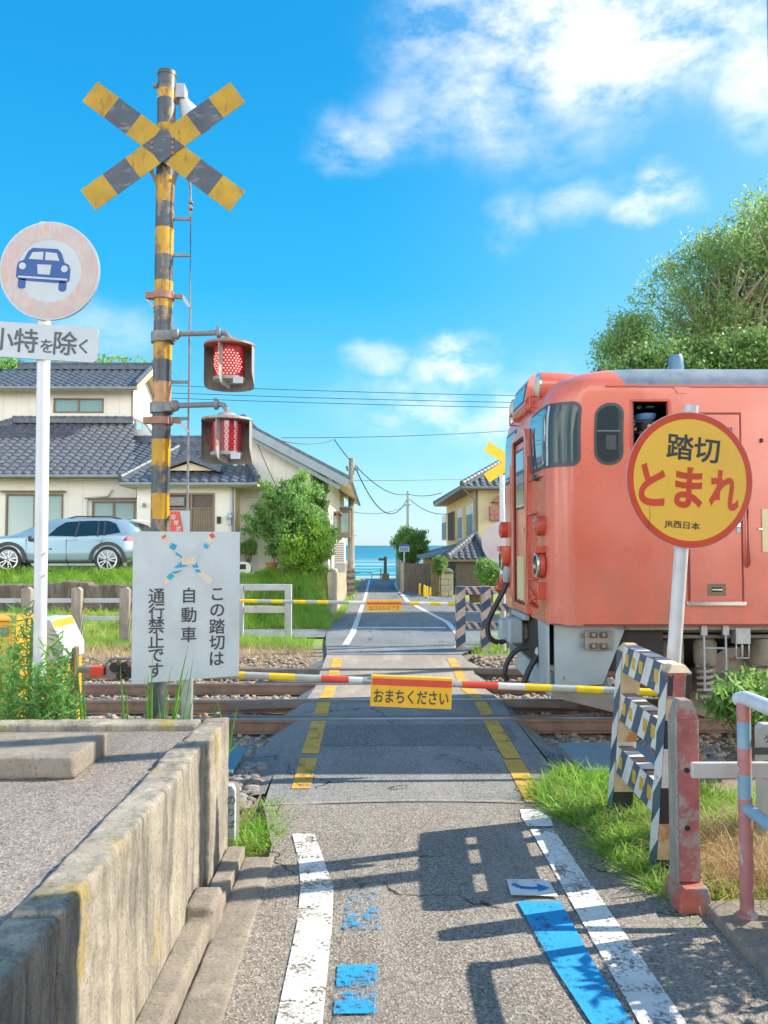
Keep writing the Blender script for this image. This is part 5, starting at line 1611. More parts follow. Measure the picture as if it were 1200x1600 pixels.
    mb.prism([(-.31, -.09), (.31, -.09), (.31, .09), (-.31, .09)], o + n * .004, (0, -1, 0), u, -n * .003, M['win_front'])
    mb.build('window', dbx)
    for yy in (TY - .66, TY + .36):
        mb = MB()
        xs_ = TX - .035
        pts = [(TX + .06, yy, 3.38), (xs_, yy, 3.38), (xs_, yy + .3, 3.38), (TX + .06, yy + .3, 3.38)]
        mb.tube(pts, .010, M['train_dk'], seg=6)
        mb.tube([(TX + .06, yy, 3.50), (xs_, yy, 3.50), (xs_, yy + .3, 3.50), (TX + .06, yy + .3, 3.50)], .010, M['train_dk'], seg=6)
        mb.tube([(xs_, yy, 3.38), (xs_, yy, 3.50)], .010, M['train_dk'], seg=6); mb.tube([(xs_, yy + .3, 3.38), (xs_, yy + .3, 3.50)], .010, M['train_dk'], seg=6)
        mb.build('roof_step', t)
    # headlights
    for sy in (-1, 1):
        yy = TY + sy * .80
        mb = MB(); mb.lathe([(.10, -.01), (.135, -.0), (.14, .03), (.14, .25), (.12, .60), (.05, .9), (0, .95)], (TX + .03, yy, 3.60), (1, 0, -.03), M['train'], seg=28)
        h = mb.build('headlight', t)
        mb = MB(); mb.lathe([(0, -.045), (.05, -.04), (.09, -.025), (.118, .0), (.118, .01)], (TX + .025, yy, 3.60), (1, 0, -.03), M['lamp_glass'], seg=28)
        mb.lathe([(.118, -.012), (.136, -.012), (.136, .012), (.118, .012)], (TX + .03, yy, 3.60), (1, 0, 0), M['chrome'], seg=28); mb.build('lens', h)
    # tail lights, jumper sockets, corner steps
    for sy in (-1, 1):
        yy = TY + sy * 1.16
        mb = MB(); mb.lathe([(.085, .0), (.105, .01), (.105, .16), (.10, .2)], (TX - .09, yy, 2.08), (1, 0, 0), M['train_dk'], seg=26); tl = mb.build('tail_light', t)
        mb = MB(); mb.lathe([(0, -.015), (.06, -.01), (.086, .004)], (TX - .09, yy, 2.08), (1, 0, 0), M['tail_red'], seg=26); mb.build('lens', tl)
        mb = MB()
        mb.lathe([(.10, 0), (.14, .01), (.14, .05), (.10, .07), (.02, .07)], (TX - .06, yy + .02, 1.68), (1, 0, 0), M['train_dk'], seg=28)
        mb.lathe([(0, -.02), (.05, -.02), (.09, .0)], (TX - .06, yy + .02, 1.68), (1, 0, 0), M['seal'], seg=20)
        mb.box(TX - .11, TX + .01, yy - .09, yy + .10, 1.80, 1.87, M['train_dk'])
        mb.lathe([(.10, .0), (.13, .005), (.13, .03), (.10, .04)], (TX - .09, yy + .02, 1.68), (1, 0, 0), M['chrome'], seg=28)
        mb.build('jumper_socket', t, bevel=.006)
        mb = MB()
        mb.box(TX - .09, TX + .01, yy - .08, yy + .09, 1.33, 1.50, M['train_dk']); mb.tube([(TX - .10, yy - .06, 1.36), (TX - .14, yy + .05, 1.30), (TX - .05, yy + .10, 1.24)], .022, M['train_dk'], seg=10)
        mb.tube([(TX - .12, yy + .08, 1.42), (TX - .10, yy - .07, 1.30)], .02, M['train_dk'], seg=8)
        mb.build('corner_step', t, bevel=.008)
    # side door with grooves, sill, handle, vent
    mb = MB()
    for a, b in ((3.095, 3.118), (3.637, 3.652)): mb.box(a, b, ny - .004, ny + .0, 1.33, 3.18, M['groove'])
    mb.box(3.095, 3.652, ny - .0042, ny + .0, 3.181, 3.20, M['groove'])
    d = mb.build('side_door', t)
    mb = MB(); mb.box(3.121, 3.634, ny - .006, ny, 1.335, 3.178, M['train']); mb.build('leaf', d, bevel=.004)
    mb = MB(); mb.box(3.08, 3.665, ny - .03, ny, 1.285, 1.325, M['chrome']); mb.build('sill', d, bevel=.004)
    mb = MB(); mb.box(3.29, 3.47, ny - .012, ny - .0062, 1.385, 1.50, M['wood_brown']); mb.box(3.33, 3.43, ny - .016, ny - .0125, 1.42, 1.465, M['dark']); mb.box(3.33, 3.43, ny - .02, ny - .0165, 1.435, 1.45, M['chrome']); mb.build('vent', d, bevel=.003)
    mb = MB(); mb.box(3.25, 3.56, ny - .010, ny - .0062, 2.5, 3.05, M['seal']); mb.box(3.28, 3.53, ny - .013, ny - .0105, 2.53, 3.02, M['win_dark']); mb.build('window', d)
    mb = MB(); mb.box(3.55, 3.62, ny - .03, ny - .0062, 2.06, 2.10, M['chrome']); mb.box(3.585, 3.625, ny - .015, ny - .0062, 2.0, 2.14, M['sign_white']); mb.build('handle', d, bevel=.004)
    for a, b in ((3.045, 3.08), (3.672, 3.71)):
        mb = MB(); mb.tube([(a + .017, ny, 2.45), (a + .017, ny - .03, 2.42), (a + .017, ny - .03, 1.70), (a + .017, ny, 1.67)], .018, M['train_dk'], seg=10)
        mb.build('side_handrail', t)
    # panel seams
    for x in (4.22,):
        mb = MB(); mb.box(x - .004, x + .004, ny - .0025, ny, 1.10, 3.44, M['groove']); mb.build('panel_seam', t)
    mb = MB(); mb.box(2.06, TX + TLEN - .2, ny - .004, ny, 1.09, 1.105, M['groove']); mb.build('lower_edge', t)
    # gutter with notch, plates
    mb = MB(); mb.box(2.30, TX + TLEN - .1, ny - .012, ny + .02, 3.452, 3.474, M['train_dk'])
    mb.prism([(2.98, 3.452), (3.15, 3.452), (3.11, 3.39), (3.02, 3.39)], (0, ny - .010, 0), UX, UZ, (0, .01, 0), M['train'])
    mb.build('gutter', t, bevel=.004)
    mb = MB(); mb.box(3.84, 4.06, ny - .012, ny, 1.81, 2.24, M['cream_plate']); mb.box(3.80, 3.84, ny - .02, ny, 2.03, 2.05, M['chrome']); mb.build('route_plate', t, bevel=.004); mb = MB(); mb.box(3.84, 3.86, ny - .02, ny, 2.9, 2.94, M['dark']); mb.build('side_bracket', t)
    # passenger windows further along
    for i in range(7):
        x = 4.75 + i * 2.0
        mb = MB(); tpatch(mb, s_side(x), s_side(x + 1.2), 2.35, 3.2, .08, .005, M['seal'], 4, 14); w = mb.build('passenger_window', t)
        mb = MB(); tpatch(mb, s_side(x + .03), s_side(x + 1.17), 2.38, 3.17, .06, .009, M['win_dark'], 4, 14); mb.build('pane', w)
    # roof fittings
    mb = MB(); mb.lathe([(.085, 0), (.08, .10), (.072, .19), (.06, .215), (0, .222)], (P(1056, 560, 8.6).x, 8.6, 3.70), (0, 0, 1), M['vent_blue'], seg=24)
    mb.box(P(1056, 560, 8.6).x - .12, P(1056, 560, 8.6).x + .12, 8.5, 8.7, 3.69, 3.715, M['galv']); mb.build('roof_vent', t)
    mb = MB(); xx = P(937, 577, 8.9).x; mb.lathe([(.07, 0), (.06, .06), (.03, .10), (0, .105)], (xx, 8.9, 3.72), (0, 0, 1), M['dark'], seg=16); mb.build('roof_antenna', t)
    # skirt plate and plough
    z = lambda py: P(900, py, ny + .1).z
    mb = MB()
    yk = ny + .12
    mb.prism([(1.80, 1.10), (2.53, 1.10), (2.28, .50), (1.80, .46)], (0, yk, 0), UX, UZ, (0, .03, 0), M['under'])
    mb.build('skirt_plate', t); mb = MB()
    mb.prism([(1.80, 1.10), (2.53, 1.10), (2.28, .50), (1.80, .46)], (0, 2 * TY - yk, 0), UX, UZ, (0, .03, 0), M['under'])
    mb.build('skirt_plate', t); mb = MB()
    mb.prism([(8.12, 1.10), (8.55, 1.10), (8.45, .46), (8.12, .46)], (1.72, 0, 0), UY, UZ, (.03, 0, 0), M['under'])
    mb.build('skirt_plate', t)
    mb = MB()
    a, b, c = Vector((1.76, TY, 0)), Vector((1.82, 8.36, 0)), Vector((2.42, 8.14, 0))
    for side in (1, -1):
        def m_(v, zz): return (v.x, v.y if side == 1 else 2 * TY - v.y, zz)
        vs = [m_(a, .34), m_(b, .33), m_(c, .21), m_(a + Vector((.08, 0, 0)), .52), m_(b + Vector((.04, 0, 0)), .54), m_(c + Vector((-.10, 0, 0)), .56)]
        mb.add(vs, [(0, 1, 4, 3)], M['under']); mb.add(vs, [(1, 2, 5, 4)], M['plough'])
        vs2 = [(v[0] + .03, v[1], v[2]) for v in vs]
        mb.add(vs2, [(3, 4, 1, 0), (4, 5, 2, 1)], M['under'])
    mb.build('snow_plough', t)
    mb = MB()
    x0 = P(912, 1000, yk).x
    mb.box(x0, x0 + .27, yk - .05, yk, .84, 1.03, M['bogie']); 
    for dx in (.045, .145):
        for dz in (.855, .965): mb.box(x0 + dx, x0 + dx + .075, yk - .065, yk - .0501, dz, dz + .055, M['wood_dark']); mb.lathe([(.02, 0), (.02, .012), (0, .012)], (x0 + dx + .037, yk - .065, dz + .028), (0, -1, 0), M['bogie'], seg=10)
    mb.box(x0 - .03, x0 + .0, yk - .03, yk, .87, .92, M['bogie']); mb.box(x0 - .03, x0 + .0, yk - .03, yk, .96, 1.0, M['bogie'])
    mb.build('socket_box', t, bevel=.006)
    # coupler and hoses
    mb = MB()
    mb.box(TX - .06, TX + .5, TY - .13, TY + .13, .80, 1.0, M['bogie']); mb.box(TX - .20, TX - .04, TY - .2, TY + .18, .76, 1.04, M['under']); mb.box(TX - .27, TX - .18, TY + .02, TY + .18, .78, 1.02, M['under'])
    mb.box(TX + .02, TX + .6, TY - .9, TY + .9, .62, 1.085, M['dark']); mb.box(TX - .08, TX, TY - .42, TY + .42, 1.04, 1.11, M['under'])
    mb.build('coupler', t, bevel=.02)
    def hose(name, pts, r, mat='hose'):
        mb = MB()
        # smooth the path
        P_ = [Vector(p) for p in pts]; out = []
        for i in range(len(P_) - 1):
            p0, p1, p2, p3 = P_[max(i - 1, 0)], P_[i], P_[i + 1], P_[min(i + 2, len(P_) - 1)]
            for k in range(6):
                q = k / 6
                out.append(.5 * ((2 * p1) + (p2 - p0) * q + (2 * p0 - 5 * p1 + 4 * p2 - p3) * q * q + (3 * p1 - p0 - 3 * p2 + p3) * q ** 3))
        out.append(P_[-1])
        mb.tube(out, r, M[mat], seg=10); return mb.build(name, t)
    dh = 10.4
    hose('jumper_hose', [P(797, 896, dh), P(788, 920, dh), P(775, 945, dh), P(763, 972, dh), P(764, 994, dh), P(776, 1003, dh), P(790, 1000, dh), P(800, 985, dh)], .034)
    mb = MB(); mb.lathe([(.0, 0), (.07, 0), (.075, .12), (.055, .16), (.04, .2)], P(796, 902, dh) + Vector((0, 0, .13)), (-.2, 0, -1), M['under'], seg=18); mb.build('hose_connector', t); mb = MB(); mb.lathe([(.0, 0), (.11, 0), (.10, .12), (.06, .2)], P(797, 868, dh) + Vector((0, 0, .1)), (-.2, 0, -1), M['train_dk'], seg=18); mb.build('hose_connector', t)
    hose('air_hose', [P(826, 1012, 9.0), P(808, 1016, 9.0), P(794, 1032, 9.0), P(789, 1052, 9.0), P(792, 1064, 9.0)], .028)
    hose('air_hose', [P(845, 1015, 8.8), P(836, 1030, 8.8), P(826, 1048, 8.8), P(818, 1070, 8.8)], .032)
    mb = MB(); p = P(848, 1012, 8.78); mb.lathe([(0, -.05), (.05, -.04), (.055, .06), (.035, .1)], p, (-.6, 0, -.8), M['sign_grey'], seg=14); mb.tube([p, p + Vector((.1, 0, .06)), p + Vector((.1, 0, .3))], .025, M['sign_grey'], seg=10); mb.build('brake_cock', t)
    # underframe darkness and bogie
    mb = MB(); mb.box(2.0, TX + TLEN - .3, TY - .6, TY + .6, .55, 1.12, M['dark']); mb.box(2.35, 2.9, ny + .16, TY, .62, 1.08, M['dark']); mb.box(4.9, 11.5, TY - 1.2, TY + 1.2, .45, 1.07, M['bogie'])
    mb.box(2.5, 4.9, ny + .07, ny + .11, 1.04, 1.095, M['bogie']); mb.tube([(2.5, ny + .3, .95), (4.8, ny + .3, .95)], .02, M['bogie'], seg=8); mb.tube([(2.5, ny + .34, 1.0), (4.8, ny + .34, 1.0)], .015, M['bogie'], seg=8)
    mb.box(2.62, 2.66, ny + .28, ny + .34, .8, 1.09, M['bogie'])
    mb.build('underframe', t)
    def bogie(xc):
        mb = MB()
        ys = ny + .50
        k = .95
        mb.prism([(xc - 1.22, .62), (xc - .95, .80), (xc - .45, .86), (xc + .45, .86), (xc + .95, .80), (xc + 1.22, .62), (xc + 1.22, .50), (xc + .75, .54), (xc + .35, .44), (xc - .35, .44), (xc - .75, .54), (xc - 1.22, .50)], (0, ys, 0), UX, UZ, (0, .12, 0), M['bogie'])
        mb.prism([(xc - 1.22, .62), (xc - .95, .80), (xc - .45, .86), (xc + .45, .86), (xc + .95, .80), (xc + 1.22, .62), (xc + 1.22, .50), (xc + .75, .54), (xc + .35, .44), (xc - .35, .44), (xc - .75, .54), (xc - 1.22, .50)], (0, 2 * TY - ys - .12, 0), UX, UZ, (0, .12, 0), M['bogie'])
        mb.box(xc - .3, xc + .3, ys, 2 * TY - ys, .6, .9, M['dark'])
        bg = mb.build('bogie', t, bevel=.03)
        for dx in (-.92, .92):
            mb = MB()
            for yy in (TY - .56, TY + .44): mb.lathe([(0, 0), (.30, .0), (.36, .03), (.43, .02), (.43, .10), (.46, .12), (0, .12)], (xc + dx, yy, .43), (0, 1, 0), M['bogie'], seg=36)
            mb.tube([(xc + dx, TY - .8, .43), (xc + dx, TY + .8, .43)], .07, M['dark'], seg=12)
            mb.build('wheel_set', bg)
            mb = MB(); mb.lathe([(0, -.14), (.09, -.14), (.13, -.10), (.14, .0), (.18, .02), (.18, .2)], (xc + dx, ys - .02, .43), (0, 1, 0), M['bogie'], seg=28)
            mb.prism([(xc + dx - .26, .30), (xc + dx + .26, .30), (xc + dx + .17, .62), (xc + dx - .17, .62)], (0, ys + .01, 0), UX, UZ, (0, .10, 0), M['bogie']); mb.build('axle_box', bg, bevel=.01)
        for dx in (-1.2, -.62, .62, 1.2):
            mb = MB(); pts = []
            for k2 in range(61):
                q = k2 / 60; pts.append((xc + dx + .075 * math.cos(q * 4.5 * 2 * math.pi), ys - .10 + .075 * math.sin(q * 4.5 * 2 * math.pi), .36 + q * .28))
            mb.tube(pts, .017, M['plank_dusty'], seg=7); mb.box(xc + dx - .10, xc + dx + .10, ys - .2, ys, .33, .355, M['bogie'])
            mb.lathe([(.10, 0), (.115, .03), (.115, .22), (.09, .27), (0, .28)], (xc + dx, ys - .10, .65), (0, 0, 1), M['bogie'], seg=20)
            mb.build('coil_spring', bg)
        mb = MB(); mb.box(xc - 1.53, xc - 1.42, ys - .12, ys - .02, .34, .95, M['bogie']); mb.lathe([(0, -.02), (.05, -.02), (.05, .02), (0, .02)], (xc - 1.50, ys - .13, .44), (0, 1, 0), M['dark'], seg=12)
        mb.lathe([(0, 0), (.09, .02), (.10, .10), (.10, .35), (.06, .40), (0, .41)], (xc - 1.60, ys - .05, .50), (0, 0, 1), M['bogie'], seg=18); mb.build('brake_cylinder', bg, bevel=.02)
    bogie(4.62); bogie(4.62 + 13)
    # ladder and hanging box
    mb = MB()
    yl = ny + .06
    xa, xb = P(1100, 1000, yl).x, P(1134, 1000, yl).x
    for x in (xa, xb): mb.tube([(x, yl, 1.09), (x, yl, .44)], .011, M['galv'], seg=8); mb.box(x - .03, x + .03, yl - .015, yl + .02, .99, 1.09, M['galv'])
    for zz in (.86, .445): mb.tube([(xa, yl, zz), (xb, yl, zz)], .011, M['galv'], seg=8)
    mb.build('step_ladder', t)
    mb = MB(); x0, x1 = P(1150, 1000, yl).x, P(1173, 1000, yl).x
    mb.box(x0, x1, yl, yl + .12, .90, 1.06, M['galv']); 
    for x in (x0 + .01, x1 - .01): mb.tube([(x, yl + .02, .90), (x, yl + .02, .76)], .008, M['galv'], seg=6)
    mb.tube([(x0 + .01, yl + .02, .76), (x1 - .01, yl + .02, .76)], .008, M['galv'], seg=6); mb.tube([((x0 + x1) / 2, yl + .03, .90), ((x0 + x1) / 2, yl + .03, .77)], .012, M['galv'], seg=8)
    mb.build('sand_box', t, bevel=.005)
M['plough'] = paint('dusty plough', (0.30, 0.27, 0.23), 0.7, 0.15, 5)
M['plank_dusty'] = paint('dusty spring', (0.42, 0.38, 0.32), 0.7, 0.15, 9)
M['win_cab'] = glassy('cab corner glass', (0.05, 0.085, 0.09), 0.05, 0.30, .12)
railcar()

def driver():
    t = thing('person', 'driver in blue peaked cap leaning at the open cab window', 'person', (2.78, TY - .85, 1.93))
    cx, cy, hz = 2.755, TY - 1.27, 3.075         # head centre
    me = bpy.data.meshes.new('body')
    lift = Vector((.135, 0, .09))
    # skeleton: pelvis root, spine, neck, head, shoulders, arms, seated legs
    V = [(2.86, cy + .25, 2.12), (2.82, cy + .20, 2.42), (2.76, cy + .12, 2.66), (2.68, cy + .05, 2.80), (2.63, cy + .01, 2.90), (2.62, cy, 2.99), (2.615, cy - .005, 3.06),
         (2.76, cy - .06, 2.66), (2.72, cy - .12, 2.40), (2.52, cy - .10, 2.38), (2.78, cy + .32, 2.66), (2.74, cy + .40, 2.40), (2.52, cy + .34, 2.36),
         (2.50, cy + .18, 2.06), (2.46, cy + .18, 1.94), (2.50, cy + .36, 2.06), (2.46, cy + .36, 1.94)]
    E_ = [(0, 1), (1, 2), (2, 3), (3, 4), (4, 5), (5, 6), (2, 7), (7, 8), (8, 9), (2, 10), (10, 11), (11, 12), (0, 13), (13, 14), (0, 15), (15, 16)]
    rad = [.15, .14, .15, .07, .06, .092, .075, .07, .05, .035, .07, .05, .035, .085, .06, .085, .06]
    V = [tuple(Vector(v) + lift) for v in V]
    me.from_pydata(V, E_, [])
    me.materials.append(M['skin'])
    o = link('body', me, t)
    sk = o.modifiers.new('skin', 'SKIN'); ss = o.modifiers.new('sub', 'SUBSURF'); ss.levels = 1; ss.render_levels = 2
    for i, r in enumerate(rad): me.skin_vertices[0].data[i].radius = (r, r)
    me.skin_vertices[0].data[0].use_root = True
    mb = MB()     # shirt: slightly larger torso shell
    mb.lathe([(.0, -.02), (.165, 0), (.165, .25), (.185, .45), (.17, .56), (.08, .66), (.065, .67)], (2.985, cy + .24, 2.17), (-.20, -.17, 1), M['shirt'], seg=20)
    mb.build('shirt', t)
    mb = MB()
    mb.lathe([(.095, 0), (.102, .03), (.118, .065), (.115, .085), (.06, .10), (0, .102)], (cx, cy, hz + .045), (-.08, 0, 1), M['cap_blue'], seg=22)
    mb.prism([(-.06, -.085), (-.10, -.08), (-.165, -.045), (-.18, 0), (-.165, .045), (-.10, .08), (-.06, .085)], (cx, cy, hz + .045), UX, UY, (0, 0, .01), M['uniform'])
    mb.lathe([(.0965, -.0), (.1035, .028)], (cx, cy, hz + .047), (-.08, 0, 1), M['uniform'], seg=22)
    mb.build('cap', t)
    mb = MB()
    for sy in (-1, 1):
        mb.lathe([(0, -.012), (.012, -.004), (.012, .006), (0, .01)], (cx - .088, cy + sy * .033, hz + .015), (-1, 0, 0), M['hair'], seg=8)
        mb.lathe([(0, -.01), (.022, 0), (.02, .012), (0, .015)], (cx + .012, cy + sy * .098, hz), (0, sy, 0), M['skin'], seg=10)
    mb.prism([(-.088, .02), (-.118, -.025), (-.085, -.03)], (cx, cy - .012, hz), UX, UZ, (0, .024, 0), M['skin'])
    mb.box(cx - .095, cx - .086, cy - .025, cy + .025, hz - .055, hz - .048, M['post_red'])
    mb.build('face', t)
    mb = MB(); mb.lathe([(.085, -.05), (.1, .0), (.098, .05)], (cx + .012, cy, hz + .0), (.1, 0, 1), M['hair'], seg=18); mb.build('hair', t)
driver()

# ------------------------------------------------------------------ tiled roofs and houses
def tile_slope(mb, o, u, v, ul, vl, mat, clip=None, tw=.29, th=.27, amp=.030, step=.035, thick=.05):
    o, u, v = Vector(o), Vector(u).normalized(), Vector(v).normalized()
    n = u.cross(v)
    if n.z < 0: n = -n
    nu = max(4, int(ul / tw) * 6); rows = max(1, int(vl / th))
    us = np.linspace(0, ul, nu + 1)
    ph = us / tw * 2 * np.pi
    prof = amp * (np.sin(ph) + .35 * np.sin(2 * ph + .6))
    vs, fs = [], []
    for r in range(rows):
        v0, v1 = vl * r / rows, vl * (r + 1) / rows + .02
        base = len(vs)
        for (vv, hh) in ((v0, -.012), (v0, step), (v1, .0)):
            for i in range(nu + 1): vs.append(o + u * us[i] + v * vv + n * (prof[i] + hh))
        for k in range(2):
            for i in range(nu):
                if clip and not clip((us[i] + us[i + 1]) / 2, (v0 + v1) / 2): continue
                fs.append((base + k * (nu + 1) + i, base + k * (nu + 1) + i + 1, base + (k + 1) * (nu + 1) + i + 1, base + (k + 1) * (nu + 1) + i))
    mb.add(vs, fs, mat)

def ridge(mb, p0, p1, mat, r=.10):
    p0, p1 = Vector(p0), Vector(p1)
    mb.beam(p0 + UZ * .02, p1 + UZ * .02, r * 2.0, .12, mat); mb.beam(p0 + UZ * .10, p1 + UZ * .10, r * 1.6, .06, mat)
    mb.tube([p0 + UZ * .14, p1 + UZ * .14], r * .8, mat, seg=8)
    L = (p1 - p0).length; k = max(2, int(L / .3))
    for i in range(k + 1):
        c = p0 + (p1 - p0) * i / k; d = (p1 - p0).normalized() * .025
        mb.tube([c - d + UZ * .14, c + d + UZ * .14], r * .95, mat, seg=8)

def soffit_slab(mb, pts, mat, t=.10):
    """Deck under the tiles: polygon pts with thickness downwards."""
    a = [Vector(p) - UZ * .03 for p in pts]; b = [p - UZ * t for p in a]; n = len(a)
    mb.add(a + b, [tuple(range(n)), tuple(reversed(range(n, 2 * n)))] + [(i, i + n, (i + 1) % n + n, (i + 1) % n) for i in range(n)], mat)

def siding(mb, x0, x1, y, z0, z1, mat, holes=(), pitch=.46, out=-1):
    """Wall sheet facing -y with shallow vertical joints, leaving rectangular holes (x0,x1,z0,z1)."""
    xs = sorted(set([x0, x1] + [h[i] for h in holes for i in (0, 1)])); zs = sorted(set([z0, z1] + [h[i] for h in holes for i in (2, 3)]))
    for i in range(len(xs) - 1):
        for j in range(len(zs) - 1):
            cx, cz = (xs[i] + xs[i + 1]) / 2, (zs[j] + zs[j + 1]) / 2
            if any(h[0] < cx < h[1] and h[2] < cz < h[3] for h in holes): continue
            mb.box(xs[i], xs[i + 1], y, y + .12, zs[j], zs[j + 1], mat)
    x = x0 + pitch
    while x < x1 - .1:
        if not any(h[0] - .05 < x < h[1] + .05 for h in holes): mb.box(x - .008, x + .008, y - .004, y, z0 + .02, z1 - .02, M['sid_joint'])
        x += pitch
M['sid_joint'] = paint('siding joint', (0.56, 0.54, 0.48), 0.8, 0.05)

def sliding_window(parent, x0, x1, y, z0, z1, frame='wood_brown', glass='win_house', leaves_=2, curtain=True, hood=False):
    mb = MB(); w = .055
    for a, b, c, d in ((x0, x1, z1 - w, z1), (x0, x1, z0, z0 + w)): mb.box(a, b, y - .04, y + .05, c, d, M[frame])
    for a, b in ((x0, x0 + w), (x1 - w, x1)): mb.box(a, b, y - .039, y + .049, z0 + w, z1 - w, M[frame])
    for k in range(1, leaves_):
        xm = x0 + (x1 - x0) * k / leaves_; mb.box(xm - .035, xm + .035, y - .02, y + .03, z0 + w, z1 - w, M[frame])
    if hood: mb.box(x0 - .15, x1 + .1, y - .28, y - .0, z1 + .06, z1 + .10, M[frame]); 
    o = mb.build('window', parent, bevel=.006)
    mb = MB(); mb.box(x0 + w, x1 - w, y + .02, y + .028, z0 + w, z1 - w, M[glass]); mb.build('pane', o)
    return o

def left_house():
    t = thing('tiled_house', 'white Japanese house with blue grey tiled roofs behind the parked car', 'house', (-8, 27, 1.1))
    g = .95
    yA = 25.6
    # lower front block
    eA = P(0, 741, 25.0).z
    mb = MB()
    xw0, xw1 = -16.5, X(212, yA)
    w1 = (X(8, yA), X(98, yA), P(0, 846, yA).z, P(0, 772, yA).z); w2 = (X(143, yA), X(211, yA), P(0, 846, yA).z, P(0, 783, yA).z)
    siding(mb, xw0, xw1, yA, g, eA + .05, M['wall_white'], [w1, w2])
    mb.box(xw0, xw1, yA + 3.3, yA + 3.42, g, 6, M['wall_white'])
    mb.build('front_wall', t)
    sliding_window(t, *w1[:2], yA, *w1[2:], hood=True); sliding_window(t, *w2[:2], yA, *w2[2:], hood=True)
    for w in (w1, w2):
        mb = MB()
        n = 26
        mb.grid(lambda a, b: (w[0] + .06 + (w[1] - w[0] - .12) * a, yA + .10 + .03 * math.sin(a * 40), w[2] + .05 + (w[3] - w[2] - .1) * b), n * 3, 1, M['curtain']); mb.build('curtain', t)
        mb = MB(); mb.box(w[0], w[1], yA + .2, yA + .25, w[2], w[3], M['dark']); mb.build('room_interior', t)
    mb = MB(); mb.tube([(X(136, yA) , yA - .05, P(0, 846, yA).z), (X(136, yA), yA - .05, P(0, 783, yA).z), (X(140, yA), yA - .06, P(0, 778, yA).z), (X(168, yA), yA - .06, P(0, 775, yA).z), (X(175, yA), yA - .06, P(0, 765, yA).z)], .03, M['sign_white'], seg=8); mb.build('drain_pipe', t)
    # lower roof, rising to the upper storey wall
    yU = 29.0
    zt = P(0, 661, yU).z
    xl, xr = -16.6, X(200, 25.0)
    mb = MB()
    v = Vector((0, yU - 25.0, zt - eA)); vl = v.length
    xtl, xtr = X(20, yU), X(206, yU)
    def clipA(a, b):
        x = xl + a; f = b / vl
        return xl + (xtl - xl) * f - .1 < x < xr + (xtr - xr) * f + .1
    tile_slope(mb, (xl, 25.0, eA), UX, v, xr - xl + .6, vl, M['tile_grey'], clipA)
    soffit_slab(mb, [(xl, 25.0, eA), (xr, 25.0, eA), (xtr, yU, zt), (xtl, yU, zt)], M['wood_dark'])
    ridge(mb, (xtl, yU - .1, zt + .02), (xtr, yU - .1, zt + .02), M['tile_grey']); ridge(mb, (xl, 25.05, eA), (xtl, yU, zt), M['tile_grey'])
    mb.build('lower_roof', t)
    mb = MB(); mb.tube([(xl, 24.95, eA - .06), (xr, 24.95, eA - .06)], .055, M['gutter'], seg=10); mb.box(xl, xr, 25.0, yA, eA - .13, eA - .10, M['soffit']); mb.build('gutter', t)
    # upper storey
    yF = 29.0; yB = 31.9; ym = 30.4
    eU = P(0, 604, 28.4).z; xR = X(204, yF); xL = X(-40, yF)
    zr = P(0, 577, ym).z
    mb = MB()
    w3 = (X(80, yF), X(159, yF), P(0, 645, yF).z, P(0, 622, yF).z)
    siding(mb, xL, xR, yF, g + 2, eU + .15, M['wall_white'], [w3])
    mb.prism([(yF + .121, g), (yB, g), (yB, eU), (ym, zr - .15), (yF + .121, eU + .02)], (xR - .15, 0, 0), UY, UZ, (.15, 0, 0), M['wall_white'])
    mb.box(xL, xR - .15, yB, yB + .12, g, eU, M['wall_white'])
    mb.box(xR - .03, xR + .02, yF - .02, yF + .02, g + 2, eU, M['wood_brown'])
    mb.build('upper_wall', t)
    sliding_window(t, *w3[:2], yF, *w3[2:])
    mb = MB(); ya, yb = 29.25, 30.9; mb.box(xR, xR + .05, ya, yb, 5.6, 6.45, M['wood_brown']); wo = mb.build('window', t)
    mb = MB(); mb.box(xR + .051, xR + .058, ya + .07, (ya + yb) / 2 - .03, 5.67, 6.38, M['win_house']); mb.box(xR + .051, xR + .058, (ya + yb) / 2 + .03, yb - .07, 5.67, 6.38, M['win_house']); mb.build('pane', wo)
    mb = MB()
    xlr, xrr = X(26, ym), X(228, ym)
    ye = 28.35; v = Vector((0, ym - ye, zr - eU)); vl = v.length
    xe1 = xR + .34
    tile_slope(mb, (xL - .5, ye, eU), UX, v, xe1 - xL + .5, vl, M['tile'], lambda a, b: xL - .5 + a < xe1 - b / vl * .15 and xL - .5 + a > xL - .4 + (xlr - xL) * b / vl)
    tile_slope(mb, (xL - .5, 2 * ym - ye, eU), UX, (0, -(ym - ye), zr - eU), xe1 - xL + .5, vl, M['tile'])
    soffit_slab(mb, [(xL - .5, ye, eU), (xe1, ye, eU), (xe1, ym, zr), (xlr, ym, zr)], M['soffit']); soffit_slab(mb, [(xe1, ym, zr), (xe1, 2 * ym - ye, eU), (xL - .5, 2 * ym - ye, eU), (xlr, ym, zr)], M['soffit'])
    ridge(mb, (xlr, ym, zr + .03), (xe1, ym, zr + .03), M['tile'], .12); ridge(mb, (xe1 - .05, ye, eU), (xe1 - .05, ym, zr), M['tile'], .08)
    for x in (xlr, xe1): mb.lathe([(0, 0), (.16, .02), (.14, .12), (0, .14)], (x - .05, ym, zr + .2), (1, 0, 0), M['tile'], seg=10)
    mb.build('upper_roof', t)
    mb = MB(); mb.tube([(xL, ye - .05, eU - .06), (xe1, ye - .05, eU - .06)], .055, M['gutter'], seg=10)
    mb.beam((xe1 + .02, ye, eU - .05), (xe1 + .02, ym, zr - .05), .03, .2, M['soffit']); mb.build('gutter', t)
    # entrance porch
    yP = 24.3; eP = P(0, 753, 23.8).z
    xp0, xp1 = X(213, yP), X(367, yP)
    mb = MB()
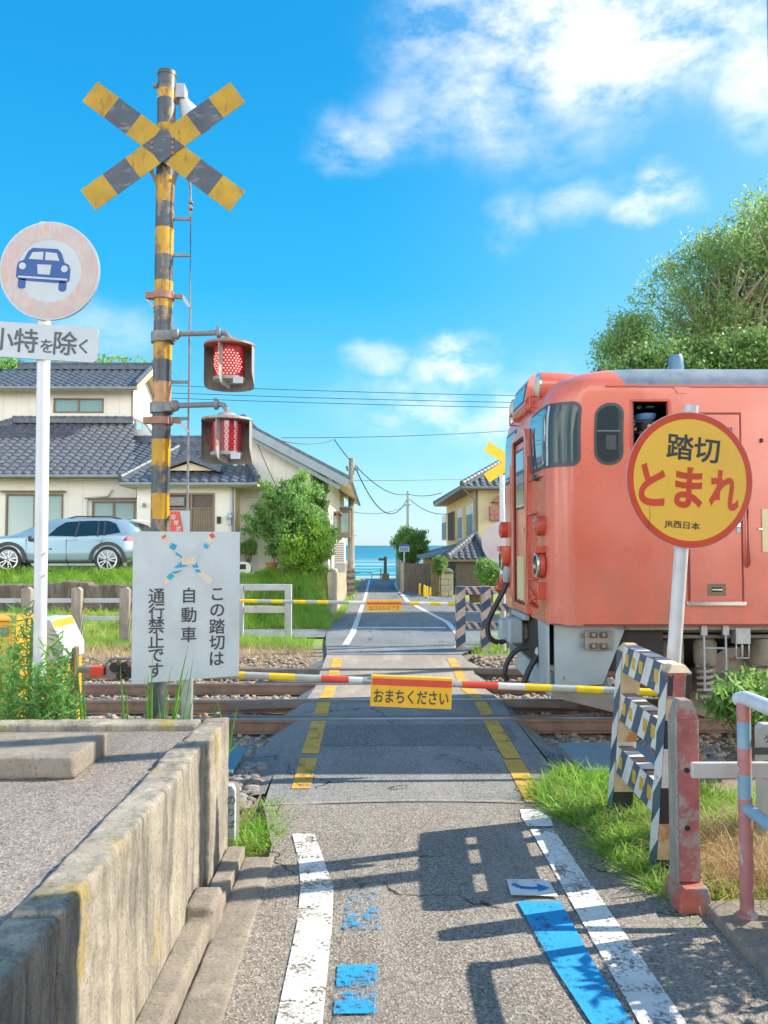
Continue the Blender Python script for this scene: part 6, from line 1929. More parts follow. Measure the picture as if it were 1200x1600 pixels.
    dr = (X(262, yP), X(335, yP), g, P(0, 770, yP).z)
    siding(mb, xp0, xp1, yP, g, eP + .05, M['wall_white'], [dr])
    mb.box(xp1 - .12, xp1, yP + .121, 27, g, eP + .05, M['wall_cream']); mb.box(xp0, xp0 + .12, yP + .121, yA, g, eP, M['wall_white'])
    mb.build('porch_wall', t)
    mb = MB()
    mb.box(dr[0], dr[1], yP - .03, yP + .05, dr[3] - .06, dr[3], M['wood_brown']); mb.box(dr[0], dr[1], yP - .03, yP + .05, P(0, 793, yP).z - .04, P(0, 793, yP).z, M['wood_brown'])
    for x in (dr[0], (dr[0] + dr[1]) / 2 - .03, dr[1] - .06): mb.box(x, x + .06, yP - .029, yP + .049, dr[2], dr[3] - .06, M['wood_brown'])
    k = 26
    for i in range(1, k): 
        x = dr[0] + (dr[1] - dr[0]) * i / k; mb.box(x - .010, x + .010, yP - .01, yP + .02, dr[2], P(0, 793, yP).z - .04, M['wood_brown'])
    mb.box(dr[0], dr[1], yP + .03, yP + .04, dr[2], P(0, 793, yP).z, M['door_paper']); mb.box(dr[0], dr[1], yP + .03, yP + .04, P(0, 793, yP).z, dr[3], M['wood_dark'])
    mb.build('entrance_door', t)
    mb = MB(); mb.box(X(266, yP), X(288, yP), yP - .08, yP - .04, P(0, 790, yP).z, P(0, 777, yP).z, M['iron']); mb.build('name_board', t); mb = MB(); mb.box(X(339, yP), X(345, yP), yP - .05, yP, P(0, 818, yP).z, P(0, 807, yP).z, M['dark']); mb.build('interphone', t); mb = MB(); mb.lathe([(0, 0), (.06, .02), (.05, .12), (0, .14)], (X(226, yP), yP - .1, P(0, 793, yP).z), (0, 0, 1), M['iron'], seg=12); mb.build('porch_lamp', t)
    zpr = P(0, 703, 26.6).z
    xe0, xe1p = X(186, 23.8), X(402, 23.8)
    mb = MB()
    v = Vector((0, 26.6 - 23.8, zpr - eP)); vl = v.length
    W_ = xe1p - xe0; ins = 1.05
    tile_slope(mb, (xe0, 23.8, eP), UX, v, W_, vl, M['tile'], lambda a, b: ins * b / vl < a < W_ - ins * b / vl)
    # right hip
    tile_slope(mb, (xe1p, 23.8, eP), UY, (-ins, 0, zpr - eP), 3.2, math.hypot(ins, zpr - eP), M['tile'], lambda a, b: a > 2.8 * b / math.hypot(ins, zpr - eP))
    soffit_slab(mb, [(xe0, 23.8, eP), (xe1p, 23.8, eP), (xe1p, 27, eP), (xe0, 27, eP)], M['soffit'], .09)
    ridge(mb, (xe0 + ins, 26.6, zpr), (xe1p - ins, 26.6, zpr), M['tile']); ridge(mb, (xe0, 23.85, eP + .02), (xe0 + ins, 26.6, zpr), M['tile'], .085); ridge(mb, (xe1p, 23.85, eP + .02), (xe1p - ins, 26.6, zpr), M['tile'], .085)
    # small ornamental gable
    gx, gz = X(293, 24.2), P(0, 716, 24.2).z
    gw = .95
    for sx in (-1, 1):
        d = Vector((-sx * gw, 0, gz - (eP + .35)))
        tile_slope(mb, (gx + sx * gw, 24.3, eP + .35), UY, d, 1.4, d.length, M['tile'])
        ridge(mb, (gx + sx * gw, 24.28, eP + .37), (gx, 24.28, gz), M['tile'], .07)
    mb.prism([(gx - gw * .75, eP + .4), (gx + gw * .75, eP + .4), (gx, gz - .1)], (0, 24.45, 0), UX, UZ, (0, .08, 0), M['wall_cream'])
    ridge(mb, (gx, 24.25, gz), (gx, 25.7, gz + .02), M['tile'], .08)
    mb.build('porch_roof', t)
    mb = MB(); mb.tube([(xe0, 23.76, eP - .06), (xe1p, 23.76, eP - .06)], .05, M['gutter'], seg=10); mb.build('gutter', t)
    mb = MB(); mb.tube([(xp1 - .06, yP - .07, eP - .1), (xp1 - .06, yP - .07, g)], .035, M['gutter'], seg=8); mb.build('downpipe', t)
    mb = MB(); mb.box(X(356, yP), X(362, yP), yP - .14, yP - .002, 2.5, 2.85, M['metal_grey']); mb.lathe([(.09, 0), (.09, .05), (.06, .06), (0, .06)], (X(359, yP), yP - .14, 2.72), (0, -1, 0), M['win_house'], seg=16); mb.build('electric_meter', t)
    # roof behind the porch
    yR = 28.5; zR = P(0, 691, yR).z; eR = 4.25
    xb0, xb1 = X(184, yR), -3.7
    mb = MB(); v = Vector((0, yR - 25.5, zR - eR))
    tile_slope(mb, (xb0 - .3, 25.5, eR), UX, v, xb1 - xb0 + .3, v.length, M['tile'])
    tile_slope(mb, (xb0 - .3, 2 * yR - 25.5, eR), UX, (0, -3, zR - eR), xb1 - xb0 + .3, v.length, M['tile'])
    soffit_slab(mb, [(xb0, 25.5, eR), (xb1, 25.5, eR), (xb1, yR, zR), (xb0, yR, zR)], M['wood_dark'])
    ridge(mb, (xb0, yR, zR + .02), (xb1, yR, zR + .02), M['tile'], .11)
    mb.build('middle_roof', t)
    # right wing with its gable end to the lane corner
    yG = 25.2; yE = 38.5
    xw = X(513, yG); xk = X(380, yG)
    zk = P(380, 672, yG).z; ze = P(513, 741, yG).z
    mb = MB()
    mb.prism([(xk - .35, g - .3), (xw, g - .3), (xw, ze), (xk, zk), (xk - .35, zk)], (0, yG, 0), UX, UZ, (0, .15, 0), M['wall_white'])
    for k in range(1, 6):
        x = xk + (xw - xk) * k / 6; mb.box(x - .008, x + .008, yG - .004, yG, g, zk - (zk - ze) * k / 6 - .1, M['sid_joint'])
    mb.box(xk, xw, yG - .005, yG, 3.35, 3.365, M['sid_joint'])
    mb.box(xw - .15, xw, yG + .151, yE, g - .3, ze, M['wall_white'])
    mb.box(xk - .35, xk - .2, yG + .151, yE, g, zk, M['wall_white']); mb.box(xk - .2, xw - .15, yE - .15, yE, g, ze, M['wall_white'])
    mb.build('wing_wall', t)
    mb = MB()
    ye0 = 24.6
    xe = P(546, 748, ye0).x; zee = P(546, 748, ye0).z
    xt = X(378, ye0); ztt = P(378, 661, ye0).z
    d = Vector((xt - xe, 0, ztt - zee)); 
    tile_slope(mb, (xe, ye0, zee), UY, d, yE + .6 - ye0, d.length, M['tile'])
    tile_slope(mb, (xt - 3.6, yR, ztt - 2.0), UY, (3.6, 0, 2.0), yE + .6 - yR, math.hypot(3.6, 2), M['tile'])
    soffit_slab(mb, [(xe, ye0, zee), (xt, ye0, ztt), (xt, yE + .6, ztt), (xe, yE + .6, zee)], M['soffit'], .07)
    ridge(mb, (xt, ye0, ztt + .02), (xt, yE + .6, ztt + .02), M['tile'], .12)
    mb.beam((xe + .01, ye0 + .04, zee + .03), (xt, ye0 + .04, ztt + .03), .10, .10, M['tile'])
    mb.beam((xe - .05, ye0 - .02, zee - .14), (xt, ye0 - .02, ztt - .14), .035, .24, M['fascia']); mb.beam((xe - .3, ye0 + .12, zee - .27), (xt, ye0 + .12, ztt - .30), .035, .12, M['fascia'])
    mb.build('wing_roof', t)
    mb = MB(); mb.tube([(xe + .05, ye0, zee - .07), (xe + .05, yE + .6, zee - .07)], .06, M['gutter'], seg=10); mb.build('gutter', t)
    # lane side window with bars, air conditioner
    mb = MB(); ya, yb = 28.2, 31.0; z0, z1 = 1.75, 3.0
    mb.box(xw, xw + .25, ya, yb, z1, z1 + .06, M['wood_brown']); mb.box(xw, xw + .2, ya, yb, z0 - .06, z0, M['wood_brown'])
    for i in range(12): y = ya + (yb - ya) * i / 11; mb.box(xw + .12, xw + .16, y - .02, y + .02, z0, z1, M['wood_brown'])
    wo = mb.build('window', t); mb = MB(); mb.box(xw, xw + .01, ya, yb, z0, z1, M['win_house']); mb.build('pane', wo)
    mb = MB(); mb.box(xw, xw + .42, 33.5, 36.0, 2.2, 3.4, M['wood_brown']); mb.box(xw, xw + .5, 33.3, 36.1, 3.4, 3.47, M['gutter']); mb.box(xw + .06, xw + .36, 33.48, 33.499, 2.4, 3.2, M['win_house']); mb.build('bay_window', t)
    return xw, g
XW, GY = None, None
M['curtain'] = paint('pale curtain', (0.42, 0.55, 0.55), 0.9, 0.1, 3)
M['door_paper'] = paint('door paper', (0.40, 0.36, 0.28), 0.9, 0.1)  # plain matte paper behind the door lattice
XW, GY = left_house()

def ac_unit():
    x0 = XW + .12
    t = thing('air_conditioner', 'white slatted outdoor unit against the lane side wall of the white house', 'air conditioner', (x0 + .17, 26.9, 1.1))
    mb = MB(); mb.box(x0, x0 + .34, 26.4, 27.3, 1.28, 2.05, M['wall_white']); c = mb.build('casing', t, bevel=.02)
    mb = MB()
    for i in range(9): mb.box(x0 + .02, x0 + .32, 26.388, 26.399, 1.36 + i * .07, 1.385 + i * .07, M['iron'])
    mb.build('grille', c)
    mb = MB()
    for y in (26.5, 27.2):
        mb = MB(); mb.box(x0 + .0, x0 + .34, y - .04, y + .04, 1.0, 1.279, M['metal_grey']); mb.build('stand', t)
ac_unit()

# retaining wall of the lot along the lane, and the rough stone wall behind the fence
def lot_wall():
    mb = MB()
    rows = []
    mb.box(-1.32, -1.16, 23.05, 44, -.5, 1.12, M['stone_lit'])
    o = roughen(mb.build('retaining_wall'), .05, .03, .08)
    tag(o, 'pale stone retaining wall along the lane below the white house', 'retaining wall')
    rng = np.random.default_rng(5)
    mb = MB()
    x = -14.0
    while x < -4.75:
        w = rng.uniform(.45, .95)
        zt = .93 + rng.uniform(-.04, .06)
        pts = [(x, .25), (x + w - .03, .25), (x + w - .03 + rng.uniform(-.04, .03), zt), (x + rng.uniform(-.02, .05), zt + rng.uniform(-.05, .03))]
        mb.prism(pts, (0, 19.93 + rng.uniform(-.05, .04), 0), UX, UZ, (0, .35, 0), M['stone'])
        x += w
    tag(roughen(mb.build('stone_wall'), .04, .03, .08), 'low wall of dark rough stones below the parked car', 'stone wall')
lot_wall()

def fence_left():
    d = 17.2
    t = thing('rail_fence', 'weathered concrete post fence with two grey rails on the lawn', 'fence', (X(120, d), d, -.1))
    for k, px in enumerate((-112, -36, 44, 122, 197, 273, 345)):
        x = X(px, d); w = .098
        mb = MB()
        zt = P(px, 917, d).z
        mb.prism([(x - w, -.3), (x + w, -.3), (x + w, zt - .06), (x + .03, zt), (x - w, zt - .03)], (0, d - .08, 0), UX, UZ, (0, .16, 0), M['conc_post'])
        mb.build('post', t, bevel=.012)
    for py in (939, 967):
        mb = MB(); z = P(0, py, d).z
        mb.box(X(-130, d), X(352, d), d + .085, d + .125, z - .045, z + .045, M['metal_grey']); mb.build('rail', t, bevel=.006)
fence_left()

def steel_guard():
    d = 18.2
    t = thing('steel_barrier', 'grey steel beam barrier on two square posts beside the lane', 'barrier', (X(412, d), d, -.1))
    for px in (376, 451):
        mb = MB(); x = X(px, d); mb.box(x - .075, x + .075, d - .07, d + .07, -.35, P(px, 913, d).z, M['metal_grey']); mb.build('post', t, bevel=.008)
    mb = MB(); mb.box(X(382, d), X(446, d), d - .05, d + .03, P(0, 923, d).z, P(0, 913, d).z, M['metal_grey']); mb.build('beam', t, bevel=.01)
    mb = MB(); mb.box(X(382, d), X(446, d), d - .045, d + .025, P(0, 958, d).z, P(0, 947, d).z, M['plank']); mb.build('beam', t, bevel=.01)
steel_guard()

# ------------------------------------------------------------------ parked car
def car():
    t = thing('parked_car', 'silver blue five door crossover parked in front of the white house', 'car', (X(95, 21.6), 21.6, 1.1))
    dn = 21.2               # near side
    k = dn / FPX
    x_rear = X(216, dn)
    g = P(0, 896, dn).z
    yc = dn + .92
    # stations from rear (0) to front (4.45), x decreasing: (s, zlow, zbelt, zroof, w_low, w_belt, w_roof)
    st = [(.00, .60, .98, 1.10, .66, .64, .52), (.04, .45, 1.00, 1.20, .82, .80, .58), (.12, .36, 1.04, 1.36, .89, .85, .62), (.28, .28, 1.06, 1.52, .92, .88, .645), (.50, .26, 1.06, 1.61, .93, .89, .66), (.85, .25, 1.04, 1.635, .93, .90, .68), (1.5, .24, 1.02, 1.645, .93, .90, .69), (2.0, .24, 1.01, 1.64, .93, .90, .69), (2.35, .24, 1.0, 1.61, .93, .90, .69), (2.7, .24, 1.0, 1.47, .93, .90, .68), (3.05, .25, 1.0, 1.22, .93, .89, .70), (3.28, .26, 1.0, 1.05, .93, .88, .74), (3.8, .28, .97, 1.01, .92, .87, .72), (4.2, .32, .92, .96, .87, .82, .66), (4.40, .42, .80, .85, .72, .66, .5)]
    st = [(q[0], q[1], q[2] * .955, (.955 + (q[3] - 1.0) * .79 if q[3] > 1.0 else q[3] * .955)) + q[4:] for q in st]
    mb = MB()
    rings = []
    for s, zl, zb, zr, wl, wb, wr in st:
        zm = zl + (zb - zl) * .5
        half = [(0, zl), (wl * .85, zl), (wl * .99, zl + .09), (wl * 1.0, zm - .04), (wl * .985, zm + .06), (wb * 1.0, zb - .02), (wb - .02, zb + .015), ((wb * .35 + wr * .65), zb + (zr - zb) * .62), (wr, zr - .05 * min(1, (zr - zb) * 3)), (wr * .8, zr), (0, zr + .015)]
        ring = [(-w, z) for w, z in half] + [(w, z) for w, z in reversed(half[1:-1])]
        rings.append([(x_rear - s, yc + w, g + z) for w, z in ring])
    n = len(rings[0])
    vs = [p for r in rings for p in r]
    fs = [(i * n + k2, i * n + (k2 + 1) % n, (i + 1) * n + (k2 + 1) % n, (i + 1) * n + k2) for i in range(len(rings) - 1) for k2 in range(n)]
    fs += [tuple(range(n)), tuple(reversed(range((len(rings) - 1) * n, len(rings) * n)))]
    mb.add(vs, fs, M['car_blue'])
    body = mb.build('body', t, smooth=50)
    ss = body.modifiers.new('sub', 'SUBSURF'); ss.levels = 1; ss.render_levels = 1
    # side skin helper
    S_ = np.array([q[0] for q in st])
    def side(px_, py_, off=.012):
        x = X(px_, dn); s = x_rear - x; z = P(px_, py_, dn).z - g
        zl, zb, zr, wl, wb, wr = [float(np.interp(s, S_, [q[i] for q in st])) for i in range(1, 7)]
        zm = zl + (zb - zl) * .5
        zz = [zl, zl + .09, zm - .04, zm + .06, zb - .02, zb + .015, zb + (zr - zb) * .62, zr - .05]
        ww = [wl * .85, wl * .99, wl, wl * .985, wb, wb - .02, wb * .35 + wr * .65, wr]
        return Vector((x, yc - float(np.interp(z, zz, ww)) - off, g + z))
    def skin(poly, mat, off, name, parent=t, sub=6):
        mb = MB()
        c = Vector((sum(p[0] for p in poly) / len(poly), sum(p[1] for p in poly) / len(poly)))
        # fan with subdivided rings so it follows the body
        m = len(poly); vs = [side(c[0], c[1], off)]
        for r in range(1, sub + 1):
            for p in poly: vs.append(side(c[0] + (p[0] - c[0]) * r / sub, c[1] + (p[1] - c[1]) * r / sub, off))
        fs = [(0, 1 + i, 1 + (i + 1) % m) for i in range(m)]
        for r in range(sub - 1):
            for i in range(m): fs.append((1 + r * m + i, 1 + (r + 1) * m + i, 1 + (r + 1) * m + (i + 1) % m, 1 + r * m + (i + 1) % m))
        mb.add(vs, fs, mat); return mb.build(name, parent)
    def dens(poly, k=4):
        out = []
        for a, b in zip(poly, poly[1:] + poly[:1]):
            for i in range(k): out.append((a[0] + (b[0] - a[0]) * i / k, a[1] + (b[1] - a[1]) * i / k))
        return out
    glass = [(74, 837), (86, 824), (99, 815.5), (140, 813), (166, 813.5), (178, 818), (187, 832), (160, 836), (120, 838)]
    skin(dens(glass), M['win_car'], .016, 'side_glass')
    for a, b in (((117, 839), (120, 813)), ((152, 838), (150, 813)), ((162, 837), (160, 813))):
        skin([(a[0] - 1.3, a[1]), (b[0] - 1.3, b[1]), (b[0] + 1.3, b[1]), (a[0] + 1.3, a[1])], M['car_black'], .021, 'window_pillar')
    # door shut lines and handles
    for p, q in (((103, 843), (104, 884)), ((104, 884), (66, 886)), ((40, 842), (42, 884)), ((160, 840), (154, 858))):
        skin([(p[0] - .5, p[1] - .4), (q[0] - .5, q[1] + .4), (q[0] + .5, q[1] + .4), (p[0] + .5, p[1] - .4)], M['car_black'], .008, 'door_gap')
    for px in (112, 156): skin([(px - 7, 842), (px + 7, 841), (px + 7, 844), (px - 7, 845)], M['car_blue'], .03, 'door_handle')
    skin(dens([(40, 884), (150, 884), (144, 893), (40, 893)]), M['car_black'], .012, 'sill_cladding')
    skin(dens([(196, 880), (213, 872), (214, 884), (196, 893)]), M['car_black'], .014, 'rear_bumper')
    skin(dens([(191, 845), (197, 838), (212, 837), (213, 843), (206, 845)]), M['tail_red'], .014, 'tail_lamp')
    # wheels with arch trims
    for px in (168, 13):
        wx = X(px, dn); r = .355
        mb = MB()
        for (y0, y1) in ((dn - .0, dn + .24), (dn + 1.6, dn + 1.84)):
            if y0 > dn: wl = mb.build('wheel', t); mb = MB()
            mb.lathe([(.24, 0), (.30, -.015), (r - .01, .0), (r, .03), (r, .21), (r - .01, .24), (.24, .24)], (wx, y0, g + r), (0, 1, 0), M['tyre'], seg=40)
        mb.build('wheel', t)
        mb = MB()
        mb.lathe([(.245, .0), (.255, -.012), (.235, -.01), (.225, .05), (0, .06)], (wx, dn + .005, g + r), (0, 1, 0), M['tyre'], seg=36)
        mb.lathe([(.225, -.012), (.258, -.014), (.258, .0), (.225, .0)], (wx, dn, g + r), (0, 1, 0), M['alloy'], seg=36)
        for q in range(10):
            a = 2 * math.pi * (q + (.14 if q % 2 else -.14)) / 10 + .3
            d = Vector((math.cos(a), 0, math.sin(a))); p = Vector((wx, dn - .002, g + r))
            mb.beam(p + d * .04, p + d * .245, .03, .022, M['alloy'], up=(0, 1, 0))
        mb.lathe([(.05, -.012), (.05, .02), (0, -.014)], (wx, dn, g + r), (0, 1, 0), M['alloy'], seg=16)
        mb.build('rim', wl)
        mb = MB()
        vs = []
        for q in range(25):
            a = math.pi * (-.06 + 1.12 * q / 24)
            for rr in (.375, .46): vs.append((wx + math.cos(a) * rr * 1.03, dn - .032 + .0 * rr, g + .36 + math.sin(a) * rr))
        for q in range(25):
            a = math.pi * (-.06 + 1.12 * q / 24); vs.append((wx + math.cos(a) * .375 * 1.03, dn + .16, g + .36 + math.sin(a) * .375))
        for q in range(25):
            a = math.pi * (-.06 + 1.12 * q / 24); vs.append((wx + math.cos(a) * .46 * 1.03, dn + .10, g + .36 + math.sin(a) * .46))
        fs = [(2 * q, 2 * q + 1, 2 * q + 3, 2 * q + 2) for q in range(24)] + [(50 + q, 2 * q, 2 * q + 2, 51 + q) for q in range(24)] + [(2 * q + 1, 75 + q, 76 + q, 2 * q + 3) for q in range(24)]
        mb.add(vs, fs, M['car_black']); mb.build('wheel_arch', t)
    mb = MB(); p = P(203, 817, yc); mb.prism([(0, 0), (-.28, .05), (-.30, .09), (.02, .04)], (X(218, dn), yc - .58, g + 1.33), UX, UZ, (0, 1.16, 0), M['wall_white']); mb.build('rear_spoiler', t, bevel=.01)
    mb = MB(); mb.prism([(X(207, dn), g + 1.29), (X(215, dn) + .05, g + 1.04), (X(215, dn) + .04, g + 1.02), (X(205, dn), g + 1.27)], (0, yc - .52, 0), UX, UZ, (0, 1.04, 0), M['win_dark']); mb.build('rear_glass', t)
    mb = MB(); mb.tube([(X(95, dn), yc - .55, g + 1.42), (X(110, dn), yc - .56, g + 1.485), (X(165, dn), yc - .55, g + 1.485), (X(182, dn), yc - .54, g + 1.42)], .02, M['car_black'], seg=8); mb.build('roof_rail', t)
    mb = MB(); q = side(52, 843, .0); mb.lathe([(0, -.08), (.07, -.05), (.08, .04), (0, .1)], q + Vector((-.02, -.12, .02)), (1, 0, 0), M['car_black'], seg=14); mb.build('door_mirror', t)
M['win_car'] = glassy('car glass', (0.012, 0.030, 0.040), 0.05, 0.45)
car()

# small things in the garden
def garden_bits():
    d = 23.8
    p = P(384, 884, d)
    t = thing('white_machine', 'small white machine with a dark grille on the garden edge', 'garden machine', (p.x, d, 1.0))
    mb = MB(); mb.prism([(-.20, 0), (.16, 0), (.17, .28), (.08, .36), (-.18, .38), (-.21, .3)], (p.x, d - .15, 1.02), UX, UZ, (0, .3, 0), M['wall_white']); mb.build('casing', t, bevel=.03)
    mb = MB(); mb.box(p.x - .15, p.x + .03, d - .158, d - .151, 1.18, 1.33, M['dark']); mb.build('grille', t)
    mb = MB(); mb.lathe([(0, 0), (.05, 0), (.05, .04), (0, .04)], (p.x + .24, d - .1, 1.08), (0, -1, 0), M['metal_grey'], seg=12); mb.tube([(p.x + .1, d - .1, 1.1), (p.x + .24, d - .1, 1.1)], .02, M['metal_grey']); mb.build('knob', t)
    p = P(425, 874, 24.2)
    t = thing('plant_pot', 'orange terracotta pots under the garden shrub', 'plant pot', (p.x, 24.2, 1.05))
    mb = MB()
    mb.lathe([(0, 0), (.12, 0), (.17, .24), (.19, .25), (.19, .29), (.15, .29), (.14, .2)], (p.x, 24.2, 1.08), (0, 0, 1), M['terracotta'], seg=20); mb.build('pot', t)
garden_bits()

# ------------------------------------------------------------------ far side of the crossing
def far_gate():
    d = 16.6
    t = thing('crossing_gate', 'lowered far gate arm with yellow bands and hanging yellow panel', 'crossing gate', (X(352, d), d, -.1))
    def bp(px): return P(px, 938.5 + (px - 352) * 5.5 / 363, d)
    mb = MB()
    for a, b, mn in ((352, 372, 'bar_grey'), (372, 403, 'bar_yellow'), (403, 424, 'bar_grey'), (424, 442, 'bar_yellow'), (442, 460, 'bar_grey'), (460, 478, 'bar_yellow'), (478, 496, 'bar_grey'), (496, 513, 'bar_yellow'), (513, 545, 'bar_grey'), (545, 572, 'bar_white'), (572, 628, 'bar_red'), (628, 640, 'bar_grey'), (640, 655, 'bar_yellow'), (655, 672, 'bar_white'), (672, 688, 'bar_yellow'), (688, 700, 'bar_white'), (700, 716, 'bar_yellow')):
        mb.tube([bp(a), bp(b)], .038, M[mn], seg=10)
    mb.build('arm', t)
    mb = MB()
    a, b = bp(572.5), bp(628)
    mb.box(a.x, b.x, d - .055, d - .05, a.z - .17, a.z + .055, M['board_yellow']); mb.box(a.x, b.x, d + .05, d + .055, a.z - .17, a.z + .055, M['board_yellow']); mb.box(a.x, b.x, d - .05, d + .05, a.z + .05, a.z + .055, M['board_yellow'])
    mb.box(a.x + .01, b.x - .01, d - .0575, d - .0555, a.z - .035, a.z + .012, M['bar_red'])
    mb.text('出口は左右です', ((a.x + b.x) / 2, d - .058, a.z - .10), UX, UZ, .09, M['post_red'], width=(b.x - a.x) * .86, weight=.015)
    mb.build('hanging_panel', t, smooth=0)
    mb = MB(); x = X(330, d); mb.box(x - .25, x + .25, d - .2, d + .2, -.4, .95, M['cab_yellow']); mb.build('machine_housing', t, bevel=.02)
far_gate()

def far_signal():
    d = 16.9
    t = thing('crossing_signal', 'far warning post with plain yellow cross half hidden by the railcar', 'crossing signal', (X(803, d), d, -.1))
    mb = MB(); x = X(803, d); mb.tube([(x, d, -.4), (x, d, P(800, 690, d).z)], .07, M['sig_yellow'], seg=14); mb.build('post', t)
    c = P(799, 722, d - .1)
    for ang in (33, -33):
        mb = MB(); a = R(ang); u = Vector((math.cos(a), 0, math.sin(a))); w = Vector((-math.sin(a), 0, math.cos(a)))
        mb.prism([(-.62, -.11), (.62, -.11), (.62, .11), (-.62, .11)], c + Vector((0, .006 if ang > 0 else 0, 0)), u, w, (0, .005, 0), M['cb_yellow_far']); mb.build('cross_board', t, smooth=0)
far_signal()
df = 16.2
stop_sign((X(785, df), df, -.12), 0, 0, .42, P(783, 848, df).z + .12, P(785, 742, df).z + .12, 'pale back of a round sign on white pole beyond the railcar', front=False, pr=.055)

M['gs_faded'] = paint('guard faded tan', (0.52, 0.40, 0.32), 0.6, 0.2, 8, (0.60, 0.58, 0.54), 0.4, 10)
def far_guard():
    d = 15.8
    t = thing('striped_barrier', 'striped concrete barrier on the far side beside the railcar hose', 'barrier', (X(745, d), d, -.12))
    for px in (719, 758, 798):
        mb = MB(); x = X(px, d); zt = P(px, 916, d).z
        mb.box(x - .09, x + .09, d - .08, d + .08, -.45, zt, M['gs_cream'])
        hazard(mb, (x - .09, d - .083, -.45), (0, 0, 1), (1, 0, 0), zt + .45, .18, 9, M['gs_faded'], M['gs_blue'], .14); hazard(mb, (x - .093, d + .08, -.45), (0, 0, 1), (0, -1, 0), zt + .45, .16, 9, M['gs_faded'], M['gs_blue'], .12)
        mb.build('post', t, smooth=0)
    for pa, pb in ((726.5, 750.5), (765.5, 790.5)):
        for py0, py1 in ((917, 929), (944, 955), (973, 983)):
            mb = MB(); x0, x1, z0, z1 = X(pa, d), X(pb, d), P(0, py1, d).z, P(0, py0, d).z
            mb.box(x0, x1, d - .06, d + .06, z0, z1, M['gs_cream']); hazard(mb, (x0, d - .063, z0), (1, 0, 0), (0, 0, 1), x1 - x0, z1 - z0, 4, M['gs_faded'], M['gs_blue'], -.10); mb.build('rail', t, smooth=0)
    mb = MB(); mb.box(X(734, d), X(751, d), d + .1, d + .12, P(0, 943, d).z, P(0, 930, d).z, M['wood_brown']); mb.box(X(741, d), X(744, d), d + .061, d + .099, P(0, 943, d).z, P(0, 929, d).z, M['wood_brown']); mb.build('small_plate', t)
far_guard()

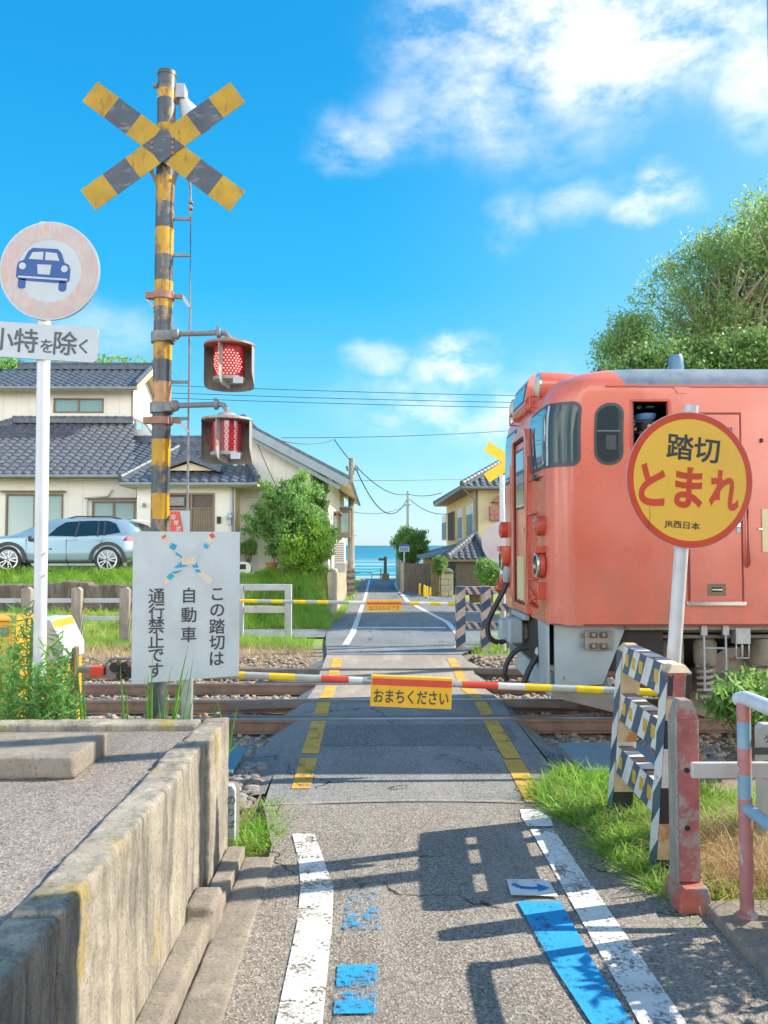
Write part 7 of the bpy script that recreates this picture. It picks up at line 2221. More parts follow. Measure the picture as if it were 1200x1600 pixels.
def right_house():
    t = thing('tiled_house', 'two storey ochre house with dark hipped roof beside the lane to the sea', 'house', (8, 50, -.5))
    d0, d1 = 42.0, 59.0
    x0 = X(744, d0); x1 = 15.0
    g = -.5
    eN = P(727, 760, 41.2).z
    mb = MB()
    mb.box(x0, x0 + .2, d0 + .201, d1, g, eN + .1, M['wall_yellow']); mb.build('side_wall', t)
    mb = MB(); mb.box(x0, x1, d0, d0 + .2, g, eN + .1, M['wall_cream']); mb.box(x1 - .2, x1, d0 + .201, d1, g, eN, M['wall_cream']); mb.box(x0 + .2, x1 - .2, d1 - .2, d1, g, eN, M['wall_cream'])
    mb.box(x0 - .03, x0 + .1, d0 - .03, d0, g, eN, M['wood_brown'])
    mb.build('front_wall', t)
    # lane side windows
    def dpx(px): return x0 / ((px - 584) / FPX)
    for pa, pb, bars in ((692, 699, 0), (702, 711, 1), (717, 724, 0), (731, 741, 0)):
        ya, yb = x0 / ray(pb, 852).x * ray(pb, 852).y, x0 / ray(pa, 852).x * ray(pa, 852).y
        z0, z1 = 2.2, 4.1
        mb = MB(); mb.box(x0 - .08, x0 - .002, ya, yb, z0, z1, M['wood_brown' if bars else 'wall_white']); wo = mb.build('window', t)
        mb = MB()
        if bars:
            for i in range(4): y = ya + (yb - ya) * (i + .5) / 4; mb.box(x0 - .14, x0 - .081, y - .12, y + .12, z0, z1, M['wood_dark'])
        else:
            mb.box(x0 - .095, x0 - .081, ya + .1, yb - .1, z0 + .1, z1 - .55, M['seal'])
        mb.build('pane', wo)
    mb = MB(); mb.box(X(764, d0), X(784, d0), d0 - .5, d0, P(0, 813, d0).z, P(0, 791, d0).z, M['post_red']); mb.build('shutter_box', t)
    mb = MB(); mb.box(X(784, d0), X(812, d0), d0 - .05, d0, P(0, 816, d0).z, P(0, 789, d0).z, M['curtain']); wo = mb.build('window', t)
    mb = MB(); mb.prism([(X(766, d0), P(0, 785, d0).z), (X(815, d0), P(0, 785, d0).z), (X(810, d0), P(0, 775, d0).z), (X(780, d0), P(0, 774, d0).z)], (0, d0 - .7, 0), UX, UZ, (0, .7, 0), M['soffit_brown']); mb.build('window_hood', t)
    # hip roof
    ex0, ex1, ey0, ey1 = X(722, 41.2), x1 + .9, 41.1, d1 + .9
    rise = 2.7; run = 4.7
    slope = math.hypot(run, rise)
    mb = MB()
    W_, D_ = ex1 - ex0, ey1 - ey0
    tile_slope(mb, (ex0, ey0, eN), UX, (0, run, rise), W_, slope, M['tile_grey'], lambda a, b: run * b / slope < a < W_ - run * b / slope, tw=.34, th=.34, amp=.045)
    tile_slope(mb, (ex0, ey0, eN), UY, (run, 0, rise), D_, slope, M['tile_grey'], lambda a, b: run * b / slope < a < D_ - run * b / slope, tw=.34, th=.34, amp=.045)
    tile_slope(mb, (ex1, ey0, eN), UY, (-run, 0, rise), D_, slope, M['tile_grey'], lambda a, b: run * b / slope < a < D_ - run * b / slope, tw=.6, th=.6)
    tile_slope(mb, (ex0, ey1, eN), UX, (0, -run, rise), W_, slope, M['tile_grey'], lambda a, b: run * b / slope < a < W_ - run * b / slope, tw=.6, th=.6)
    for (a, b, c, d) in ((ex0, ey0, 1, 1), (ex1, ey0, -1, 1), (ex0, ey1, 1, -1), (ex1, ey1, -1, -1)): ridge(mb, (a, b, eN + .03), (a + c * run, b + d * run, eN + rise + .03), M['tile_grey'], .15)
    ridge(mb, (ex0 + run, ey0 + run, eN + rise), (ex0 + run, ey1 - run, eN + rise), M['tile_grey'], .18); mb.box(ex0 + run, ex1 - run, ey0 + run, ey1 - run, eN + rise - .3, eN + rise, M['tile_grey'])
    mb.build('roof', t)
    mb = MB(); mb.box(ex0 + .02, ex1, ey0 + .02, ey1, eN - .14, eN - .06, M['soffit_brown']); mb.tube([(ex0, ey0, eN - .05), (ex0, ey1, eN - .05)], .07, M['gutter'], seg=8); mb.tube([(ex0, ey0, eN - .05), (ex1, ey0, eN - .05)], .07, M['gutter'], seg=8)
    mb.tube([(x0 - .1, d0 - .1, eN - .6), (x0 - .1, d0 - .1, g)], .05, M['gutter'], seg=8); mb.tube([(ex0 + .05, ey0 + .1, eN - .1), (x0 - .1, d0 - .1, eN - .6)], .045, M['gutter'], seg=8); mb.build('eaves', t)
right_house()

def gate_shed():
    d = 38.0
    t = thing('gate_shed', 'small dark shed with steep tiled hip roof below the ochre house', 'shed', (X(735, d), d, -.4))
    x0, x1 = X(712, d), X(762, d)
    ez = P(0, 873, d).z; rz = P(0, 838, d + 1.6).z
    mb = MB(); mb.box(x0, x1, d, d + 4, -.5, ez + .1, M['wood_dark']); mb.build('wall', t)
    mb = MB()
    a0, a1 = X(699, d - .4), X(763, d - .4)
    W_ = a1 - a0; run = 2.4; rise = rz - ez; sl = math.hypot(run, rise)
    tile_slope(mb, (a0, d - .4, ez), UX, (0, run, rise), W_, sl, M['tile_grey'], lambda a, b: a > 1.55 * b / sl and a < W_ + .1 - .3 * b / sl, tw=.3, th=.3, amp=.04)
    tile_slope(mb, (a0, d - .4, ez), UY, (1.55, 0, rise), 4.8, math.hypot(1.55, rise), M['tile_grey'], lambda a, b: a > run * b / math.hypot(1.55, rise), tw=.3, th=.3, amp=.04)
    ridge(mb, (a0, d - .4, ez), (a0 + 1.55, d - .4 + run, rz), M['tile_grey'], .14); ridge(mb, (a1, d - .4, ez), (a1 - .3, d - .4 + run, rz), M['tile_grey'], .14); ridge(mb, (a0 + 1.5, d - .4 + run, rz), (a1 - .3, d - .4 + run, rz), M['tile_grey'], .14)
    soffit_slab(mb, [(a0, d - .4, ez), (a1, d - .4, ez), (a1, d + 4.2, ez), (a0, d + 4.2, ez)], M['wood_brown'])
    mb.build('roof', t)
    d = 44.0
    t = thing('blue_roof_shed', 'low ochre outbuilding under a blue sheet roof beside the block wall', 'shed', (X(690, d), d, -.5))
    x0, x1 = X(676, d), X(742, d)
    mb = MB(); mb.box(x0, x1, d, d + 9, -.6, P(0, 872, d).z, M['wall_yellow']); mb.build('wall', t)
    mb = MB()
    e0, e1, zr0, zr1 = X(659, d), X(745, d), P(0, 871, d).z, P(0, 846, d + 3).z
    vs = [(e0, d - .3, zr0), (e1, d - .3, zr0), (e1, d + 4.5, zr1 + .5), (X(676, d + 3) , d + 4.5, zr1 + .5), (e0, d + 10, zr0)]
    mb.prism([(e0, zr0), (e1, P(0, 849, d).z), (e1, P(0, 852, d).z), (e0, zr0 - .1)], (0, d - .4, 0), UX, UZ, (0, 10, 0), M['roof_blue']); 
    for i in range(11): y = d - .4 + i * .97; mb.beam((e0, y, zr0 + .02), (e1, y, P(0, 849, d).z + .02), .06, .05, M['roof_blue'])
    mb.build('roof', t)
gate_shed()

def walls_right():
    d = 40.0
    mb = MB(); x0, x1 = X(631, d), X(673, d)
    zt = P(0, 880, d).z
    for i in range(5):
        z0 = -.5 + (zt + .5) * i / 5; z1 = -.5 + (zt + .5) * (i + 1) / 5 - .015
        k = 6
        for j in range(k): mb.box(x0 + (x1 - x0) * j / k, x0 + (x1 - x0) * (j + 1) / k - .012, d, d + .14, z0, z1, M['brown_block'])
    mb.box(x0 + .01, x1 - .01, d + .02, d + .12, -.5, zt - .02, M['brown_block']); mb.box(x0 - .16, x0 - .002, d, d + 9, -.5, zt, M['granite'])
    tag(mb.build('block_wall', smooth=0), 'brown concrete block wall at the seaward end of the lane', 'block wall')
    d = 36
    t = thing('gate_pillar', 'pale stone block gate pillar with a stepped cap', 'gate pillar', (X(698, d), d, -.4))
    mb = MB(); xa, xb = X(689, d), X(708, d); zt = P(0, 896, d).z
    for i in range(4):
        z0 = -.4 + (zt + .4) * i / 4; z1 = -.4 + (zt + .4) * (i + 1) / 4 - .012
        xm = xa + (xb - xa) * (.4 if i % 2 else .6)
        mb.box(xa, xm - .006, d, d + .5, z0, z1, M['granite']); mb.box(xm + .006, xb, d, d + .5, z0, z1, M['granite'])
    mb.build('shaft', t, bevel=.012)
    mb = MB(); mb.box(xa - .04, xb + .04, d - .04, d + .54, zt, zt + .06, M['stone']); mb.box(xa + .02, xb - .02, d + .02, d + .48, zt + .06, zt + .14, M['conc_grey']); mb.box(xa + .1, xb - .1, d + .1, d + .4, zt + .14, zt + .2, M['conc_grey']); mb.build('cap', t, bevel=.012)
    mb = MB(); xk = X(676, d + 1)
    for i in range(6):
        z0 = -.4 + i * .19
        for j in range(4): mb.prism([(xa - .01 + (xk - xa) * j / 4 , z0), (xa - .01 + (xk - xa) * (j + 1) / 4 + .012, z0), (xa - .01 + (xk - xa) * (j + 1) / 4 + .012, z0 + .178), (xa - .01 + (xk - xa) * j / 4, z0 + .178)], (0, d + .15 + j * .5, 0), UX, UZ, (0, .5, 0), M['brick_tan'])
    tag(mb.build('tile_wall', smooth=0), 'tan tiled garden wall joining the stone gate pillar', 'garden wall')
    first = None
    for i, (px, pyt, pyb, dd) in enumerate(((656, 912, 937, 36.5), (663, 914, 938, 35.0), (667, 916, 939, 34.0), (672, 917, 938, 35.5))):
        p = P(px, pyb, dd); zt = P(px, pyt, dd).z
        mb = MB(); mb.tube([(p.x, dd, -.5), (p.x, dd, zt - .03), (p.x, dd, zt)], [.055, .055, .03], M['bollard'], seg=10); mb.tube([(p.x, dd, -.5), (p.x, dd, float(road_z(dd)) + .04)], .09, M['conc_grey'], seg=12)
        tag(mb.build('bollard'), ['tallest yellow bollard, leftmost of four before the block wall', 'yellow bollard second from left, leaning by the block wall', 'yellow bollard third from left, near the gate pillar', 'yellow bollard nearest the stone gate pillar, rightmost of four'][i], 'bollard', 'yellow bollards at the driveway')
walls_right()

def utility_poles():
    d = 35.0
    x = X(549, d)
    t = thing('utility_pole', 'tall grey concrete utility pole beside the white house', 'utility pole', (x, d, -.3))
    zt = P(549, 716, d).z
    mb = MB(); mb.tube([(x - .02, d, -.5), (x, d, zt)], [.165, .115], M['conc_grey'], seg=18); mb.build('shaft', t)
    mb = MB(); mb.box(x - .22, x + .3, d - .03, d + .03, zt - .55, zt - .48, M['iron'])
    for dx in (-.2, .14, .28): mb.lathe([(0, 0), (.05, .01), (.04, .05), (.06, .08), (.03, .14), (0, .15)], (x + dx, d, zt - .48), (0, 0, 1), M['iron'], seg=10)
    for k in range(8): mb.tube([(x, d, .8 + k * .5), (x + (.22 if k % 2 else -.22), d, .8 + k * .5)], .012, M['iron'], seg=6)
    mb.build('crossarm', t)
    mb = MB(); mb.box(x - .21, x + .15, d - .19, d - .16, -.2, .9, M['conc_kerb'])
    for i in range(4): mb.box(x - .209, x + .149, d - .193, d - .1905, -.1 + i * .26, .02 + i * .26, M['sig_black'])
    mb.build('hazard_wrap', t)
    d = 52.0; x = X(637, d)
    t = thing('utility_pole', 'thin dark utility pole behind the small seaside tree', 'utility pole', (x, d, -.5))
    mb = MB(); zt = P(637, 770, d).z; mb.tube([(x, d, -.8), (x, d, zt)], [.12, .075], M['galv'], seg=14); mb.build('shaft', t)
    mb = MB(); mb.box(x - .2, x + .2, d - .03, d + .03, zt - .8, zt - .74, M['iron']); mb.lathe([(0, 0), (.05, .01), (.05, .1), (0, .12)], (x, d, zt), (0, 0, 1), M['iron'], seg=8); mb.build('crossarm', t)
    # mast whose edge shows at the right border
    d = 14.8; x = X(1224, d)
    mb = MB(); mb.tube([(x, d, -.4), (x, d, 13.5)], [.11, .10], M['galv'], seg=14); mb.tube([(x, d - .09, 8.4), (x, d - .09, 8.0)], .03, M['iron']); 
    tag(mb.build('steel_mast'), 'slim grey steel mast at the right border behind the railcar', 'mast')
utility_poles()

def wire(pts, label, r=.012, sag=0.0, n=24, group='overhead cables'):
    mb = MB()
    a, b = Vector(pts[0]), Vector(pts[1])
    path = []
    for i in range(n + 1):
        q = i / n; p = a.lerp(b, q); p.z -= sag * 4 * q * (1 - q); path.append(p)
    mb.tube(path, r, M['wire'], seg=6)
    tag(mb.build('overhead_cable'), label, 'cable', group)
def wires():
    wire((P(-60, 588, 33), P(1300, 622, 37)), 'topmost of three parallel cables crossing behind the warning lamps', .013, .25)
    wire((P(-60, 600, 33), P(1300, 632, 37)), 'middle of three parallel cables crossing behind the warning lamps', .013, .25)
    wire((P(-60, 608, 33), P(1300, 640, 37)), 'lowest of three parallel cables crossing behind the warning lamps', .013, .25)
    wire((P(440, 684, 30), P(860, 668, 36)), 'single cable above the utility pole running to the railcar', .013, .12)
    wire((P(420, 682, 30), P(522, 687, 33)), 'short drooping service cable leaving the white house roof', .02, .22)
    wire((P(522, 686, 33), P(546, 718, 35)), 'short cable dropping to the concrete utility pole top', .02, .03)
    wire((P(555, 727, 35), P(637, 772, 52)), 'upper sagging cable between the two utility poles', .022, .45)
    wire((P(556, 732, 35), P(635, 782, 52)), 'lower deeply sagging cable between the two utility poles', .026, 1.35)
    wire((P(500, 750, 38), P(730, 748, 44)), 'straight cable from the concrete pole to the ochre house', .018, .05)
    wire((P(638, 772, 52), P(690, 770, 46)), 'cable from the seaside pole to the ochre house eaves', .02, .15)
    wire((P(640, 780, 52), P(700, 803, 46)), 'slack lower cable behind the ochre house eaves', .02, .3)
    wire((P(553, 800, 36), P(634, 790, 52)), 'faint low cable above the sea horizon', .014, .25)
    wire((P(402, 692, 25.0), P(432, 760, 24.9)), 'black cable hanging down the white gable wall', .012, .05, group=None)
wires()

def seaside():
    d = 57.5
    t = thing('signpost', 'dark wooden signpost with one arm in a planter by the sea', 'signpost', (X(602, d), d, -.6))
    x = X(602, d)
    mb = MB(); mb.box(x - .11, x + .11, d - .1, d + .1, -.7, P(0, 870, d).z, M['wood_dark']); mb.build('post', t)
    mb = MB(); mb.box(X(591, d), x - .111, d - .04, d + .04, P(0, 876, d).z, P(0, 872.5, d).z, M['wood_dark']); mb.build('arm', t)
    mb = MB(); mb.box(X(596.5, d), X(608, d), d - .35, d + .35, -.8, P(0, 896, d).z, M['wood_brown']); mb.build('planter', t, bevel=.02)
    d = 61.0
    t = thing('low_railing', 'low dark pipe railing on the promenade left of the signpost', 'railing', (X(568, d), d, -.6))
    mb = MB()
    xa, xb = X(555, d), X(581, d)
    mb.tube([(xa, d, P(0, 902, d).z - .2), (xa, d, P(0, 895, d).z), (xb, d, P(0, 895, d).z), (xb, d, P(0, 902, d).z - .2)], .05, M['iron'], seg=8); mb.build('hoop', t)
    mb = MB(); mb.tube([(xb, d, P(0, 898, d).z), (X(596, d), d, P(0, 898, d).z)], .03, M['iron'], seg=8); mb.tube([(X(595, d), d, -.9), (X(595, d), d, P(0, 889, d).z)], .045, M['wood_brown'], seg=8); mb.build('end_post', t)
    d = 47.0
    t = thing('street_sign', 'blue and white seaside sign on a post before the small tree', 'street sign', (X(633, d), d, -.5))
    mb = MB(); mb.tube([(X(631.5, d), d, -.7), (X(631.5, d), d, P(0, 851, d).z)], .04, M['white_paint'], seg=8); mb.build('post', t)
    mb = MB(); xa, xb = X(623.5, d), X(639.5, d); zt, zm, zb = P(0, 850, d).z, P(0, 854, d).z, P(0, 862, d).z
    mb.box(xa, xb, d - .09, d - .06, zm, zt, M['sign_deep_blue']); mb.box(xa, xb, d - .09, d - .06, zb, zm - .003, M['sign_white'])
    mb.text('雨晴', ((xa + xb) / 2, d - .094, (zb + zm) / 2), UX, UZ, .20, M['sign_deep_blue'], width=.5, weight=.03) if False else None
    for cx in (.22, .52, .75): mb.box(xa + (xb - xa) * cx - .07, xa + (xb - xa) * cx + .07, d - .094, d - .0905, zb + .06, zm - .06, M['sign_deep_blue']); mb.box(xa + (xb - xa) * cx - .03, xa + (xb - xa) * cx + .03, d - .097, d - .0945, zb + .1, zm - .1, M['sign_white'])
    mb.build('plate', t)
seaside()

# ------------------------------------------------------------------ plants
def crown_points(ells, n, rng, shell=0.45):
    """Random points in a union of ellipsoids (cx,cy,cz,rx,ry,rz), denser near the outside."""
    ells = np.array(ells, float); w = ells[:, 3] * ells[:, 4] * ells[:, 5]; w = w / w.sum()
    k = rng.choice(len(ells), n, p=w)
    d = unit(rng.normal(size=(n, 3))); r = (shell + (1 - shell) * rng.uniform(0, 1, n) ** .6) * rng.uniform(.8, 1.06, n)
    return ells[k, :3] + d * r[:, None] * ells[k, 3:6], d

def foliage_thing(name, label, cat, base, ells, n_cl, per, leaf, mat, seed, cl_r=.3, aspect=.45, stems=None, trunk_r=.1, branch_mat='trunk', group=None, up=.2, branches=60, fork=None, spikes=0, spike_len=.5):
    rng = np.random.default_rng(seed)
    t = thing(name, label, cat, base, group)
    c, d = crown_points(ells, n_cl, rng)
    if spikes:      # loose shoots that break the outline
        k = rng.choice(n_cl, spikes); L = rng.uniform(.5, 1.0, spikes)[:, None] * spike_len
        dd = unit(d[k] * .8 + np.array([0, 0, .75]) + rng.normal(size=(spikes, 3)) * .25)
        sh = np.concatenate([c[k] + dd * L * q for q in (.35, .7, 1.0)], 0); c = np.concatenate([c, sh], 0); d = np.concatenate([d, dd, dd, dd], 0)
    n_all = len(c)
    pos = np.repeat(c, per, 0) + np.clip(rng.normal(size=(n_all * per, 3)), -2, 2) * cl_r * np.array([1, 1, .75])
    v, f = leaves(pos, leaf, rng, aspect, up, np.repeat(d, per, 0) * .5)
    np_mesh('crown', v, f, [M[mat]], t)
    mb = MB()
    b = Vector(base); fk = Vector(fork) if fork else b.lerp(Vector(c.mean(0)), .35)
    mb.tube([b - Vector((0, 0, .3)), b.lerp(fk, .5) + Vector((rng.normal() * trunk_r * .4, 0, 0)), fk], [trunk_r * 1.25, trunk_r, trunk_r * .85], M[branch_mat], seg=10)
    for i in list(range(min(branches, n_cl))) + list(range(n_cl + 2 * spikes, n_cl + 3 * spikes)):
        e = Vector(c[i]); m1 = fk.lerp(e, .4) + Vector((rng.normal() * .05, rng.normal() * .05, abs(e.z - fk.z) * .12)); 
        r0 = trunk_r * rng.uniform(.22, .5)
        L_ = (e - fk).length * .07; jit = lambda: Vector((rng.normal() * L_, rng.normal() * L_, rng.normal() * L_ * .5))
        m1 = m1 + jit()
        mb.tube([fk, fk.lerp(m1, .5) + jit() * .5, m1, fk.lerp(e, .72) + Vector((0, 0, abs(e.z - fk.z) * .06)) + jit(), e], [r0, r0 * .8, r0 * .55, r0 * .32, r0 * .1], M[branch_mat], seg=5, caps=False)
    mb.build('trunk', t)
    return t

def E_(px, py, rx, ry, d, depth=1.0):
    p = P(px, py, d); k = d / FPX
    return (p.x, p.y, p.z, rx * k, rx * k * depth, ry * k)

def trees():
    d = 27.0
    b = P(1165, 900, d)
    foliage_thing('broadleaf_tree', 'large spreading green tree rising behind the railcar roof', 'tree', (b.x, d, -.1),
                  [E_(1195, 475, 185, 150, d, .7), E_(1085, 470, 85, 95, d), E_(1030, 500, 60, 75, d), E_(1290, 430, 180, 200, d, .7), E_(1150, 400, 80, 50, d), E_(1195, 375, 60, 55, d), E_(980, 548, 50, 40, d)],
                  900, 42, .165, 'leaf_tree', 21, .27, .34, trunk_r=.26, branches=420, branch_mat='twig', fork=tuple(P(1150, 620, d)), spikes=40, spike_len=.4)
    d = 23.5
    b = P(1080, 900, d)
    foliage_thing('dense_bush', 'dense darker bush directly behind the railcar roof line', 'bush', (b.x, d, -.1),
                  [E_(1080, 575, 110, 52, d, .6), E_(1180, 570, 110, 55, d, .6), E_(990, 590, 60, 40, d, .6)], 420, 60, .13, 'leaf_dark', 22, .22, .5, trunk_r=.15, branches=80)
    d = 26.5
    b = P(950, 900, d)
    foliage_thing('young_tree', 'thin pale tree with sparse leaves at the front end of the railcar roof', 'tree', (b.x, d, -.1),
                  [E_(955, 560, 30, 42, d), E_(985, 525, 36, 38, d)], 120, 40, .14, 'leaf_tree', 23, .22, .36, trunk_r=.08, branches=60, branch_mat='twig')
    # behind the left house
    for i, (px, py, rx, ry, lab) in enumerate(((5, 590, 45, 18, 'green tree top showing at the left edge behind the tiled roof'), (140, 585, 95, 20, 'broad green tree top behind the upper tiled roof ridge'))):
        d = 46.0; b = P(px, 850, d)
        foliage_thing('distant_tree', lab, 'tree', (b.x, d, 0), [E_(px, py, rx, ry, d, .5), E_(px, py + 40, rx, ry * 2, d, .5)], 260, 40, .3, 'leaf_bright', 30 + i, .45, .5, trunk_r=.2, branches=40)
    # garden shrubs
    d = 24.0; b = P(450, 893, d)
    foliage_thing('garden_shrub', 'tall leafy green shrub against the white gable wall', 'shrub', (b.x, d, 1.0),
                  [E_(450, 815, 42, 50, d), E_(430, 800, 32, 36, d), E_(470, 785, 26, 26, d), E_(455, 765, 14, 18, d), E_(408, 825, 20, 20, d), E_(490, 768, 12, 18, d), E_(480, 830, 34, 40, d)], 200, 52, .115, 'leaf_bright', 41, .10, .42, trunk_r=.05, branches=60, spikes=60, spike_len=.45, up=.8)
    d = 23.4; b = P(490, 890, d)
    foliage_thing('garden_shrub', 'rounder pale green shrub in front of the tall one by the lane wall', 'shrub', (b.x, d, 1.0),
                  [E_(487, 855, 30, 34, d), E_(500, 852, 12, 28, d), E_(470, 870, 28, 22, d)], 130, 60, .095, 'grass', 42, .09, .45, trunk_r=.04, branches=40, spikes=36, spike_len=.35, up=.8)
    d = 24.1; b = P(388, 876, d)
    foliage_thing('potted_shrub', 'small rounded shrub behind the white machine by the porch', 'shrub', (b.x, d, 1.05), [E_(388, 857, 13, 10, d), E_(394, 848, 6, 5, d)], 60, 50, .08, 'leaf_dark', 43, .06, .45, trunk_r=.03, branches=20)
    d = 24.15; b = P(428, 872, d)
    foliage_thing('potted_plant', 'leafy plant growing in the orange pot', 'plant', (b.x, d, 1.3), [E_(428, 858, 12, 9, d)], 40, 30, .09, 'leaf_blue', 44, .06, .4, trunk_r=.02, branches=20)
    # ivy up the corner of the gable
    rng = np.random.default_rng(45)
    pts = np.array([tuple(P(500 + 4 * math.sin(i * .5), 800 - i * 2.2, 25.05)) for i in range(27)])
    pos = np.repeat(pts, 44, 0) + rng.normal(size=(27 * 44, 3)) * np.array([.09, .05, .08])
    v, f = leaves(pos, .11, rng, .6)
    tag(np_mesh('ivy', v, f, [M['leaf_dark']]), 'dark ivy climbing the right corner of the white gable', 'ivy')
    # seaside juniper
    d = 50.0; b = P(640, 880, d)
    el = [E_(632 + dx * .75, 857 + dy * .85, rx * .75, ry * .8, d) for dx, dy, rx, ry in ((0, 0, 14, 22), (12, -8, 13, 26), (25, 0, 13, 20), (-10, -12, 6, 20), (20, -22, 8, 18), (34, -8, 7, 16), (-2, 12, 12, 14), (18, 12, 16, 14))]
    foliage_thing('seaside_tree', 'shaggy upright evergreen tree beside the sea sign', 'tree', (b.x, d, -.5), el, 190, 40, .22, 'leaf_bright', 51, .12, .28, trunk_r=.09, up=1.6, branches=60, spikes=50, spike_len=.75)
    d = 31.0; b = P(768, 925, d)
    foliage_thing('hedge_shrub', 'bright green shrub beside the far warning post', 'shrub', (b.x, d, -.3), [E_(762, 895, 16, 17, d), E_(782, 900, 14, 18, d), E_(758, 884, 10, 10, d)], 200, 50, .10, 'leaf_bright', 52, .11, .5, trunk_r=.05, branches=40)
    d = 35.6; b = P(685, 905, d)
    foliage_thing('hedge_shrub', 'small green shrub growing over the tan tile wall', 'shrub', (b.x, d, .2), [E_(685, 886, 8, 12, d), E_(688, 878, 9, 6, d)], 90, 50, .10, 'leaf_dark', 53, .09, .5, trunk_r=.04, branches=20)
    # right foreground shrub between barrier and railcar
    d = 6.35
    for i, (px, py, rx, ry, dd, lab) in enumerate(((1165, 1098, 46, 22, 6.35, 'bright green long leaved shrub just behind the handrail top'), (1185, 1075, 40, 16, 6.9, 'second long leaved shrub close to the railcar bogie'))):
        b = P(px, 1200, dd)
        foliage_thing('roadside_shrub', lab, 'shrub', (b.x, dd, 0), [E_(px, py, rx, ry, dd, .8)], 60, 16, .11, 'leaf_bright', 60 + i, .07, .26, trunk_r=.02, branches=50)
    foliage_thing('roadside_shrub', 'leafy shrub right of the handrail outside the frame', 'shrub', (2.75, 4.0, 0), [(2.75, 4.0, 1.05, .38, .3, .42)], 60, 14, .10, 'leaf_bright', 63, .09, .4, trunk_r=.02, branches=40)
trees()

def tall_weeds():
    spots = [(28, 952, 5.45, 0), (44, 945, 5.30, 1), (70, 1010, 5.2, 0), (92, 990, 5.4, 1), (106, 1030, 5.25, 0), (20, 1020, 5.2, 1), (58, 1040, 5.15, 0), (82, 1052, 5.15, 1), (8, 985, 5.5, 0)]
    labs = ['tall feathery weed at the far left before the yellow cabinet', 'tallest feathery weed left of the white sign pole', 'feathery weed growing against the white sign pole', 'feathery weed right of the white sign pole', 'short feathery weed beside the grey gate machine cover', 'low bushy weed at the left edge behind the platform', 'low weed at the foot of the white sign pole', 'low weed just right of the white sign pole foot', 'slim weed in front of the yellow cabinet door']
    for i, (px, py, d, k) in enumerate(spots):
        rng = np.random.default_rng(80 + i)
        top = P(px, py, d); bx = top.x + rng.uniform(-.03, .03)
        t = thing('tall_weed', labs[i], 'weed', (bx, d, -.03), 'tall weeds behind the platform')
        mb = MB(); stems = []
        for s in range(3):
            e = Vector((top.x + rng.normal() * .05 * (s > 0), d + rng.normal() * .04, top.z - .12 * s))
            b = Vector((bx + rng.normal() * .02, d, -.06)); m = b.lerp(e, .5) + Vector((rng.normal() * .015, 0, 0))
            mb.tube([b, m, e], [.006, .005, .002], M['leaf_stem'], seg=5); stems.append((b, m, e))
        mb.build('stem', t)
        pos, out = [], []
        for b, m, e in stems:
            for q in np.linspace(.12, 1, 95):
                p = b.lerp(e, q); a = rng.uniform(0, 6.28); sp = .095 * (1.15 - q * .7)
                for r in (.25, .6, .95):
                    pos.append((p.x + math.cos(a) * sp * r, p.y + math.sin(a) * sp * r, p.z + sp * r * .5)); out.append((math.cos(a), math.sin(a), .5))
        pos = np.array(pos); out = np.array(out)
        v, f = leaves(pos, .085, rng, .13, .3, out * 2.2)
        np_mesh('leaf', v, f, [M['leaf_blue']], t)
    # long rush blades, each tuft a plant
    tufts = [((145, 1118), [((116, 995), .022)], 'single long rush blade left of the counterweight'), ((205, 1118), [((187, 1030), .024), ((170, 1090), .014)], 'rush tuft in front of the red counterweight'),
             ((238, 1118), [((238, 1020), .020), ((294, 1008), .024), ((268, 1040), .016), ((226, 1060), .016), ((206, 1085), .012)], 'tallest rush tuft in front of the notice board'), ((262, 1118), [((302, 1028), .014), ((275, 1070), .016), ((350, 1075), .008), ((246, 1075), .014), ((262, 1060), .014)], 'rush tuft before the notice board post'), ((360, 1145), [((372, 1100), .012), ((388, 1148), .012), ((340, 1095), .012)], 'short rush tuft at the platform corner')]
    for i, (bp, tips, lab) in enumerate(tufts):
        d = 5.25
        b = P(*bp, d); b.z = -.05 if i < 4 else .55
        mb = MB()
        rng = np.random.default_rng(120 + i)
        for (tp, w) in tips:
            for rep in range(2 if w > .013 else 1):
                e = P(tp[0] + rng.normal() * 7 * rep, tp[1] + rep * 35, d + rng.uniform(-.1, .1))
                bb = Vector((b.x + (P(bp[0], 1118, d).x - b.x) + rng.normal() * .012, d + rng.uniform(-.03, .03), b.z))
                n = 8; vs = []
                for k in range(n + 1):
                    q = k / n; p = bb.lerp(e, q); p.x += (e.x - bb.x) * .25 * (q * q - q); 
                    ww = w * .62 * (1 - q ** 2.2) + .0005
                    vs += [p - Vector((ww, ww * .3, 0)), p + Vector((0, .004, 0)), p + Vector((ww, -ww * .3, 0))]
                mb.add(vs, [(3 * k + a, 3 * k + a + 1, 3 * k + a + 4, 3 * k + a + 3) for k in range(n) for a in (0, 1)], M['grass_dk'])
        tag(mb.build('rush_tuft'), lab, 'grass tuft', 'long rush tufts behind the platform')
M['leaf_stem'] = paint('weed stem', (0.16, 0.26, 0.07), 0.7, 0.15, 6)
tall_weeds()

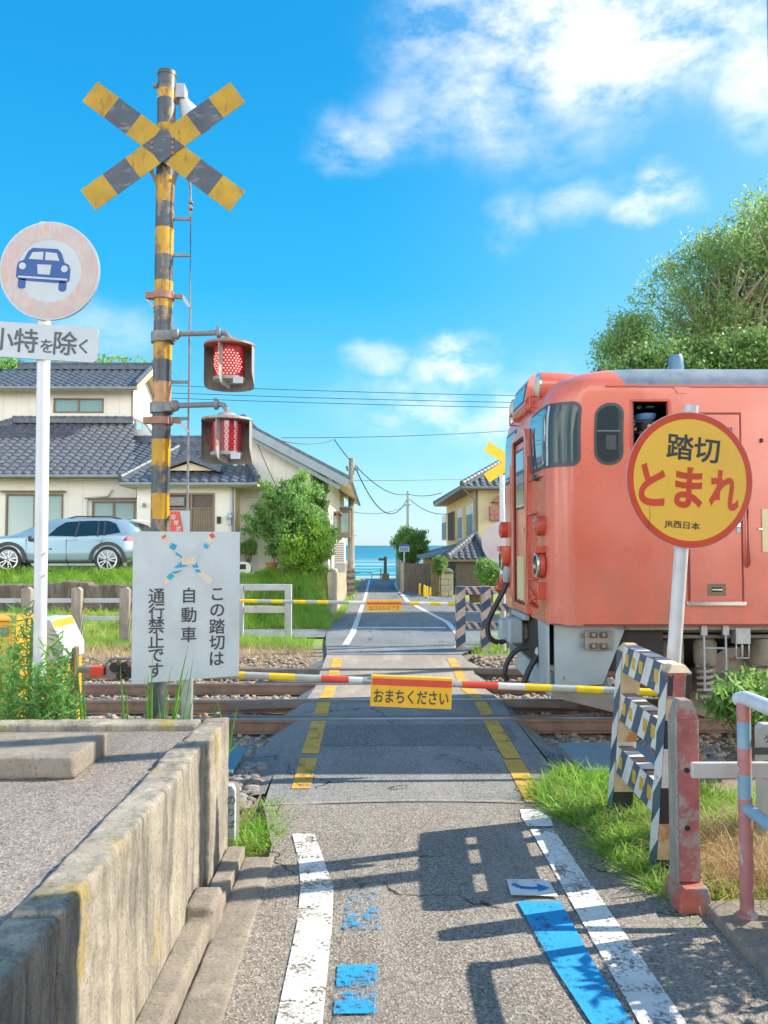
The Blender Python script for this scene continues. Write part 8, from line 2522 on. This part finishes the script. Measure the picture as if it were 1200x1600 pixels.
def grass():
    rng = np.random.default_rng(200)
    def patch(name, label, n, fx, h, w, mat, lean=.6, extra=None):
        xy = fx(n)
        z = H(xy[:, 0], xy[:, 1]) - .01
        if extra is not None: z = z + extra(xy)
        v, f = blades(np.stack([xy[:, 0], xy[:, 1], z], 1), h, w, rng, lean)
        o = np_mesh(name, v, f, [M[mat]]); tag(o, label, 'grass', kind='stuff')
    def poly(pts):
        """Uniform points inside a polygon, thinned in clumps."""
        pts = np.array(pts, float)
        def fx(n):
            out = []
            lo, hi = pts.min(0), pts.max(0)
            tot = 0
            while tot < n:
                q = rng.uniform(lo, hi, (n * 2, 2))
                ins = np.zeros(len(q), bool)
                j = len(pts) - 1
                for i in range(len(pts)):
                    c = ((pts[i, 1] > q[:, 1]) != (pts[j, 1] > q[:, 1])) & (q[:, 0] < (pts[j, 0] - pts[i, 0]) * (q[:, 1] - pts[i, 1]) / (pts[j, 1] - pts[i, 1] + 1e-9) + pts[i, 0])
                    ins ^= c; j = i
                cl = np.sin(q[:, 0] * 7.3 + 1) * np.sin(q[:, 1] * 6.1) + np.sin(q[:, 0] * 17 + q[:, 1] * 13) * .6
                ins &= cl > rng.uniform(-1.6, .9, len(q))
                out.append(q[ins]); tot += ins.sum()
            return np.concatenate(out)[:n]
        return fx
    patch('grass', 'bright green grass beside the lane around the striped barrier', 5200, poly([(1.20, 6.3), (1.24, 5.8), (1.36, 5.2), (1.47, 4.7), (1.52, 4.4), (1.78, 4.40), (1.9, 5.4), (2.1, 6.6), (1.6, 6.9)]), .21, .015, 'grass', 1.15)
    patch('grass', 'darker broad weed blades mixed into the grass by the striped barrier', 900, poly([(1.25, 6.2), (1.36, 5.3), (1.50, 4.5), (1.78, 4.45), (1.8, 6.0)]), .15, .030, 'leaf_blue', 1.2)
    patch('dry_grass', 'dead stalks among the grass by the striped barrier', 700, poly([(1.25, 6.2), (1.40, 5.2), (1.50, 4.4), (1.9, 4.45), (2.0, 6.0)]), .22, .006, 'grass_dry', 1.2)
    patch('grass', 'green grass between the striped barrier and the cable pit lid', 2400, poly([(1.75, 5.0), (2.7, 5.0), (2.9, 6.3), (1.9, 6.6)]), .17, .009, 'grass', .9)
    patch('grass', 'small green weeds at the foot of the red post', 420, poly([(1.50, 4.02), (1.80, 4.05), (1.80, 4.3), (1.5, 4.4)]), .09, .012, 'grass', 1.1)
    patch('dry_grass', 'dry tan grass heap behind the red post and handrail', 6500, poly([(1.80, 4.36), (3.2, 4.36), (3.4, 5.6), (1.86, 5.4)]), .28, .006, 'grass_dry', 1.3)
    patch('grass', 'low green leaves at the foot of the dry grass beside the kerb', 500, poly([(1.80, 4.25), (2.9, 4.28), (2.9, 4.6), (1.80, 4.55)]), .16, .02, 'grass', .9)
    patch('grass', 'small bright grass tuft between platform wall and lane', 750, poly([(-.86, 5.12), (-.60, 5.2), (-.58, 5.6), (-.72, 6.2), (-.95, 6.0)]), .14, .012, 'grass', 1.2)
    patch('dry_grass', 'dry stalks mixed in the tuft beside the platform wall', 500, poly([(-.92, 5.0), (-.64, 5.1), (-.70, 6.1), (-1.0, 6.0)]), .09, .006, 'grass_dry', 1.3)
    patch('grass', 'sunny lawn and weeds on the terrace below the white house', 26000, poly([(-13, 17.4), (-4.6, 17.4), (-4.2, 20.4), (-1.15, 20.5), (-1.35, 24.9), (-4.2, 24.0), (-4.8, 21.2), (-14, 21.3), (-14, 20.2), (-5, 20.0), (-13, 19.8)]), .15, .014, 'grass', .8)
    patch('dry_grass', 'dry stalks scattered through the sunny lawn below the white house', 3500, poly([(-13, 17.4), (-4.6, 17.4), (-4.2, 20.4), (-1.25, 20.6), (-1.35, 24.0), (-4.8, 21.2)]), .2, .012, 'grass_dry', .9)
    patch('grass', 'tall grass tufts hanging over the stone wall and lawn edge', 9000, poly([(-14, 20.25), (-4.6, 20.25), (-4.6, 21.35), (-14, 21.35)]), .27, .016, 'grass', .9)
    patch('grass', 'long grass on the slope beside the lane wall', 6500, poly([(-3.4, 20.5), (-1.05, 20.5), (-1.25, 24.3), (-3.2, 24.3)]), .30, .018, 'grass', .9)
    patch('dry_grass', 'dry grass bank on the far side of the tracks', 5200, poly([(-8, 14.6), (-1.15, 14.6), (-1.05, 15.8), (-2.3, 17.4), (-8, 17.2)]), .22, .010, 'grass_dry', 1.0)
    patch('grass', 'green grass at the foot of the steel barrier', 2600, poly([(-3.3, 16.6), (-1.2, 16.0), (-1.3, 17.3), (-3.6, 18.2)]), .26, .012, 'grass', .7)
    patch('grass', 'green grass around the foot of the rail fence', 5200, poly([(-10.5, 16.2), (-4.2, 16.2), (-4.2, 17.5), (-10.5, 17.5)]), .24, .012, 'grass', .8)
    patch('grass', 'green grass under the far striped barrier', 2200, poly([(1.75, 15.2), (4.2, 15.2), (4.2, 19), (2.6, 18.6)]), .20, .012, 'grass', .8)
    patch('grass', 'green verge below the utility pole beside the lane', 1500, poly([(-1.12, 23), (-.95, 23), (-.8, 40), (-1.1, 40)]), .25, .02, 'grass', .9)
grass()
